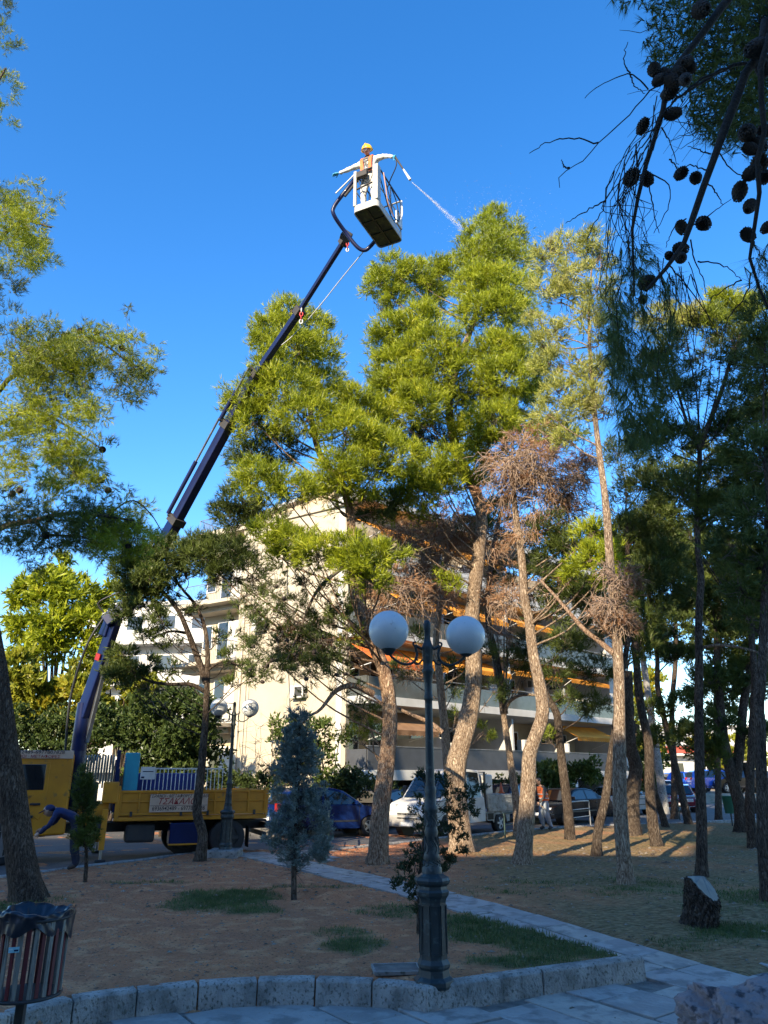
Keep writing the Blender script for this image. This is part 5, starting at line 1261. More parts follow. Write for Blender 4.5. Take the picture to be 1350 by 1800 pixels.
def car(name, label, cat, pos, head, mat, kind='hatch', group='cars parked along the street', W_=1.72, wr=.31, rim=RIM, z=-.085):
    """head: compass angle of the nose, degrees right of straight ahead"""
    root = empty(name, (pos[0], pos[1], z), math.radians(90 - head), label=label, cat=cat, group=group)
    if kind == 'hatch':
        L_ = 4.15; low = [(-2.03, .28), (2.05, .26), (2.1, .5), (1.98, .72), (1.35, .93), (1.0, .98), (-1.9, 1.02), (-2.06, .8), (-2.08, .45)]
        gh = [(-1.92, .98), (1.15, .93), (.35, 1.45), (.0, 1.53), (-.8, 1.57), (-1.45, 1.5), (-1.62, 1.42)]
        wx = [-1.28, 1.28]; wins = [(-.35, .78), (-1.38, -.45)]; ws = [((1.15, .95), (.35, 1.45)), ((-1.92, 1.0), (-1.6, 1.42))]; hl = (2.0, .66); tl = (-2.02, .95)
    elif kind == 'small':
        L_ = 3.8; low = [(-1.83, .28), (1.83, .26), (1.88, .5), (1.76, .7), (1.2, .86), (.85, .92), (-1.7, .95), (-1.85, .8), (-1.88, .45)]
        gh = [(-1.75, .92), (.95, .88), (.25, 1.36), (-.2, 1.42), (-1.0, 1.42), (-1.5, 1.3)]
        wx = [-1.18, 1.18]; wins = [(-.45, .62), (-1.4, -.55)]; ws = [((.95, .9), (.25, 1.36)), ((-1.75, .95), (-1.5, 1.3))]; hl = (1.8, .62); tl = (-1.84, .85)
    elif kind == 'sedan':
        L_ = 4.7; low = [(-2.28, .28), (2.3, .26), (2.37, .48), (2.28, .66), (1.5, .86), (1.05, .92), (-1.5, .96), (-2.2, .94), (-2.34, .8), (-2.36, .45)]
        gh = [(-1.75, .93), (1.3, .88), (.5, 1.33), (.05, 1.4), (-.55, 1.4), (-1.0, 1.34)]
        wx = [-1.42, 1.42]; wins = [(-.28, .9), (-1.15, -.38)]; ws = [((1.3, .9), (.5, 1.33)), ((-1.75, .95), (-1.0, 1.34))]; hl = (2.25, .6); tl = (-2.32, .82)
    elif kind == 'suv':
        L_ = 4.5; low = [(-2.2, .38), (2.2, .36), (2.25, .6), (2.15, .88), (1.4, 1.08), (1.05, 1.1), (-2.05, 1.12), (-2.2, .9), (-2.24, .55)]
        gh = [(-2.1, 1.08), (1.25, 1.05), (.6, 1.6), (.1, 1.7), (-1.6, 1.7), (-1.95, 1.55)]
        wx = [-1.38, 1.38]; wins = [(-.3, .85), (-1.25, -.4), (-1.85, -1.33)]; ws = [((1.25, 1.08), (.6, 1.6)), ((-2.1, 1.1), (-1.95, 1.55))]; hl = (2.15, .78); tl = (-2.18, 1.0); wr = .37
    belt = gh[0][1]
    yy = carbody(root, low, gh, belt, W_, .19, mat, wx, wr)
    for s in (1, -1):
        for a, b in wins: sidewin(root, gh, a, b, belt, yy, s)
        for x in wx: wheel(root, x, s * (W_ / 2 - .1), wr, .2, s, rim)
        m = MB(); m.box((hl[0] - .05, s * (W_ / 2 - .3), hl[1]), (.22, .38, .16), LAMPG); m.build('headlight', LAMPG, root, bevel=.03)
        m = MB(); m.box((tl[0] + .06, s * (W_ / 2 - .16), tl[1]), (.16, .24, .26), TAIL); m.build('taillight', TAIL, root, bevel=.03)
        m = MB(); m.box((wins[0][1] - .02, s * (W_ / 2 + .06), belt + .09), (.1, .16, .13), mat); m.build('wing_mirror', mat, root, bevel=.03)
        for a, b in wins[:2]:
            m = MB(); m.box((a + .15, s * (W_ / 2 + .008), belt - .12), (.17, .03, .03), mat); m.build('door_handle', mat, root, bevel=.008)
        xs_ = (wins[0][0] - .05, wins[0][1] + .12, wins[1][0] + .1)
        for x in xs_:
            m = MB(); m.box((x, s * (W_ / 2 + .001), (belt + .38) / 2), (.012, .006, belt - .42), BLK); m.build('door_gap', BLK, root)
        m = MB(); m.box((0, s * (W_ / 2 + .004), .5), (wx[1] - wx[0] - .85, .014, .05), BLK); m.build('side_trim', BLK, root)
    screen(root, ws[0][0], ws[0][1], yy, 'windscreen'); screen(root, ws[1][0], ws[1][1], yy, 'rear_window')
    xf = low[2][0]
    m = MB(); m.box((xf - .03, 0, .36), (.1, W_ * .62, .14), BLK); m.build('lower_grille', BLK, root, bevel=.02)
    m = MB(); m.box((xf - .06, 0, .6), (.12, W_ * .42, .12), BLK); m.build('grille', BLK, root, bevel=.02)
    m = MB(); m.box((xf + .03, 0, .43), (.03, .5, .11), PLATE); m.build('number_plate', PLATE, root)
    m = MB(); m.box((low[-1][0] - .02, 0, .6), (.03, .5, .11), PLATE); m.build('number_plate', PLATE, root)
    return root
def onroad(px, py): return G(px, py, -.085)
BLUE = paint('car_blue', (0.004, 0.016, 0.085), coat=.05); NAVY = paint('car_navy', (0.005, 0.010, 0.03), coat=.0); BLACKP = paint('car_black', (0.008, 0.009, 0.013), coat=.0); SILV = paint('car_silver', (0.30, 0.31, 0.31), c2=(.26, .27, .27)); MAROON = paint('car_maroon', (0.16, 0.02, 0.03)); BRB = paint('car_bright_blue', (0.03, 0.13, 0.60)); WHT = paint('car_white', (0.62, 0.61, 0.58), rough=.4, coat=.2, c2=(.5, .49, .46))
c = P(570, 1460, 27.3); car('parked_car', 'blue rounded hatchback parked behind the blue-grey cypress', 'car', (c[0], c[1]), 62, BLUE, 'hatch')
c = P(668, 1440, 31.3); car('parked_car', 'dark navy car mostly hidden behind the reddish trunk and white pickup', 'car', (c[0], c[1]), 215, NAVY, 'small')
c = P(884, 1420, 36); car('parked_car', 'dark blue car seen over the white pickup bed', 'car', (c[0], c[1]), 215, NAVY, 'hatch')
c = P(995, 1420, 34.5); car('parked_car', 'shiny black saloon with chrome grille beside the man in the orange vest', 'car', (c[0], c[1]), 226, BLACKP, 'sedan', W_=1.8)
c = P(1090, 1415, 41); car('parked_car', 'old silver saloon between the dark grove trunks', 'car', (c[0], c[1]), 48, SILV, 'sedan')
c = P(1193, 1410, 45); car('parked_car', 'maroon hatchback facing the camera on the far street', 'car', (c[0], c[1]), 200, MAROON, 'small')
c = P(1165, 1400, 55); car('parked_car', 'dark car half hidden behind the maroon hatchback and pole', 'car', (c[0], c[1]), 200, NAVY, 'hatch')
bz = .5
c = P(1262, 1388, 62); car('parked_car', 'bright blue van on the dirt bank at far right', 'van', (c[0], c[1]), 95, BRB, 'suv', group='vehicles on the dirt bank', z=bz)
c = P(1306, 1388, 61); car('parked_car', 'black off-roader with spare wheel on the dirt bank', 'car', (c[0], c[1]), 275, BLACKP, 'suv', group='vehicles on the dirt bank', z=bz)
c = P(1208, 1384, 66); car('parked_car', 'bright blue car left of the straight dark trunk, far car park', 'car', (c[0], c[1]), 90, BRB, 'hatch', group='vehicles on the dirt bank', z=bz)
c = P(1062, 1390, 52); car('parked_car', 'white car at the end of the apartment block', 'car', (c[0], c[1]), 230, WHT, 'hatch')
# white pickup
def pickup():
    c = P(800, 1460, 28.3); h = 222
    root = empty('pickup_truck', (c[0], c[1], -.085), math.radians(90 - h), label='dirty white crew pickup with grey metal drop sides and cab facing left', cat='pickup')
    low = [(-.55, .42), (2.5, .36), (2.56, .6), (2.5, .92), (2.3, 1.06), (1.75, 1.2), (-.5, 1.2), (-.56, .8)]
    gh = [(-.5, 1.16), (1.85, 1.14), (1.12, 2.0), (.95, 2.08), (.3, 2.14), (-.45, 2.1)]
    yy = carbody(root, low, gh, 1.16, 1.9, .14, WHT, [1.75], .33)
    for s in (1, -1):
        sidewin(root, gh, .45, 1.35, 1.18, yy, s); sidewin(root, gh, -.35, .35, 1.18, yy, s)
        for x in (1.75, -1.5): wheel(root, x, s * .82, .33, .22, s, WHT)
        m = MB(); m.box((2.44, s * .74, .9), (.2, .34, .24), LAMPG); m.build('headlight', LAMPG, root, bevel=.04)
        m = MB(); m.box((1.45, s * 1.06, 1.42), (.12, .16, .34), BLK); m.build('wing_mirror', BLK, root, bevel=.03)
        m = MB(); m.box((.4, s * .953, .82), (.014, .008, .7), BLK); m.build('door_gap', BLK, root)
        m = MB(); m.box((.25, s * .965, 1.06), (.18, .03, .04), BLK); m.build('door_handle', BLK, root)
    screen(root, (1.85, 1.16), (1.12, 2.0), yy, 'windscreen', .1)
    BUMP = M('grey_bumper', (.33, .32, .30), (.26, .25, .24), rough=.6)
    m = MB(); m.box((2.5, 0, .5), (.2, 1.84, .36), BUMP); m.build('bumper', BUMP, root, bevel=.06)
    g = boxob('grille', (2.57, 0, .72), (.05, .9, .1), BUMP, root)
    for k in range(4):
        m = MB(); m.box((2.61, -.33 + k * .22, .73), (.02, .19, .035), BLK); m.build('grille_slot', BLK, g).parent = root
        m = MB(); m.box((2.61, -.33 + k * .22, .6), (.02, .19, .035), BLK); m.build('grille_slot', BLK, root)
    m = MB(); m.lathe([(.045, 0), (.045, .02)], 14, RIM); o = m.build('badge', RIM, root, loc=(2.53, 0, .88)); o.rotation_euler = (0, math.pi / 2, 0)
    m = MB(); m.box((2.62, 0, .42), (.02, .52, .11), PLATE); m.build('number_plate', PLATE, root)
    GM = M('worn_metal', (.36, .36, .34), (.22, .22, .2), scale=5, rough=.6, c3=(.14, .11, .08), s3=9, t3=.6, bump=.2)
    m = MB(); m.box((-1.65, 0, .66), (2.1, 1.86, .1), GM); m.build('bed_floor', GM, root)
    for s in (1, -1):
        m = MB(); m.box((-1.68, s * .95, 1.0), (2.02, .05, .56), GM); m.build('drop_side', GM, root, bevel=.015)
        for k in range(3):
            m = MB(); m.box((-1.68, s * .985, .82 + k * .18), (2.0, .02, .025), GM); m.build('side_rib', GM, root)
        # ribbed lower skirt with arch
        ar = [(-.66, .42), (-.66, .7), (-2.1, .7), (-2.1, .36), (-1.95, .36)] + [(-1.5 + .42 * math.cos(a), .34 + .38 * math.sin(a)) for a in np.linspace(math.pi, 0, 9)] + [(-1.0, .42)]
        m = MB(); m.prism(ar, s * .93, s * .9, GM); m.build('skirt', GM, root)
        for k in range(7):
            m = MB(); m.box((-.72 - k * .05, s * .945, .56), (.02, .02, .2), BLK); m.build('vent_slot', BLK, root)
    m = MB(); m.box((-2.7, 0, 1.0), (.05, 1.86, .56), GM); m.build('tailgate', GM, root, bevel=.015)
    m = MB()
    for y in (-.9, -.3, .3, .9): m.box((-.62, y, 1.45), (.06, .06, 1.2), BLK)
    for z in (1.3, 1.65, 2.03): m.box((-.62, 0, z), (.05, 1.8, .05), GM)
    m.build('headboard_rack', BLK, root)
    WB = M('white_tank', (.6, .6, .57), rough=.5)
    m = MB(); m.box((-.95, .62, 1.62), (.5, .5, .68), WB); m.build('water_tank', WB, root, bevel=.06)
    # cone riding on the load
    p = root.matrix_basis @ Vector((-1.9, .75, 1.31)); 
    CO = M('cone_orange', (.75, .12, .02), rough=.5)
    cn = empty('traffic_cone', p, label='orange traffic cone standing on the white pickup side', cat='traffic cone')
    m = MB(); m.box((0, 0, .015), (.22, .22, .03), CO); m.build('base', CO, cn)
    m = MB(); m.lathe([(.085, .03), (.02, .36), (.015, .36)], 14, CO); m.build('cone', CO, cn)
    return root
pickup()

# ------------------------------------------------------------------ the crane truck
YEL = M('truck_yellow', (0.58, 0.235, 0.006), (0.47, 0.185, 0.006), scale=2.5, rough=.5, coat=.05, c3=(.25, .13, .03), s3=8, t3=.68)
CBL = M('crane_blue', (0.003, 0.013, 0.075), (0.003, 0.009, 0.055), scale=2, rough=.4, spec=.25, coat=.05)
CNV = M('crane_navy', (0.010, 0.017, 0.075), (0.010, 0.014, 0.05), scale=3, rough=.4, spec=.3, coat=.1)
STEEL = M('steel', (.42, .43, .45), (.3, .31, .33), rough=.3, metal=.9)
DKM = M('dark_chassis', (.03, .03, .033), (.045, .04, .035), scale=4, rough=.7)
TH = math.atan2(-.375, -.927)
tr = empty('crane_truck', (-3.1, 20.9, -.085), TH, label='yellow crane truck with blue folding boom carrying the work basket', cat='truck')
TM = Matrix.Translation((-3.1, 20.9, -.085)) @ Matrix.Rotation(TH, 4, 'Z'); TI = TM.inverted()
def tl(p): return np.array(TI @ Vector(p))
def tp(name, c, d, mat, parent=tr, bevel=.01, **k): 
    m = MB(); m.box(c, d, mat); return m.build(name, mat, parent, bevel=bevel, **k)
TW = 2.15
tp('chassis', (3.4, -TW / 2, .72), (7.2, .8, .22), DKM)
tp('bed_floor', (1.85, -TW / 2, .95), (3.7, TW, .1), YEL)
tp('bed_rail', (1.85, .01, .93), (3.74, .06, .08), YEL)
for s, y in ((1, 0), (-1, -TW)):
    for k, (a, b) in enumerate(((.02, 1.82), (1.88, 3.68))):
        sp = tp('drop_side', ((a + b) / 2, y, 1.3), (b - a, .04, .56), YEL)
        for zz, hh in ((1.04, .05), (1.33, .035), (1.565, .06)): tp('side_rib', ((a + b) / 2, y + s * .035, zz), (b - a, .035, hh), YEL, sp)
        for x in np.linspace(a + .03, b - .03, 5): tp('side_post', (x, y + s * .04, 1.3), (.045, .03, .5), YEL, sp)
        for x in (a + .3, b - .3): tp('latch', (x, y + s * .06, 1.05), (.06, .03, .12), DKM, sp)
tp('tailgate', (-.02, -TW / 2, 1.3), (.04, TW, .56), YEL)
tp('bed_end_post', (0.0, .02, 1.3), (.08, .08, .68), YEL); tp('bed_end_post', (3.72, .02, 1.3), (.1, .1, .8), YEL)
# sign
SGN = M('sign_pale', (.60, .42, .30), (.54, .37, .26), rough=.6)
RED = M('sign_red', (.30, .012, .012), rough=.6); INK = M('sign_ink', (.03, .012, .02), rough=.6)
sg = tp('sign_board', (2.25, .085, 1.295), (1.42, .014, .42), SGN, bevel=0)
R0 = (math.pi / 2, 0, math.pi)
def stx(s, x, z, size, mat, sx=1, sh=0, bold=0): return text('lettering', s, size, mat, sg, (x, .094, z), R0, .002, sx=sx, shear=sh, bold=bold)
sg.location = (0, 0, 0)
stx('ΓΕΡΑΝΟΙ - ΜΕΤΑΦΟΡΕΣ - ΚΑΛΑΘΙ', 2.25, 1.453, .105, INK, .86, .25, .0)
stx('ΤΣΑΚΑΛΟΣ', 2.25, 1.325, .20, RED, .98, .35, .0015)
stx('6936942489 - 6977807828', 2.25, 1.165, .135, INK, .88, 0, .0008)
m = MB(); m.box((2.25, .093, 1.235), (1.4, .006, .008), INK); m.build('sign_line', INK, sg)
# stabiliser / crane base
tp('crane_base', (4.25, -TW / 2, 1.05), (.7, TW * .9, .5), YEL)
tp('stabiliser_beam', (4.05, -TW / 2, .86), (.22, TW + .3, .2), DKM)
for y in (.12, -TW - .12):
    o = tp('stabiliser_leg', (3.98, y, .72), (.13, .13, .9), YEL); m = MB(); m.tube([(3.98, y, .3), (3.98, y, .06)], .035, 8, STEEL); m.build('ram', STEEL, o); tp('foot', (3.98, y, .04), (.24, .24, .05), DKM, o)
tp('control_box', (3.9, -.1, 1.55), (.36, .36, .5), YEL, bevel=.03)
tp('headboard', (3.78, -TW / 2, 1.6), (.08, TW, 1.0), CBL)
tp('headboard_post', (3.8, -.12, 1.95), (.09, .09, 1.2), CBL); tp('headboard_post', (3.8, -.75, 1.85), (.09, .09, .95), CBL)
tp('hydraulic_tank', (4.42, -.35, 1.5), (.45, .5, .6), DKM, bevel=.05)
# hoses hanging from a bar
HOSE = M('hose_grey', (.17, .17, .15), (.25, .24, .17), scale=9, rough=.6)
hb = MB()
for k in range(11):
    x = 3.9 + k * .065; y = -.25 - .05 * (k % 3)
    hb.tube(crom([(x, y - .12, 1.75 + .1 * (k % 2)), (x, y - .05, 2.3), (x + .01, y + .05, 2.42), (x + .02, y + .14, 2.25), (x + .02, y + .12, 1.65 + .1 * (k % 3))], 14), .022, 6, HOSE)
hb.build('hose_bundle', HOSE, tr)
# load: cyan panel, blue tank, white railing
CYN = M('cyan_panel', (.03, .36, .50), (.03, .30, .44), rough=.5); DBL = M('deep_blue_box', (.015, .03, .22), (.012, .025, .16), rough=.5, scale=2)
def load(name, c, d, mat, label, cat, bevel=.03):
    m = MB(); m.box((0, 0, 0), d, mat); o = m.build(name, mat, None, bevel=bevel, label=label, cat=cat); o.matrix_world = TM @ Matrix.Translation(c); return o
load('cyan_panel', (3.45, -.3, 1.75), (.36, .12, 1.48), CYN, 'bright cyan upright panel on the truck bed next to the hoses', 'panel')
load('blue_skip', (2.45, -1.3, 1.5), (1.75, 1.1, 1.0), DBL, 'dark blue box container on the truck bed behind white bars', 'container')
fn = empty('railing_section', (0, 0, 0), label='white barred railing section carried upright on the truck bed', cat='railing'); fn.matrix_world = TM @ Matrix.Translation((1.15, -.22, 1.0))
for k in range(21):
    m = MB(); m.box((k * .1, 0, .62), (.018, .018, 1.0), WFRAME); m.build('bar', WFRAME, fn)
for z in (.16, 1.11): m = MB(); m.box((1.0, 0, z), (2.06, .03, .035), WFRAME); m.build('rail', WFRAME, fn)
m = MB(); m.box((1.9, .035, 1.0), (.36, .01, .3), WFRAME); nb = m.build('notice_plate', WFRAME, fn)
m = MB(); m.box((1.9, .042, 1.04), (.26, .006, .02), CBL); m.box((2.02, .042, .9), (.08, .006, .04), CBL); m.build('notice_print', CBL, nb)
load('white_sack', (.98, -.3, 1.32), (.3, .3, .5), WFRAME, 'small white sack showing above the truck bed side', 'sack', .12)
# under-bed boxes, wheels, lamps
ub = tp('toolbox', (2.05, -.2, .58), (.72, .45, .5), CBL, bevel=.03); tp('toolbox_edge', (2.05, -.0, .33), (.74, .12, .04), YEL, ub)
for x in (.95,):
    for y, s in ((-.16, 1), (-.42, 1), (-TW + .16, -1), (-TW + .42, -1)): wheel(tr, x, y, .45, .24, s, DKM, 6)
for x in (1.95,):
    for y, s in ((-.42, 1), (-TW + .42, -1)): wheel(tr, x, y - .1, .45, .24, s, DKM, 6)
for y, s in ((-.14, 1), (-TW + .14, -1)): wheel(tr, 6.15, y, .46, .25, s, RIM, 8)
tp('tail_lamp_bar', (-.05, -TW / 2, .72), (.08, TW * .95, .14), BLK); tp('rear_lamp', (-.1, -.25, .72), (.05, .3, .12), TAIL)
tp('mudflap', (.4, -.28, .45), (.02, .4, .5), BLK); tp('rear_bumper', (-.02, -TW / 2, .5), (.1, TW * .9, .1), DKM)
tp('fuel_tank', (3.1, -.35, .6), (.7, .5, .42), DKM, bevel=.06)
# cab
cabp = [(4.83, .62), (4.83, 2.42), (4.9, 2.5), (6.6, 2.5), (6.85, 2.38), (7.35, 1.5), (7.5, 1.35), (7.55, .55), (6.75, .5), (6.72, .9), (6.5, 1.06), (6.15, 1.1), (5.8, 1.06), (5.6, .9), (5.56, .6)]
m = MB(); m.prism(cabp, 0, -TW, YEL); cabo = m.build('cab', YEL, tr, bevel=.06, seg=3)
def sidep(name, poly, y0, y1, mat, parent=tr, bevel=.01):
    m = MB(); m.prism(poly, y0, y1, mat); return m.build(name, mat, parent, bevel=bevel)
dr = sidep('door', [(5.45, .95), (5.35, 1.15), (5.35, 2.25), (6.2, 2.25), (6.2, 1.2), (5.9, 1.15), (5.6, 1.05)], .012, -.01, YEL, cabo)
sidep('window', [(5.43, 1.62), (5.43, 2.2), (6.12, 2.2), (6.12, 1.62)], .026, .0, CGL, dr, .03)
sidep('handle', [(5.45, 1.28), (5.45, 1.33), (5.68, 1.33), (5.68, 1.28)], .05, .0, BLK, dr)
dr2 = sidep('door', [(6.24, 1.2), (6.24, 2.25), (6.75, 2.25), (7.2, 1.45), (7.2, 1.0), (6.9, .95), (6.75, 1.15)], .012, -.01, YEL, cabo)
sidep('window', [(6.32, 1.62), (6.32, 2.2), (6.7, 2.2), (7.0, 1.62)], .026, .0, CGL, dr2, .03)
text('lettering', 'tsakalos.gr', .09, INK, dr, (5.85, .02, 1.48), R0, .002)
vs = sidep('sun_visor_board', [(4.86, 2.33), (4.86, 2.52), (6.8, 2.52), (6.8, 2.33)], .03, -.0, SGN, cabo)
text('lettering', '6936942489-6977807828', .115, INK, vs, (5.75, .036, 2.475), R0, .002, sx=1.15)
text('lettering', 'ΓΕΡΑΝΟΙ · ΜΕΤΑΦΟΡΕΣ', .095, RED, vs, (5.75, .036, 2.375), R0, .002, sx=1.1)
sidep('windscreen', [(6.95, 2.25), (7.0, 2.25), (7.42, 1.52), (7.36, 1.5)], -.15, -TW + .15, CGL, cabo)
tp('bumper', (7.55, -TW / 2, .6), (.16, TW, .3), DKM, cabo); tp('headlight', (7.56, -.3, .95), (.06, .35, .18), LAMPG, cabo)
tp('mudguard', (6.15, -.1, 1.03), (1.15, .3, .06), BLK, cabo)
# crane column and boom
A0 = tl(P(140, 1330, 20.25)); A0[1] = -1.05; 
pts = {k: tl(P(*v)) for k, v in dict(c0=(138, 1320, 20.2), c1=(148, 1235, 20.1), e0=(183, 1118, 19.8), e1=(205, 1085, 19.7), k1=(226, 1062, 19.55), s1=(312, 912, 18.5), s2=(402, 745, 17.4), s3=(452, 655, 16.75), s4=(528, 545, 15.6), tip=(607, 420, 14.2)).items()}
m = MB(); m.tube([(pts['c0'][0], pts['c0'][1], 1.0), pts['c0']], [.24, .2], 14, CNV); m.tube([pts['c0'], pts['c1']], [.2, .16], 14, CBL); m.build('crane_column', CBL, tr)
m = MB(); m.beam(pts['c1'] + (pts['c0'] - pts['c1']) * .3, pts['e1'], .25, .34, CBL, .22, .30); fb_ = m.build('first_boom', CBL, tr, bevel=.03)
m = MB(); m.beam(pts['c0'] + np.array([-.16, .1, .2]), pts['e0'] + np.array([-.2, .12, .0]), .11, .11, STEEL); m.build('lift_ram', STEEL, tr, bevel=.02)
m = MB(); m.beam(pts['e1'] + np.array([.25, 0, -.15]), pts['k1'], .3, .34, CBL, .3, .3); m.beam(pts['e0'], pts['e1'] + np.array([.1, 0, .22]), .2, .3, CBL, .2, .2); m.build('knuckle', CBL, tr, bevel=.03)
rs_ = [('k1', 's1', .29, .31, CBL), ('s1', 's2', .24, .26, CNV), ('s2', 's3', .20, .22, CNV), ('s3', 's4', .155, .17, CNV), ('s4', 'tip', .105, .12, CNV)]
for a, b, w_, h_, mt in rs_:
    p, q = pts[a], pts[b]; d = (q - p) / np.linalg.norm(q - p)
    m = MB(); m.beam(p - d * .3, q, w_, h_, mt); o = m.build('boom_section', mt, tr, bevel=.02)
    m = MB(); m.beam(q - d * .16, q + d * .04, w_ + .07, h_ + .08, DKM); m.build('collar', DKM, o, bevel=.01)
upv = np.cross(pts['tip'] - pts['k1'], [0, 1, 0]); upv /= np.linalg.norm(upv)
if (upv[2]) < 0: upv = -upv
for a, b, off_ in (('s1', 's2', .28), ('s2', 's3', .24)):
    p, q = pts[a] + upv * off_ * 1.0, pts[b] + upv * off_
    m = MB(); m.tube([p, p + (q - p) * .55], .055, 8, CNV); m.tube([p + (q - p) * .5, q], .03, 8, STEEL); o = m.build('extension_ram', CNV, tr)
    m = MB(); m.beam(p, pts[a], .08, .1, DKM); m.beam(q, pts[b], .08, .1, DKM); m.build('ram_bracket', DKM, o)
m = MB(); m.tube(crom([pts['c0'] + [.3, .1, -.3], pts['c1'] + [.35, .15, .1], pts['e0'] + [.4, .15, -.3], pts['e1'] + [.3, .1, 0]], 16), .03, 6, BLK); m.tube(crom([pts['e1'] + [.35, .1, .1], pts['e1'] + [.5, .1, .35], pts['k1'] + [.1, .1, .35], pts['k1'] + [-.2, .05, .3]], 12), .025, 6, BLK); m.build('boom_hose', BLK, tr)
m = MB(); m.beam(pts['c1'] + (pts['e0'] - pts['c1']) * .62 + [0, .16, 0], pts['c1'] + (pts['e0'] - pts['c1']) * .72 + [0, .16, 0], .03, .2, RED); m.build('warning_sticker', RED, tr)
# red and white chains
CHR = M('chain_red', (.55, .03, .03), rough=.5)
def chain(name, top, n, s, label):
    o = empty(name, top, label=label, cat='chain')
    for k in range(n):
        m = MB(); a = np.linspace(0, 2 * math.pi, 11)
        ring = [(s * .55 * math.cos(t), 0, -k * s * 1.5 + s * .9 * math.sin(t)) if k % 2 else (0, s * .55 * math.cos(t), -k * s * 1.5 + s * .9 * math.sin(t)) for t in a]
        m.tube(ring, s * .22, 5, CHR if k % 3 else WFRAME, caps=False); m.build('link', CHR, o)
chain('warning_chain', P(611, 424, 14.2), 4, .055, 'short red chain hanging at the boom tip under the basket')
chain('warning_chain', P(530, 546, 15.5), 4, .07, 'short red chain hanging halfway up the boom before the pine top')
# white line from the basket back along the boom
LINE = M('white_line', (.62, .62, .6), rough=.5)
m = MB(); m.tube(crom([P(641, 440, 13.6), P(600, 490, 14.6), P(560, 540, 15.4), P(515, 590, 16.2), P(470, 625, 16.9)], 24), .012, 5, LINE); m.build('spray_hose', LINE, None, label='thin white hose running from the basket back down the boom', cat='hose')
# ------------------------------------------------------------------ work basket
BH = 13.3
bc = [G(*q, BH) for q in ((620, 374), (663.7, 358.5), (710.4, 423), (669.6, 437))]
c0 = (bc[0] + bc[1]) / 2; ex = bc[1] - bc[0]; ex[2] = 0; lw = np.linalg.norm(ex); ex /= lw
ey = np.array([-ex[1], ex[0], 0]); ln = (np.linalg.norm(bc[2] - bc[1]) + np.linalg.norm(bc[3] - bc[0])) / 2
BM = Matrix(((ex[0], ey[0], 0, c0[0]), (ex[1], ey[1], 0, c0[1]), (0, 0, 1, BH), (0, 0, 0, 1)))
bk = empty('work_basket', (0, 0, 0), label='pale grey man-basket tilted view from below at the boom tip', cat='work platform'); bk.matrix_world = BM
BI = BM.inverted()
def bl(p): return np.array(BI @ Vector(p))
BG = M('basket_grey', (.46, .45, .41), (.38, .37, .34), scale=4, rough=.5); FLM = M('basket_floor', (.10, .10, .045), (.05, .05, .035), scale=7, rough=.8, c3=(.16, .16, .06), s3=9)
hw = lw / 2; rc = .09
def rrect(hw_, y0, y1, r, n=5):
    out = []
    for cx, cy, a0 in ((hw_ - r, y1 - r, 0), (-hw_ + r, y1 - r, 90), (-hw_ + r, y0 + r, 180), (hw_ - r, y0 + r, 270)):
        for k in range(n): a = math.radians(a0 + 90 * k / (n - 1)); out.append((cx + r * math.cos(a), cy + r * math.sin(a)))
    return out
ol = rrect(hw, 0, ln, rc); il = rrect(hw - .02, .02, ln - .02, rc - .02)
m = MB(); n = len(ol); V = [(x, y, 0) for x, y in ol] + [(x, y, .17) for x, y in ol] + [(x, y, .17) for x, y in il] + [(x, y, 0) for x, y in il]
m.add(V, [(i + a * n, (i + 1) % n + a * n, (i + 1) % n + ((a + 1) % 4) * n, i + ((a + 1) % 4) * n) for a in range(4) for i in range(n)], BG); m.build('kick_rail', BG, bk)
m = MB(); V = [(x, y, .03) for x, y in il] + [(x, y, .045) for x, y in il]; m.add(V, [tuple(reversed(range(n))), tuple(range(n, 2 * n))], FLM); m.build('floor', FLM, bk)
m = MB(); m.beam((0, .02, .018), (0, ln - .02, .018), .05, .024, BLK)
for t in (1 / 3, 2 / 3): m.beam((-hw + .02, ln * t, .0185), (hw - .02, ln * t, .0185), .048, .02, BLK)
m.build('floor_rib', BLK, bk)
for (x, y, w_) in ((hw - .065, .02, .13), (-hw + .04, .02, .07)):
    m = MB(); m.box((x, y + .0, .64), (w_, .05, .95), BG); m.build('corner_post', BG, bk, bevel=.012)
m = MB(); m.box((hw - .02, .09, .64), (.04, .14, .95), BG); m.build('corner_post', BG, bk, bevel=.012)
TB = M('basket_tube', (.40, .40, .38), rough=.4, metal=.4)
def bt(name, pts, r=.017, mat=TB): m = MB(); m.tube(pts, r, 7, mat, smooth=True); return m.build(name, mat, bk)
bt('post', [(hw - .03, ln - .05, .1), (hw - .03, ln - .05, 1.1)]); bt('post', [(-hw + .03, ln - .05, .1), (-hw + .03, ln - .05, 1.1)]); bt('post', [(hw - .03, ln * .55, .1), (hw - .03, ln * .55, 1.1)]); bt('post', [(-hw + .03, ln * .55, .1), (-hw + .03, ln * .55, 1.1)])
for z, r in ((1.1, .02), (.62, .014)):
    bt('side_rail', [(hw - .03, .1, z), (hw - .03, ln - .05, z)], r, CNV if z > 1 else TB); bt('side_rail', [(-hw + .03, .1, z), (-hw + .03, ln - .05, z)], r, CNV if z > 1 else TB); bt('end_rail', [(-hw + .03, ln - .05, z), (hw - .03, ln - .05, z)], r)
bt('brace', [(hw - .03, .12, .95), (hw - .03, ln * .52, .3), (hw - .03, ln - .06, .14)], .012, CNV)
bt('front_rail', [(-hw + .05, .03, 1.08), (hw - .1, .03, 1.08)], .02, DKM); bt('front_rail', [(-hw + .05, .03, .62), (hw - .1, .03, .68)], .02, DKM); bt('front_brace', [(-hw + .06, .03, 1.0), (-.02, .03, .35), (hw - .12, .03, .95)], .014, BLK)
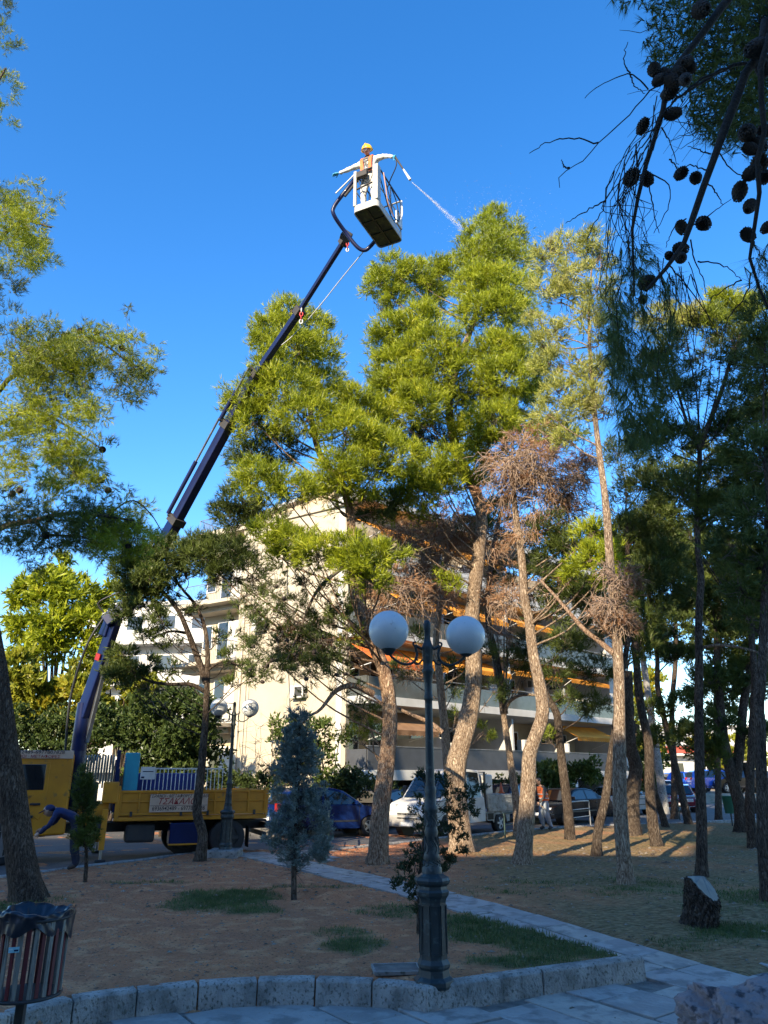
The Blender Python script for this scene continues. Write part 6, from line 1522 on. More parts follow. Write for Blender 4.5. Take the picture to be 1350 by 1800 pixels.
RP = M('rope_pink', (.5, .33, .30), rough=.8)
bt('hose_coil', crom([(hw + .03, .3, .9), (hw + .06, .5, .5), (hw + .03, .75, .25), (hw + .05, 1.0, .35), (hw + .02, .9, .8), (hw + .03, .6, .95)], 26), .012, BLK)
bt('rope', crom([(hw + .02, .25, 1.05), (hw + .04, .32, .7), (hw + .03, .45, .4), (hw + .05, .7, .2)], 16), .014, RP)
bt('rope', crom([(hw + .02, ln - .1, 1.05), (hw + .05, ln - .15, .6), (hw + .04, ln - .3, .3)], 12), .02, WFRAME)
m = MB(); m.box((hw - .0, ln - .22, .42), (.05, .28, .34), WFRAME); m.build('hanging_board', WFRAME, bk)
m = MB(); m.box((-.08, .0, .95), (.26, .1, .16), DKM); m.build('control_panel', DKM, bk, bevel=.02)
# swing arm that carries the basket
sw = [P(630, 306, 13.05), P(612, 330, 13.05), P(588, 362, 13.2), P(587, 378, 13.25), P(607, 408, 13.5), P(628, 434, 13.6), P(641, 440, 13.62), P(651, 433, 13.58), P(658, 425, 13.5)]
m = MB(); m.tube(crom([bl(p) for p in sw], 50), .045, 10, CNV); m.build('swing_arm', CNV, bk)
m = MB(); m.tube([bl(P(606, 345, 13.0)), bl(P(640, 303, 12.95))], .03, 7, DKM); m.tube([bl(P(590, 340, 13.0)), bl(P(626, 304, 12.95))], .016, 7, LINE); m.build('levelling_ram', DKM, bk)
m = MB(); m.beam(bl(P(601, 410, 13.7)), bl(P(616, 420, 13.75)), .16, .2, DKM); m.build('mounting_bracket', DKM, bk, bevel=.02)
# ------------------------------------------------------------------ lamps
LG = M('lamp_green', (0.014, 0.021, 0.022), (0.020, 0.028, 0.030), scale=9, rough=.5, bump=.25, bscale=50, c3=(.05, .07, .07), s3=16, t3=.62, dist=.004)
OPAL = M('opal_globe', (0.60, 0.62, 0.63), (0.54, 0.57, 0.58), scale=5, rough=.38, coat=.12, c3=(.40, .42, .42), s3=30, t3=.68)
LB = G(763, 1725)
def ly(y, D=8.29): return 1.9 - D * math.tan(math.atan((y - 900) / FPX) - PITCH)
K_ = 7.35 / FPX
def KZ(y): return (8.29 * math.cos(PITCH) + (ly(y) - 1.9) * math.sin(PITCH)) / FPX
def lamp(label):
    r = empty('street_lamp', (LB[0], LB[1], 0.0), label=label, cat='street lamp', group='twin globe street lamps')
    def L(name, prof, sides, rot=0.0, smooth=True, parent=r, bevel=0):
        m = MB(); m.lathe([(w * KZ(y), ly(y)) for w, y in prof], sides, LG, rot=rot, smooth=smooth); return m.build(name, LG, parent, bevel=bevel)
    o8 = math.pi / 8
    L('plinth', [(36, 1733), (37, 1728), (36, 1720), (29, 1714), (27, 1702), (29, 1697), (29, 1692), (25, 1684)], 8, o8, False, bevel=.004)
    b = L('base', [(25, 1685), (24, 1640), (23.5, 1585), (25, 1578), (29, 1572), (30, 1566), (27, 1562), (26, 1556), (31, 1551), (32, 1546), (30, 1541), (24, 1538), (18, 1534)], 8, o8, False, bevel=.003)
    for k in range(8):
        a = math.pi / 4 * k
        m = MB(); rr_ = 24.2 * KZ(1630) * math.cos(math.pi / 8) + .002
        zt, zb = ly(1590), ly(1675)
        for dx in (-.045, .045): m.box((rr_ * math.cos(a) - dx * math.sin(a), rr_ * math.sin(a) + dx * math.cos(a), (zt + zb) / 2), (.012, .008, zt - zb), LG, rz=a)
        for z in (zt, zb): m.box((rr_ * math.cos(a), rr_ * math.sin(a), z), (.012, .098, .008), LG, rz=a)
        m.build('panel_moulding', LG, b)
    c_ = L('ornate_column', [(18, 1536), (17.5, 1526), (14.5, 1520), (13.5, 1512), (15, 1508), (13.5, 1503), (12, 1490), (11, 1470), (12.5, 1462), (11, 1457), (10.5, 1430), (12.5, 1425), (13, 1420), (10, 1414), (9.5, 1395), (10.5, 1388), (9, 1382)], 20)
    for k in range(10):     # raised leaf ornament
        a = 2 * math.pi * k / 10
        for y0, y1, w in ((1500, 1470, 12.8), (1452, 1432, 11.2), (1522, 1512, 15.2)):
            m = MB(); q = []
            for t in np.linspace(0, 1, 6):
                aa = a + .35 * math.sin(t * 5); rr_ = (w - t * .8) * KZ(y0); q.append((rr_ * math.cos(aa), rr_ * math.sin(aa), ly(y0 + (y1 - y0) * t)))
            m.tube(q, .007, 5, LG); m.build('leaf_ornament', LG, c_)
    L('pole', [(8.2, 1384), (7.5, 1340), (6.6, 1240), (6.5, 1232), (8, 1230), (8, 1224), (6.8, 1221), (6.8, 1200), (7.8, 1196), (8, 1186), (10.5, 1182), (10.5, 1177), (8.5, 1174), (8.5, 1166)], 18)
    L('head', [(8.5, 1166), (9.5, 1160), (9.5, 1145), (11, 1140), (9, 1134), (7, 1130), (5.5, 1124), (5.5, 1108), (6.5, 1106), (6, 1102), (6.5, 1098), (5, 1092), (2, 1090)], 16)
    for s in (-1, 1):
        ctr = [(8, 1142), (16, 1138), (22, 1135), (21, 1141), (19, 1152), (24, 1163), (33, 1168), (44, 1168), (55, 1163), (64, 1156), (68, 1150)]
        q = crom([(s * w * KZ(y), 0, ly(y)) for w, y in ctr], 30); m = MB(); m.tube(q, np.linspace(.016, .013, 30), 8, LG)
        ctr = [(10, 1160), (15, 1166), (21, 1168), (24, 1164), (21, 1160), (17, 1161)]
        m.tube(crom([(s * w * KZ(y), 0, ly(y)) for w, y in ctr], 16), .011, 7, LG)
        ctr = [(20, 1139), (25, 1134), (25, 1130), (20, 1129)]
        m.tube(crom([(s * w * KZ(y), 0, ly(y)) for w, y in ctr], 10), .011, 7, LG)
        arm = m.build('arm', LG, r)
        dz = .035 if s < 0 else -.0
        m = MB(); x = s * 69 * KZ(1140)
        m.lathe([(.03, ly(1153)), (.06, ly(1150) + dz * .3), (.085, ly(1147) + dz), (.092, ly(1141) + dz), (.085, ly(1139) + dz)], 18, LG, c=(x, 0, 0)); m.build('globe_holder', LG, arm)
        m = MB(); m.sphere((x, 0, ly(1147) + dz + .20), .222, OPAL, 36, 22); m.build('globe', OPAL, r)
    return r
l1 = lamp('nearest dark green twin-globe street lamp at the corner of the kerb')
l1.rotation_euler = (0, 0, math.radians(8))
l2 = copy_tree(l1, 'smaller-looking far twin-globe lamp on a concrete block beside the truck')
g2 = G(395, 1506); l2.location = (g2[0], g2[1], .12); l2.rotation_euler = (0, 0, math.radians(-14))
m = MB(); m.box((0, 0, .05), (.75, .75, .32), CONC); fo = m.build('lamp_footing', CONC, None, bevel=.03, label='concrete block under the far twin-globe lamp', cat='footing'); fo.location = (g2[0], g2[1], -.04)
# inspection cover beside the lamp
gp = G(697, 1708); m = MB()
m.box((0, 0, 0), (.46, .34, .03), MORT); cv = m.build('inspection_cover', MORT, None, label='rusty inspection cover set in the soil left of the lamp foot', cat='manhole cover', loc=gz(gp, .006), rz=.12)
for a, b, c, d in ((0, .175, .48, .02), (0, -.175, .48, .02), (.235, 0, .02, .33), (-.235, 0, .02, .33)):
    m = MB(); m.box((a, b, .012), (c, d, .03), CONC); m.build('frame', CONC, cv)
# ------------------------------------------------------------------ litter bin
BX, BY = -2.62, 6.25
bn = empty('litter_bin', (BX, BY, -.21), label='slatted litter bin with black bag and light blue sticker at the left edge', cat='litter bin')
SG = M('slat_grey', (.23, .215, .18), (.16, .15, .13), scale=3, rough=.8, stretch=(8, 8, 1), bump=.4, bscale=10, c3=(.09, .085, .07), s3=8)
SR = M('slat_red', (.13, .012, .016), (.08, .01, .014), scale=3, rough=.6, stretch=(6, 6, 1))
BAG = M('bin_bag', (.012, .014, .026), (.008, .01, .018), scale=4, rough=.33, spec=.5)
IRONB = M('bin_iron', (.02, .02, .022), rough=.6)
zt, zb, rt, rb = 1.13, .60, .248, .243
for k in range(30):
    a = 2 * math.pi * k / 30; mt = SG if k % 2 else SR; w = .030 if k % 2 else .026; off_ = 0 if k % 2 else -.008
    m = MB(); p = np.array([(rb + off_) * math.cos(a), (rb + off_) * math.sin(a), zb + .012]); q = np.array([(rt + off_) * math.cos(a), (rt + off_) * math.sin(a), zt - .02])
    m.beam(p, q, w, .014, mt, up=(math.cos(a), math.sin(a), 0)); m.build('slat', mt, bn, bevel=.002)
for z, r_ in ((zb, rb + .006), (zt - .03, rt + .006)):
    m = MB(); a = np.linspace(0, 2 * math.pi, 41); m.tube([(r_ * math.cos(t), r_ * math.sin(t), z) for t in a], .012, 6, IRONB, caps=False); m.build('ring', IRONB, bn)
m = MB(); m.lathe([(rb, zb - .004), (rb, zb + .01)], 30, IRONB); m.build('base_plate', IRONB, bn)
m = MB(); m.box((-.01, 0, .3), (.06, .05, .6), IRONB); m.build('post', IRONB, bn)
rg = np.random.default_rng(5); V = []; Fc = []; NS, NR = 120, 16
for j in range(NR):
    t = j / (NR - 1)
    for k in range(NS):
        a = 2 * math.pi * k / NS
        if t < .35: rad = rt * (.55 + .45 * t / .35); z = zt - .10 + .13 * (t / .35)
        else: rad = rt + .014 + .012 * math.sin(a * 3); z = zt + .03 - (t - .35) / .65 * (.16 + .04 * math.sin(a * 2 + .8) + .025 * math.sin(a * 7))
        w = .011 * math.sin(a * 7 + j * .5) + .006 * math.sin(a * 15 - j * .7 + 2) + .004 * math.sin(a * 29 + j * .4)
        w *= 1.0 if t < .6 else .45
        zz = .016 * math.sin(a * 3 + 1) * (1 - abs(t - .35)) + .009 * math.sin(a * 11 + j * .4) * (1 - t)
        V.append(((rad + w) * math.cos(a), (rad + w) * math.sin(a), z + zz))
for j in range(NR - 1):
    for k in range(NS): Fc.append((j * NS + k, j * NS + (k + 1) % NS, (j + 1) * NS + (k + 1) % NS, (j + 1) * NS + k))
m = MB(); m.add(V, Fc, BAG, True); m.build('bin_bag', BAG, bn)
STK = M('sticker_blue', (.30, .62, .72), rough=.4)
a = math.radians(-92); stk = empty('sticker', ((rt + .012) * math.cos(a) + .0, (rt + .012) * math.sin(a), .93)); stk.parent = bn; stk.rotation_euler = (0, math.radians(-4), 0)
m = MB(); m.box((0, 0, 0), (.075, .004, .035), STK); o = m.build('sticker_sheet', STK, stk)
m = MB(); m.box((.018, -.003, -.004), (.03, .002, .01), CBL); m.box((-.02, -.003, .004), (.025, .002, .006), WFRAME); m.build('sticker_print', CBL, stk)
# ------------------------------------------------------------------ stump and rock
sb_ = G(1230, 1612); stp = empty('tree_stump', gz(sb_), label='slanted cut tree stump with pale sawn face and deep bark', cat='tree stump')
CUT = M('sawn_wood', (.26, .25, .21), (.19, .18, .155), scale=5, rough=.85, c3=(.17, .17, .16), s3=12)
stp.scale = (.9, .9, .84)
N_, R__ = 96, 30; V = []; Fc = []
nrm = np.array([.50, -.60, .62]); nrm /= np.linalg.norm(nrm); cc = np.array([.16, -.06, .52])
for j in range(R__):
    t = j / (R__ - 1)
    for k in range(N_):
        a = 2 * math.pi * k / N_
        ridge = .028 * abs(math.sin(a * 9 + 1.5 * math.sin(t * 6) + .7 * math.sin(a * 4))) + .015 * math.sin(a * 23 + t * 9) * math.sin(t * 21 + a * 3) + .012 * rg.normal()
        rad = .215 + .09 * math.exp(-t * 5) * (1 + .25 * math.sin(a * 5)) + ridge * (1 if t < .97 else .4)
        x, y = rad * math.cos(a), rad * math.sin(a)
        zt_ = cc[2] - (nrm[0] * (x + .1 - cc[0]) + nrm[1] * (y - cc[1])) / nrm[2]
        zt_ = min(max(zt_, .30), .70)
        V.append((x + .12 * t - .02, y, -.08 + (zt_ + .08) * t))
for j in range(R__ - 1):
    for k in range(N_): Fc.append((j * N_ + k, j * N_ + (k + 1) % N_, (j + 1) * N_ + (k + 1) % N_, (j + 1) * N_ + k))
m = MB(); m.add(V, Fc, None, True); m.build('bark', BARKD, stp)
top = V[-N_:]; tc_ = np.mean(top, 0)
m = MB(); m.add([tuple(tc_ + (np.array(v) - tc_) * .93 + nrm * .008) for v in top] + [tuple(tc_ + (np.array(v) - tc_) * .93 - nrm * .03) for v in top], [tuple(range(N_))] + [(i, i + N_, (i + 1) % N_ + N_, (i + 1) % N_) for i in range(N_)], CUT); m.build('sawn_face', CUT, stp)
ROCKM = M('pitted_rock', (.34, .25, .23), (.21, .18, .18), scale=5, rough=.9, bump=1.0, bscale=22, c3=(.07, .06, .065), s3=13, t3=.6, dist=.04)
bm = bmesh.new(); bmesh.ops.create_icosphere(bm, subdivisions=6, radius=1)
from mathutils import noise as mnoise
for v in bm.verts:
    p = v.co.normalized(); q = Vector((p.x * .72, p.y * .42, p.z * .36)) 
    n1_ = mnoise.noise(q * 3.2) ; n2_ = mnoise.noise(q * 9); n3_ = mnoise.noise(q * 24)
    pit = max(0, mnoise.noise(q * 7 + Vector((5, 5, 5))) - .18) * .35
    s = 1 + .30 * n1_ + .10 * n2_ + .045 * n3_ - pit * 1.2
    v.co = q * s; v.co.z += .05 * math.sin(v.co.x * 6)
me = bpy.data.meshes.new('boulder'); bm.to_mesh(me); bm.free(); me.materials.append(ROCKM); me.polygons.foreach_set('use_smooth', [True] * len(me.polygons))
o = linkob('boulder', me, None, label='large pitted pinkish-grey rock in the bottom right corner', cat='rock'); o.location = (3.05, 6.75, .02)
# ------------------------------------------------------------------ barriers
BARM = M('green_tube', (.03, .06, .05), (.02, .04, .035), rough=.5); BARS_ = M('grey_tube', (.3, .31, .32), (.2, .21, .22), rough=.4, metal=.5)
def barrier(a, b, h, label, mat, n=2):
    a = np.array(a[:2]); b = np.array(b[:2]); c = (a + b) / 2; r = empty('tube_barrier', (c[0], c[1], float(H(c[0], c[1]))), label=label, cat='barrier', group='low tube barriers along the street')
    A, B = a - c, b - c
    m = MB(); q = crom([(A[0], A[1], -.15), (A[0], A[1], h - .08), (A[0] + (B[0] - A[0]) * .04, A[1] + (B[1] - A[1]) * .04, h), (B[0] - (B[0] - A[0]) * .04, B[1] - (B[1] - A[1]) * .04, h), (B[0], B[1], h - .08), (B[0], B[1], -.15)], 40)
    m.tube(q, .026, 8, mat); m.build('hoop', mat, r)
    for k in range(1, n + 1):
        z = h * k / (n + 1); m = MB(); m.tube([(A[0], A[1], z), (B[0], B[1], z)], .018, 6, mat); m.build('rail', mat, r)
barrier(G(1003, 1452), G(1038, 1447), .85, 'low tube barrier in front of the black saloon', BARS_)
barrier(G(1122, 1442), G(1160, 1438), .85, 'low tube barrier between the two leaning dark trunks', BARM, 1)
barrier(G(1195, 1438), G(1228, 1434), .85, 'low tube barrier before the maroon hatchback', BARM, 1)
barrier(G(888, 1472), G(908, 1468), .7, 'short dark tube barrier by the white pickup rear wheel', BARM, 1)
barrier(G(568, 1502), G(577, 1480), .85, 'dark tube barrier just right of the blue-grey cypress', BARM, 1)
# green street bin far
b = G(1160 + 125, 1442); b = P(1157 + 127, 1425, 31); 
wb = empty('waste_bin', gz((b[0], b[1])), label='green waste bin mounted on a post by the dirt bank', cat='litter bin'); GB = M('bin_green', (.02, .12, .07), rough=.5)
m = MB(); m.lathe([(.2, .45), (.25, 1.05), (.26, 1.07), (.2, 1.1)], 14, GB); m.build('drum', GB, wb); m = MB(); m.tube([(0, 0, 0), (0, 0, .5)], .03, 6, BLK); m.build('post', BLK, wb)
# ------------------------------------------------------------------ people
SKIN = M('skin', (.42, .25, .17), (.36, .21, .14), scale=8, rough=.6)
def figure(name, label, at, rz, J, E, cloth, reg, hands, head, cat='person', scale=1.0):
    """J: joint -> (x,y,z,r); E: edges; reg: joint -> material; hands: list of (wrist, dir, palm_normal, curl, mat, thumb_side)"""
    names = list(J); me = bpy.data.meshes.new('body'); me.from_pydata([J[k][:3] for k in names], [(names.index(a), names.index(b)) for a, b in E], [])
    o = bpy.data.objects.new('body', me); COL.objects.link(o)
    sk = o.modifiers.new('s', 'SKIN'); sk.use_smooth_shade = True
    for i, k in enumerate(names):
        v = me.skin_vertices[0].data[i]; r = J[k][3]; v.radius = (r, r) if len(J[k]) < 5 else (J[k][3], J[k][4])
    me.skin_vertices[0].data[0].use_root = True
    o.modifiers.new('u', 'SUBSURF').levels = 2
    o.modifiers['u'].render_levels = 2
    dg = bpy.context.evaluated_depsgraph_get(); mm = bpy.data.meshes.new_from_object(o.evaluated_get(dg)); bpy.data.objects.remove(o)
    V = [tuple(v.co + v.normal * ((.016 * mnoise.noise(Vector((v.co.x * 11, v.co.y * 11, v.co.z * 6))) + .008 * mnoise.noise(v.co * 26)) if v.co.z < 1.47 else 0)) for v in mm.vertices]; Fc = [tuple(p.vertices) for p in mm.polygons]
    mb = MB(); segs = [(np.array(J[a][:3]), np.array(J[b][:3]), reg.get(b, cloth)) for a, b in E]
    groups = {}
    for f in Fc:
        c = np.mean([V[i] for i in f], 0); best = None
        for p, q, mt in segs:
            d = q - p; t = max(0, min(1, (c - p) @ d / (d @ d))); ds = np.linalg.norm(c - p - d * t)
            if best is None or ds < best[0]: best = (ds, mt)
        groups.setdefault(best[1], []).append(f)
    mb.add(V, [], None)
    for mt, fs in groups.items():
        k = mb.mi(mt)
        for f in fs: mb.f.append(f); mb.m.append(k); mb.sm.append(True)
    for w, d, nrm_, curl, mt, ts in hands:
        w = np.array(w, float); d = np.array(d, float); d /= np.linalg.norm(d); nrm_ = np.array(nrm_, float); nrm_ -= d * (nrm_ @ d); nrm_ /= np.linalg.norm(nrm_); s = np.cross(d, nrm_) * ts
        T, N, B = d, s, nrm_
        # palm
        pm = MB(); Mx = Matrix(((d[0], s[0], nrm_[0], w[0]), (d[1], s[1], nrm_[1], w[1]), (d[2], s[2], nrm_[2], w[2]), (0, 0, 0, 1)))
        mb.sphere_m = None
        q = [w - d * .01, w + d * .045, w + d * .085]
        VV = []
        for i, (c, a_, b_2) in enumerate(zip(q, (.028, .042, .040), (.022, .020, .014))):
            for k in range(10): t = 2 * math.pi * k / 10; VV.append(c + s * a_ * math.cos(t) + nrm_ * b_2 * math.sin(t))
        mb.add(VV, [(i * 10 + k, i * 10 + (k + 1) % 10, (i + 1) * 10 + (k + 1) % 10, (i + 1) * 10 + k) for i in range(2) for k in range(10)] + [tuple(range(20, 30))], mt, True)
        for k, (off_, L_) in enumerate(((-.03, .062), (-.01, .078), (.011, .073), (.03, .058))):
            b0 = w + d * .078 + s * off_; dd = d.copy(); pts_ = [b0]
            for j in range(3):
                dd = dd * math.cos(curl) + nrm_ * math.sin(curl); dd /= np.linalg.norm(dd); pts_.append(pts_[-1] + dd * L_ * (.45, .32, .23)[j])
            mb.tube(pts_, [.0095, .009, .008, .006], 6, mt)
        b0 = w + d * .02 - s * .03; d1 = d * .6 - s * .7 + nrm_ * .35; d1 /= np.linalg.norm(d1); p1 = b0 + d1 * .035; p2 = p1 + (d1 * .7 + d * .5) * .032
        mb.tube([b0, p1, p2], [.013, .011, .008], 6, mt)
    hc, hd, hmat = head     # head centre, facing direction
    hc = np.array(hc, float); hd = np.array(hd, float); hd /= np.linalg.norm(hd); up = np.array([0, 0, 1.0]); sdv = np.cross(hd, up); sdv /= np.linalg.norm(sdv); up = np.cross(sdv, hd)
    VV = []; S_, R2_ = 20, 14; FF = []
    for i in range(R2_ + 1):
        th = math.pi * i / R2_
        for k in range(S_):
            ph = 2 * math.pi * k / S_; x, y, z = math.sin(th) * math.cos(ph), math.sin(th) * math.sin(ph), math.cos(th)
            w_ = .075 * (1 - .18 * max(0, -z)); dpt = .095; f = .0
            if y * 1 > .5 and abs(x) < .35: 
                if -.15 < z < .12: f = .022 * (1 - abs(x) / .35)      # nose
                if .12 <= z < .3: f = .004
                if -.62 < z < -.45: f = .006
            VV.append(hc + sdv * x * w_ + hd * (y * dpt + f) + up * z * .118)
    for i in range(R2_):
        for k in range(S_): FF.append((i * S_ + k, (i + 1) * S_ + k, (i + 1) * S_ + (k + 1) % S_, i * S_ + (k + 1) % S_))
    mb.add(VV, FF, hmat, True)
    for s_ in (-1, 1):
        mb.sphere(tuple(hc + sdv * s_ * .076 + up * -.005), .022, hmat, 8, 6, sc=(.5, 1, 1.4))
        mb.sphere(tuple(hc + sdv * s_ * .03 + hd * .088 + up * .018), .010, BLK, 8, 6)
    mb.add([hc + hd * .098 + up * -.062 + sdv * .022, hc + hd * .102 + up * -.058, hc + hd * .098 + up * -.062 - sdv * .022, hc + hd * .1 + up * -.068], [(0, 1, 2, 3)], M('lips', (.3, .12, .1)))
    root = empty(name, at, rz, label=label, cat=cat); root.scale = (scale,) * 3
    mb.build('body', None, root)
    return root
WC = M('white_coverall', (.74, .72, .66), (.62, .60, .55), scale=9, rough=.8, bump=.5, bscale=14, dist=.02)
GLV = M('blue_glove', (.08, .42, .62), rough=.5); BOOT = M('boot', (.05, .04, .035), rough=.7)
ORV = M('orange_vest', (.85, .20, .05), (.75, .15, .04), rough=.7); YH = M('yellow_helmet', (.85, .52, .01), (.8, .48, .01), rough=.3, coat=.4); REF = M('reflective_band', (.6, .6, .58), rough=.3)
def stand_E(): return [('hip', 'waist'), ('waist', 'chest'), ('chest', 'neckb'), ('neckb', 'neck'), ('hip', 'hipL'), ('hipL', 'kneeL'), ('kneeL', 'ankL'), ('ankL', 'toeL'), ('hip', 'hipR'), ('hipR', 'kneeR'), ('kneeR', 'ankR'), ('ankR', 'toeR'),
                       ('chest', 'shL'), ('shL', 'elL'), ('elL', 'wrL'), ('chest', 'shR'), ('shR', 'elR'), ('elR', 'wrR')]
J = dict(hip=(0, 0, .95, .15, .115), waist=(0, 0, 1.12, .15, .11), chest=(0, -.02, 1.33, .165, .12), neckb=(0, -.03, 1.47, .075), neck=(0, -.06, 1.54, .052),
         hipL=(-.10, 0, .88, .105), kneeL=(-.12, -.03, .5, .072), ankL=(-.13, 0, .1, .05), toeL=(-.14, -.15, .05, .045), hipR=(.10, 0, .88, .105), kneeR=(.13, -.03, .5, .072), ankR=(.14, 0, .1, .05), toeR=(.15, -.15, .05, .045),
         shL=(-.19, -.02, 1.41, .075), elL=(-.44, -.10, 1.30, .052), wrL=(-.66, -.20, 1.20, .036), shR=(.19, -.02, 1.41, .075), elR=(.44, -.06, 1.33, .052), wrR=(.65, -.12, 1.17, .036))
pw = c0 + ey * .21; pw = (pw[0] - ex[0] * .02, pw[1] - ex[1] * .02, BH + .047)
wk = figure('person', 'person in white coverall, yellow helmet and orange vest spraying from the raised basket', pw, math.atan2(ex[1], ex[0]), J, stand_E(), WC, dict(toeL=BOOT, toeR=BOOT, neck=SKIN),
            [((-.67, -.205, 1.195), (-.9, -.35, -.3), (0, -.2, -1), .18, GLV, 1), ((.66, -.125, 1.16), (.75, -.25, -.65), (0, -.6, -.5), .75, GLV, -1)], ((0, -.13, 1.625), (0.05, -.8, -.55), SKIN))
# coverall hood/neck, helmet, vest straps
hm = MB(); prof = []
hup = np.array([.02, -.55, .83]); hup /= np.linalg.norm(hup)
for i in range(9):
    t = math.pi / 2 * i / 8; prof.append((.125 * math.cos(t), .13 * math.sin(t)))
hm.lathe(prof, 24, YH); hm.add([(.138 * math.cos(a), (.142 + .05 * max(0, -math.sin(a)) ** 2) * math.sin(a), -.006 - .012 * max(0, -math.sin(a))) for a in np.linspace(0, 2 * math.pi, 25)[:-1]] + [(.118 * math.cos(a), .118 * math.sin(a), .012) for a in np.linspace(0, 2 * math.pi, 25)[:-1]],
       [(i, (i + 1) % 24, (i + 1) % 24 + 24, i + 24) for i in range(24)], YH, True)
hm.tube(crom([(0, -.12, .04), (0, -.05, .125), (0, .05, .128), (0, .12, .04)], 12), .014, 6, YH)
h_ = hm.build('helmet', YH, wk, loc=(0, -.105, 1.66)); h_.rotation_euler = (math.radians(24), 0, 0)
vm = MB()
for s in (-1, 1):
    q = crom([(s * .10, -.14, 1.02), (s * .10, -.155, 1.2), (s * .11, -.15, 1.36), (s * .105, -.07, 1.49), (s * .10, .05, 1.46), (s * .10, .12, 1.2)], 24)
    for i in range(23): vm.beam(q[i], q[i + 1], .075, .022, ORV, up=(0, -1, .4) if q[i][1] < -.08 else (0, .3, 1))
vm.build('vest_strap', ORV, wk)
for z, r_ in ((1.05, .175), (1.12, .172)):
    m = MB(); a = np.linspace(0, 2 * math.pi, 29); m.tube([(r_ * math.cos(t), r_ * .78 * math.sin(t) - .005, z) for t in a], .022, 6, REF, caps=False); m.build('waist_belt', REF, wk)
m = MB(); m.sphere((0, -.205, 1.585), .052, WFRAME, 12, 8, sc=(.95, .7, .8)); m.build('face_mask', WFRAME, wk)
HAR = M('harness_grey', (.16, .16, .16), (.1, .1, .1), rough=.8)
m = MB()
q = crom([(-.06, -.15, 1.36), (0, -.165, 1.28), (.0, -.16, 1.1)], 10); m.beam((-.075, -.152, 1.38), (.075, -.152, 1.38), .02, .035, HAR, up=(0, 0, 1))
for s in (-1, 1):
    m.beam((s * .06, -.15, 1.36), (0, -.17, 1.24), .035, .012, HAR, up=(0, -1, 0)); m.beam((0, -.17, 1.24), (s * .07, -.15, 1.08), .035, .012, HAR, up=(0, -1, 0))
m.build('harness', HAR, wk)
# spray gun held in the right-hand glove
hp = Matrix.Translation(pw) @ Matrix.Rotation(math.atan2(ex[1], ex[0]), 4, 'Z')
g0 = np.array(hp @ Vector((.72, -.16, 1.09))); g1 = P(721, 316, float(g0[1]) - .12)
m = MB(); m.tube([g0, g0 + (g1 - g0) * .55], [.022, .018], 8, DKM); m.tube([g0 + (g1 - g0) * .5, g1], [.016, .03], 8, WFRAME); m.tube(crom([g0, g0 + [0.02, .05, -.18], g0 + [-.1, .25, -.35], np.array(hp @ Vector((.3, .3, .8)))], 14), .012, 6, BLK)
m.build('spray_gun', DKM, None, label='white-tipped spray gun held out over the pines by the basket worker', cat='spray gun')
# jet of spray: real droplets
rg2 = np.random.default_rng(12); N = 2600; t = rg2.random(N) ** .8; s_ = P(724, 320, float(g1[1])); e_ = P(812, 402, float(g1[1]) + 2.0); e2 = P(930, 395, float(g1[1]) + 5)
q = crom([s_, (s_ + e_) / 2 + np.array([0, 0, .02]), e_], 60); pos = np.stack([np.interp(t, np.linspace(0, 1, 60), q[:, k]) for k in range(3)], 1)
pos += rg2.normal(size=(N, 3)) * (.005 + .035 * t[:, None] ** 1.5)
N2 = 900; t2 = rg2.random(N2); mist = e_ + (e2 - e_) * t2[:, None] + rg2.normal(size=(N2, 3)) * np.array([.5, .6, .4]) ; pos = np.vstack([pos, mist]); N += N2
sz = np.r_[rg2.uniform(.0015, .0032, N - N2), rg2.uniform(.002, .004, N2)]
tet = np.array([(1, 1, 1), (-1, -1, 1), (-1, 1, -1), (1, -1, -1)]); V = pos[:, None, :] + tet[None] * sz[:, None, None]
b_ = np.arange(N)[:, None] * 4; Fq = np.concatenate([b_ + np.array([f]) for f in ((0, 1, 2), (0, 3, 1), (0, 2, 3), (1, 3, 2))])
linkob('water_spray', raw_mesh('water_spray', V.reshape(-1, 3), Fq, M('water_drop', (.85, .87, .9), (.8, .82, .85), rough=.3)), None, kind='stuff', label='fine jet of white spray arcing from the gun towards the tall pine')
# the man in the orange vest
JN = M('pale_jeans', (.33, .38, .43), (.26, .30, .35), scale=7, rough=.9, bump=.5, bscale=12, dist=.02); GH = M('grey_hoodie', (.10, .095, .09), (.07, .068, .065), scale=6, rough=.9)
J2 = dict(hip=(0, 0, .93, .15, .12), waist=(0, -.02, 1.1, .155, .125), chest=(.0, -.10, 1.33, .17, .14), neckb=(0, -.14, 1.47, .08), neck=(0, -.17, 1.53, .055),
          hipL=(-.10, 0, .86, .115), kneeL=(-.13, -.10, .48, .095), ankL=(-.14, .02, .1, .075), toeL=(-.15, -.15, .04, .045), hipR=(.10, 0, .86, .115), kneeR=(.12, -.02, .48, .095), ankR=(.13, .14, .1, .075), toeR=(.14, -.02, .04, .045),
          shL=(-.19, -.11, 1.39, .08), elL=(-.27, -.25, 1.15, .055), wrL=(-.17, -.46, 1.08, .038), shR=(.19, -.11, 1.39, .08), elR=(.28, -.22, 1.12, .055), wrR=(.16, -.36, .92, .038))
mp_ = G(960, 1459)
mn = figure('person', 'person in orange vest, dark hoodie and pale jeans holding a rake by the street', gz(mp_), math.radians(-62), J2, stand_E(), GH, dict(hipL=JN, kneeL=JN, ankL=JN, toeL=BOOT, hipR=JN, kneeR=JN, ankR=JN, toeR=BOOT, neck=SKIN),
            [((-.165, -.47, 1.075), (.5, -.6, -.1), (.6, .3, -.3), .8, SKIN, 1), ((.155, -.37, .915), (-.4, -.7, -.2), (-.6, .3, -.3), .8, SKIN, -1)], ((0, -.22, 1.63), (0, -.9, -.3), SKIN))
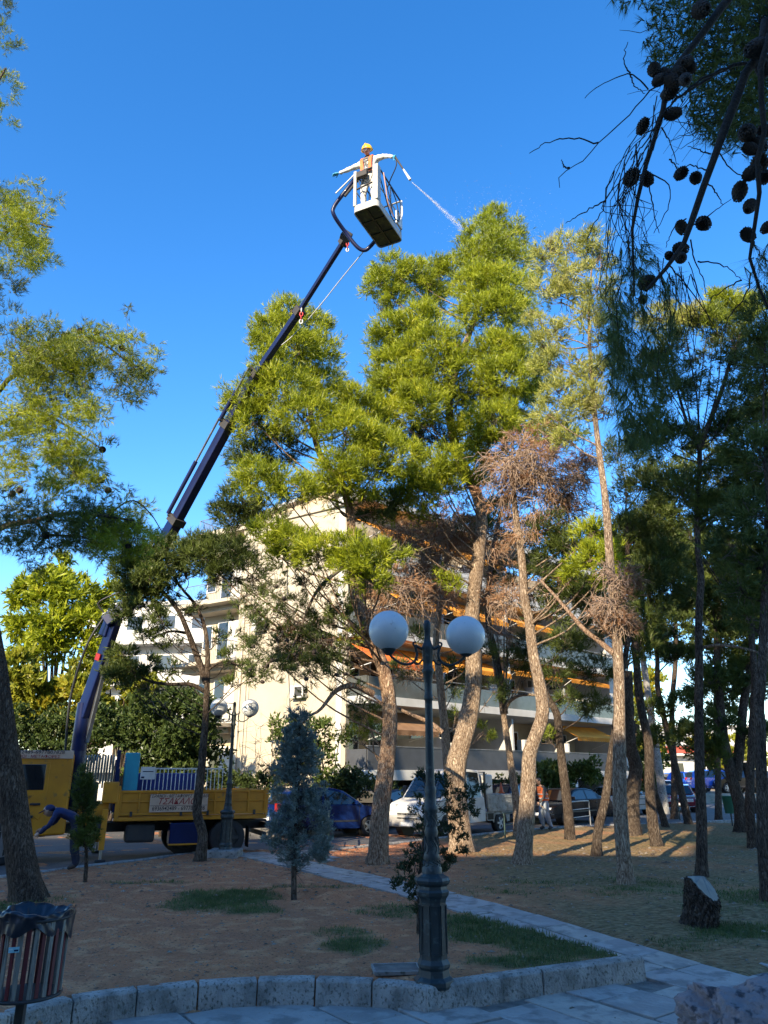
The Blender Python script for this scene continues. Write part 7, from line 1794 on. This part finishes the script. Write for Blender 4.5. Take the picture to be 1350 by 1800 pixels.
vm = MB(); V = []; Fc = []; A_ = 22
for j, (z, rx, ry, cy) in enumerate([(.98, .175, .15, .0), (1.1, .175, .15, -.02), (1.25, .185, .16, -.07), (1.38, .19, .155, -.11), (1.46, .12, .11, -.13)]):
    for k in range(A_): a = 2 * math.pi * k / A_; V.append((rx * math.cos(a), cy + ry * math.sin(a), z))
for j in range(4):
    for k in range(A_): Fc.append((j * A_ + k, j * A_ + (k + 1) % A_, (j + 1) * A_ + (k + 1) % A_, (j + 1) * A_ + k))
vm.add(V, Fc, ORV, True); vs_ = vm.build('vest', ORV, mn); so_ = vs_.modifiers.new('s', 'SOLIDIFY'); so_.thickness = .012; so_.offset = 1
for z, rx, cy in ((1.06, .188, -.012), (1.2, .195, -.055)):
    m = MB(); a = np.linspace(0, 2 * math.pi, 29); m.tube([(rx * math.cos(t), cy + rx * .86 * math.sin(t), z) for t in a], .018, 6, REF, caps=False); m.build('reflective_band', REF, vs_)
m = MB(); m.sphere((0, -.205, 1.67), .098, BLK, 14, 9, sc=(.88, 1.05, .95)); m.build('hair', BLK, mn)
pm_ = Matrix.Translation(gz(mp_)) @ Matrix.Rotation(math.radians(-62), 4, 'Z')
WOODH = M('wooden_handle', (.35, .24, .13), rough=.7)
ra, rb2 = np.array(pm_ @ Vector((-.22, -.62, 1.28))), np.array(pm_ @ Vector((.22, .1, .05)))
ra = np.array(pm_ @ Vector((-.26, -.62, 1.22))); mdl = np.array(pm_ @ Vector((-.0, -.43, .98))); rb2 = ra + (mdl - ra) * 2.9; rb2[2] = max(rb2[2], .03)
m = MB(); m.tube([ra, rb2], .014, 7, WOODH); d = (rb2 - ra) / np.linalg.norm(rb2 - ra); sv = np.cross(d, [0, 0, 1]); sv /= np.linalg.norm(sv)
m.beam(rb2 - sv * .2, rb2 + sv * .2, .03, .03, DKM)
for k in range(9): m.beam(rb2 + sv * (-.2 + .05 * k), rb2 + sv * (-.2 + .05 * k) + np.array([0, 0, -.07]), .008, .008, DKM)
m.build('rake', WOODH, None, label='wooden-handled rake held by the person in the orange vest', cat='rake')
# bending worker by the truck cab
BT = M('worker_blue', (.010, .018, .085), (.008, .014, .06), rough=.8); NT = M('navy_trousers', (.012, .015, .035), (.01, .012, .028), rough=.9)
J3 = dict(hip=(0, .0, .92, .15, .13), waist=(0, -.13, 1.02, .15, .12), chest=(0, -.36, 1.13, .165, .13), neckb=(0, -.50, 1.16, .075), neck=(0, -.55, 1.15, .055),
          hipL=(-.10, 0, .86, .11), kneeL=(-.14, -.06, .48, .08), ankL=(-.15, .04, .1, .06), toeL=(-.16, -.12, .045, .048), hipR=(.10, 0, .86, .11), kneeR=(.14, -.04, .48, .08), ankR=(.15, .06, .1, .06), toeR=(.16, -.1, .045, .048),
          shL=(-.19, -.42, 1.12, .075), elL=(-.24, -.56, .88, .052), wrL=(-.18, -.76, .78, .038), shR=(.19, -.42, 1.12, .075), elR=(.24, -.52, .88, .052), wrR=(.18, -.72, .72, .038))
bp_ = G(128, 1531); 
bw_ = figure('person', 'person in dark blue workwear bending forward beside the truck cab', gz(bp_), math.radians(-80), J3, stand_E(), BT, dict(hipL=NT, kneeL=NT, ankL=NT, toeL=BOOT, hipR=NT, kneeR=NT, ankR=NT, toeR=BOOT, neck=SKIN),
             [((-.18, -.77, .775), (.2, -.8, -.5), (.6, .2, -.3), .6, SKIN, 1), ((.18, -.73, .715), (-.2, -.8, -.5), (-.6, .2, -.3), .6, SKIN, -1)], ((0, -.64, 1.14), (0, -.75, -.6), SKIN))
m = MB(); m.sphere((0, -.62, 1.19), .098, BT, 14, 9, sc=(.9, 1.1, .8)); m.beam((0, -.70, 1.17), (0, -.82, 1.1), .13, .012, BT); m.build('cap', BT, bw_)
# ------------------------------------------------------------------ near pine whose cone-laden branches hang in at the upper right
def PZ(x, y, z): return EYE + ray(x, y) * z
rng = np.random.default_rng(21)
nr = empty('pine_tree', (3.9, 2.4, -.21), label='near pine overhead at upper right, bare hanging twigs and many dark cones', cat='tree'); off = np.array([3.9, 2.4, -.21])
def B(v): return np.array(v) - off
NBK = M('near_bark', (.035, .027, .022), (.022, .018, .015), scale=20, rough=.95, bump=.8, bscale=60, dist=.01)
m = MB(); trunk_mesh(m, np.array([(0, 0, -.1), (.1, .1, 2), (.05, .2, 4), (-.1, .5, 6), (-.1, .6, 9)]), [.2, .17, .15, .12, .07], BARKD, sides=14, n=30); m.build('trunk', BARKD, nr)
def nb(pts, z0, z1, r0, r1, from_trunk=None, name='branch', k=30):
    q = [PZ(x, y, z0 + (z1 - z0) * i / (len(pts) - 1)) - off for i, (x, y) in enumerate(pts)]
    rr_ = [r0 + (r1 - r0) * i / (len(pts) - 1) for i in range(len(pts))]
    if from_trunk is not None: q = [np.array(from_trunk), (np.array(from_trunk) + q[0]) / 2 + np.array([0, 0, .15])] + q; rr_ = [r0 * 1.8, r0 * 1.3] + rr_
    a = crom(np.hstack([np.array(q), np.array(rr_)[:, None]]), k); wob = rng.normal(0, .0022, (k, 3)); a[:, :3] += wob
    m = MB(); m.tube(a[:, :3], np.maximum(a[:, 3] * (1 + rng.normal(0, .06, k)), .0012), 8, NBK, caps=False); m.build(name, NBK, nr); return a[:, :3]
A1 = nb([(1290, -20), (1276, 0), (1250, 40), (1220, 77), (1193, 113), (1173, 140), (1167, 187), (1157, 220), (1147, 253), (1133, 300), (1123, 340), (1117, 377), (1113, 403), (1112, 450), (1114, 520)], 3.1, 2.9, .017, .004, from_trunk=(0.0, .3, 5.2))
B1 = nb([(1390, 40), (1350, 80), (1320, 110), (1297, 160), (1283, 207), (1260, 263), (1243, 310), (1227, 357), (1213, 400), (1203, 430), (1183, 457), (1150, 490), (1135, 510)], 3.0, 2.8, .021, .006, from_trunk=(0.05, .25, 4.4))
C1 = nb([(1400, 60), (1350, 83), (1334, 146), (1345, 213), (1330, 280), (1333, 333), (1330, 383), (1320, 433), (1320, 483), (1343, 520), (1360, 560)], 2.9, 2.8, .014, .003, from_trunk=(0.05, .2, 4.2))
nb([(1360, 95), (1320, 110), (1290, 115), (1250, 135), (1210, 160), (1180, 180)], 3.2, 3.1, .01, .004)
nb([(1276, 120), (1240, 135), (1200, 165), (1165, 200), (1135, 250), (1110, 280)], 3.05, 2.9, .006, .002)
thin = [[(1173, 142), (1150, 155), (1127, 177), (1107, 203), (1080, 227), (1052, 252), (1023, 283), (1000, 297), (983, 310), (983, 330)], [(1052, 252), (1010, 243), (967, 248), (930, 270)], [(1140, 157), (1120, 138), (1107, 130), (1067, 143), (1025, 173)], [(1107, 130), (1097, 107), (1102, 75)], [(1107, 130), (1115, 150), (1133, 165)],
        [(1000, 297), (990, 290), (987, 281)], [(1163, 225), (1177, 250), (1192, 290)], [(1260, 265), (1290, 300), (1333, 318)], [(1243, 300), (1215, 290), (1190, 300)], [(1250, 270), (1230, 265), (1209, 256)], [(1210, 400), (1240, 385), (1255, 370), (1285, 350)], [(1135, 300), (1160, 315), (1178, 330), (1172, 370), (1150, 410)], [(1205, 385), (1185, 400), (1170, 435)],
        [(1213, 420), (1222, 460), (1235, 490), (1240, 520)], [(1175, 465), (1205, 500), (1235, 540), (1260, 580)], [(1225, 460), (1260, 462), (1285, 475), (1303, 492)], [(1303, 492), (1280, 505), (1255, 520), (1247, 535)], [(1160, 480), (1170, 520), (1180, 560), (1175, 600)], [(1320, 480), (1310, 520), (1280, 560), (1270, 600)], [(1320, 420), (1335, 445), (1350, 460)],
        [(1157, 225), (1135, 235), (1120, 260), (1112, 300)], [(1065, 352), (1040, 365), (1015, 380), (993, 394)], [(1080, 300), (1068, 330), (1060, 365), (1040, 400), (1030, 425)], [(1130, 300), (1145, 340), (1150, 380), (1160, 410)], [(1178, 280), (1190, 295), (1195, 305)], [(1245, 320), (1262, 345), (1270, 360)]]
for t in thin: nb(t, 2.98, 2.92, .0032, .0013, name='twig', k=16)
for k in range(26):     # fine twigs arching down in a curtain
    x0 = rng.uniform(1090, 1160); y0 = 300 - (x0 - 1090) * 1.9 + rng.uniform(-10, 60); x1 = rng.uniform(1060, 1150); y1 = rng.uniform(400, 620)
    z = rng.uniform(2.85, 3.1); nb([(x0, y0), (x0 + rng.uniform(-45, 0), y0 + 60), ((x0 + x1) / 2 + rng.uniform(-45, 25), (y0 + y1) / 2), (x1 + rng.uniform(-15, 15), y1 - 50), (x1 + rng.uniform(-20, 25), y1)], z, z + rng.uniform(-.05, .05), .0020, .0008, name='twig', k=14)
for k in range(16):
    x0 = rng.uniform(1150, 1215); y0 = rng.uniform(450, 490); x1 = x0 + rng.uniform(-30, 45); y1 = y0 + rng.uniform(90, 240); z = rng.uniform(2.8, 3)
    nb([(x0, y0), (x0 + rng.uniform(-10, 20), y0 + 50), (x1, y1)], z, z, .002, .001, name='twig', k=10)
for cx, cy, r_ in [(1150, 123, 13), (1167, 133, 15), (1183, 142, 15), (1194, 127, 13), (1177, 163, 14), (1213, 117, 12), (1183, 200, 14), (1130, 222, 12), (1110, 312, 15), (1137, 315, 13), (1197, 305, 13), (1223, 313, 14), (1300, 337, 16), (1318, 363, 13), (1237, 393, 15), (1198, 400, 12), (1315, 413, 14), (1197, 437, 13), (1177, 450, 10), (1197, 453, 12), (1137, 497, 14), (1130, 527, 10),
                   (1313, 233, 17), (1333, 257, 18), (1335, 288, 17), (1322, 303, 14), (1343, 312, 14), (1330, 85, 18), (1345, 78, 16), (1233, 17, 17), (1207, 108, 12), (1205, 140, 13), (1160, 140, 12), (1320, 262, 13), (1345, 230, 15), (1340, 120, 14), (1348, 400, 12)]:
    p = PZ(cx, cy, rng.uniform(2.9, 3.05)) - off; o = linkob('pine_cone', CONE_ME, nr); o.location = Vector(p); k = r_ * 3.0 / FPX / .033 * rng.uniform(.70, .84); o.scale = (k, k, k * rng.uniform(.9, 1.35)); o.rotation_euler = (rng.uniform(-1.6, 1.6), rng.uniform(-1.6, 1.6), rng.uniform(0, 6))
def sprays(centres, mat, L=.11, w=.003, per=26, grav=-1.0, name='needle_spray', spread=.38):
    V = []
    for c, n in centres:
        b = c + rng.normal(size=(n, 1, 3)) * np.array([.016, .016, .045]); d = rng.normal(size=(n, 1, 3)) * spread + np.array([0, 0, grav]); nd = d + rng.normal(size=(n, 10, 3)) * .22; nd /= np.linalg.norm(nd, axis=2)[..., None]
        l = L * rng.uniform(.6, 1.1, (n, 10, 1)); pr = np.cross(nd, rng.normal(size=nd.shape)); pr /= np.linalg.norm(pr, axis=2)[..., None]; b = b + np.zeros_like(nd)
        V.append(np.stack([b + pr * w / 2, b - pr * w / 2, b + nd * l], 2).reshape(-1, 3))
    V = np.concatenate(V); linkob(name, raw_mesh(name, V, np.arange(len(V)).reshape(-1, 3), mat), nr, kind='stuff'); NTRI[0] += len(V) // 3
cs = []
for x0, x1, y0, y1, n in [(1090, 1140, 430, 560, 60), (1065, 1110, 560, 650, 60), (1070, 1160, 600, 700, 80), (1085, 1170, 690, 780, 90), (1120, 1190, 560, 640, 40), (1150, 1185, 470, 560, 24), (1320, 1350, 430, 500, 20), (1065, 1100, 480, 600, 22)]:
    for k in range(n): cs.append((PZ(rng.uniform(x0, x1), rng.uniform(y0, y1), rng.uniform(2.8, 3.3)) - off, 2))
sprays(cs, ND, L=.13, w=.0021, spread=.5)
# canopy of the same tree further up
cs = []
for k in range(1000):
    x = 1350 - abs(rng.normal(0, 110)); y = rng.uniform(-60, 250); lim = 1130 + max(0, y - 90) * .75
    if x < lim: x = rng.uniform(lim, 1370)
    cs.append((PZ(x, y, rng.uniform(4.6, 6.2)) - off, 3))
for k in range(30): cs.append((PZ(rng.uniform(1075, 1130), rng.uniform(-40, 12), rng.uniform(4.6, 6)) - off, 2))
sprays(cs, ND, L=.11, w=.005, grav=-.15, name='crown', spread=.9)
st = [(PZ(1360, 40, 5) - off, np.array([-1, .2, rng.uniform(-.3, .5)])) for _ in range(40)] + [(PZ(rng.uniform(1180, 1360), rng.uniform(0, 230), 5.3) - off, rng.normal(size=3)) for _ in range(120)]
V, Fq, _ = twigs(st, rng, 2, .5, .004, seg=6, grav=-.03, curl=.3); linkob('twigs', raw_mesh('twigs', V, Fq, NBK), nr, kind='stuff')
import sys
print('total needle tris', NTRI[0], 'mesh tris', sum(len(o.data.loop_triangles) if o.data.loop_triangles else len(o.data.polygons) for o in bpy.data.objects if o.type == 'MESH'), file=sys.stderr)
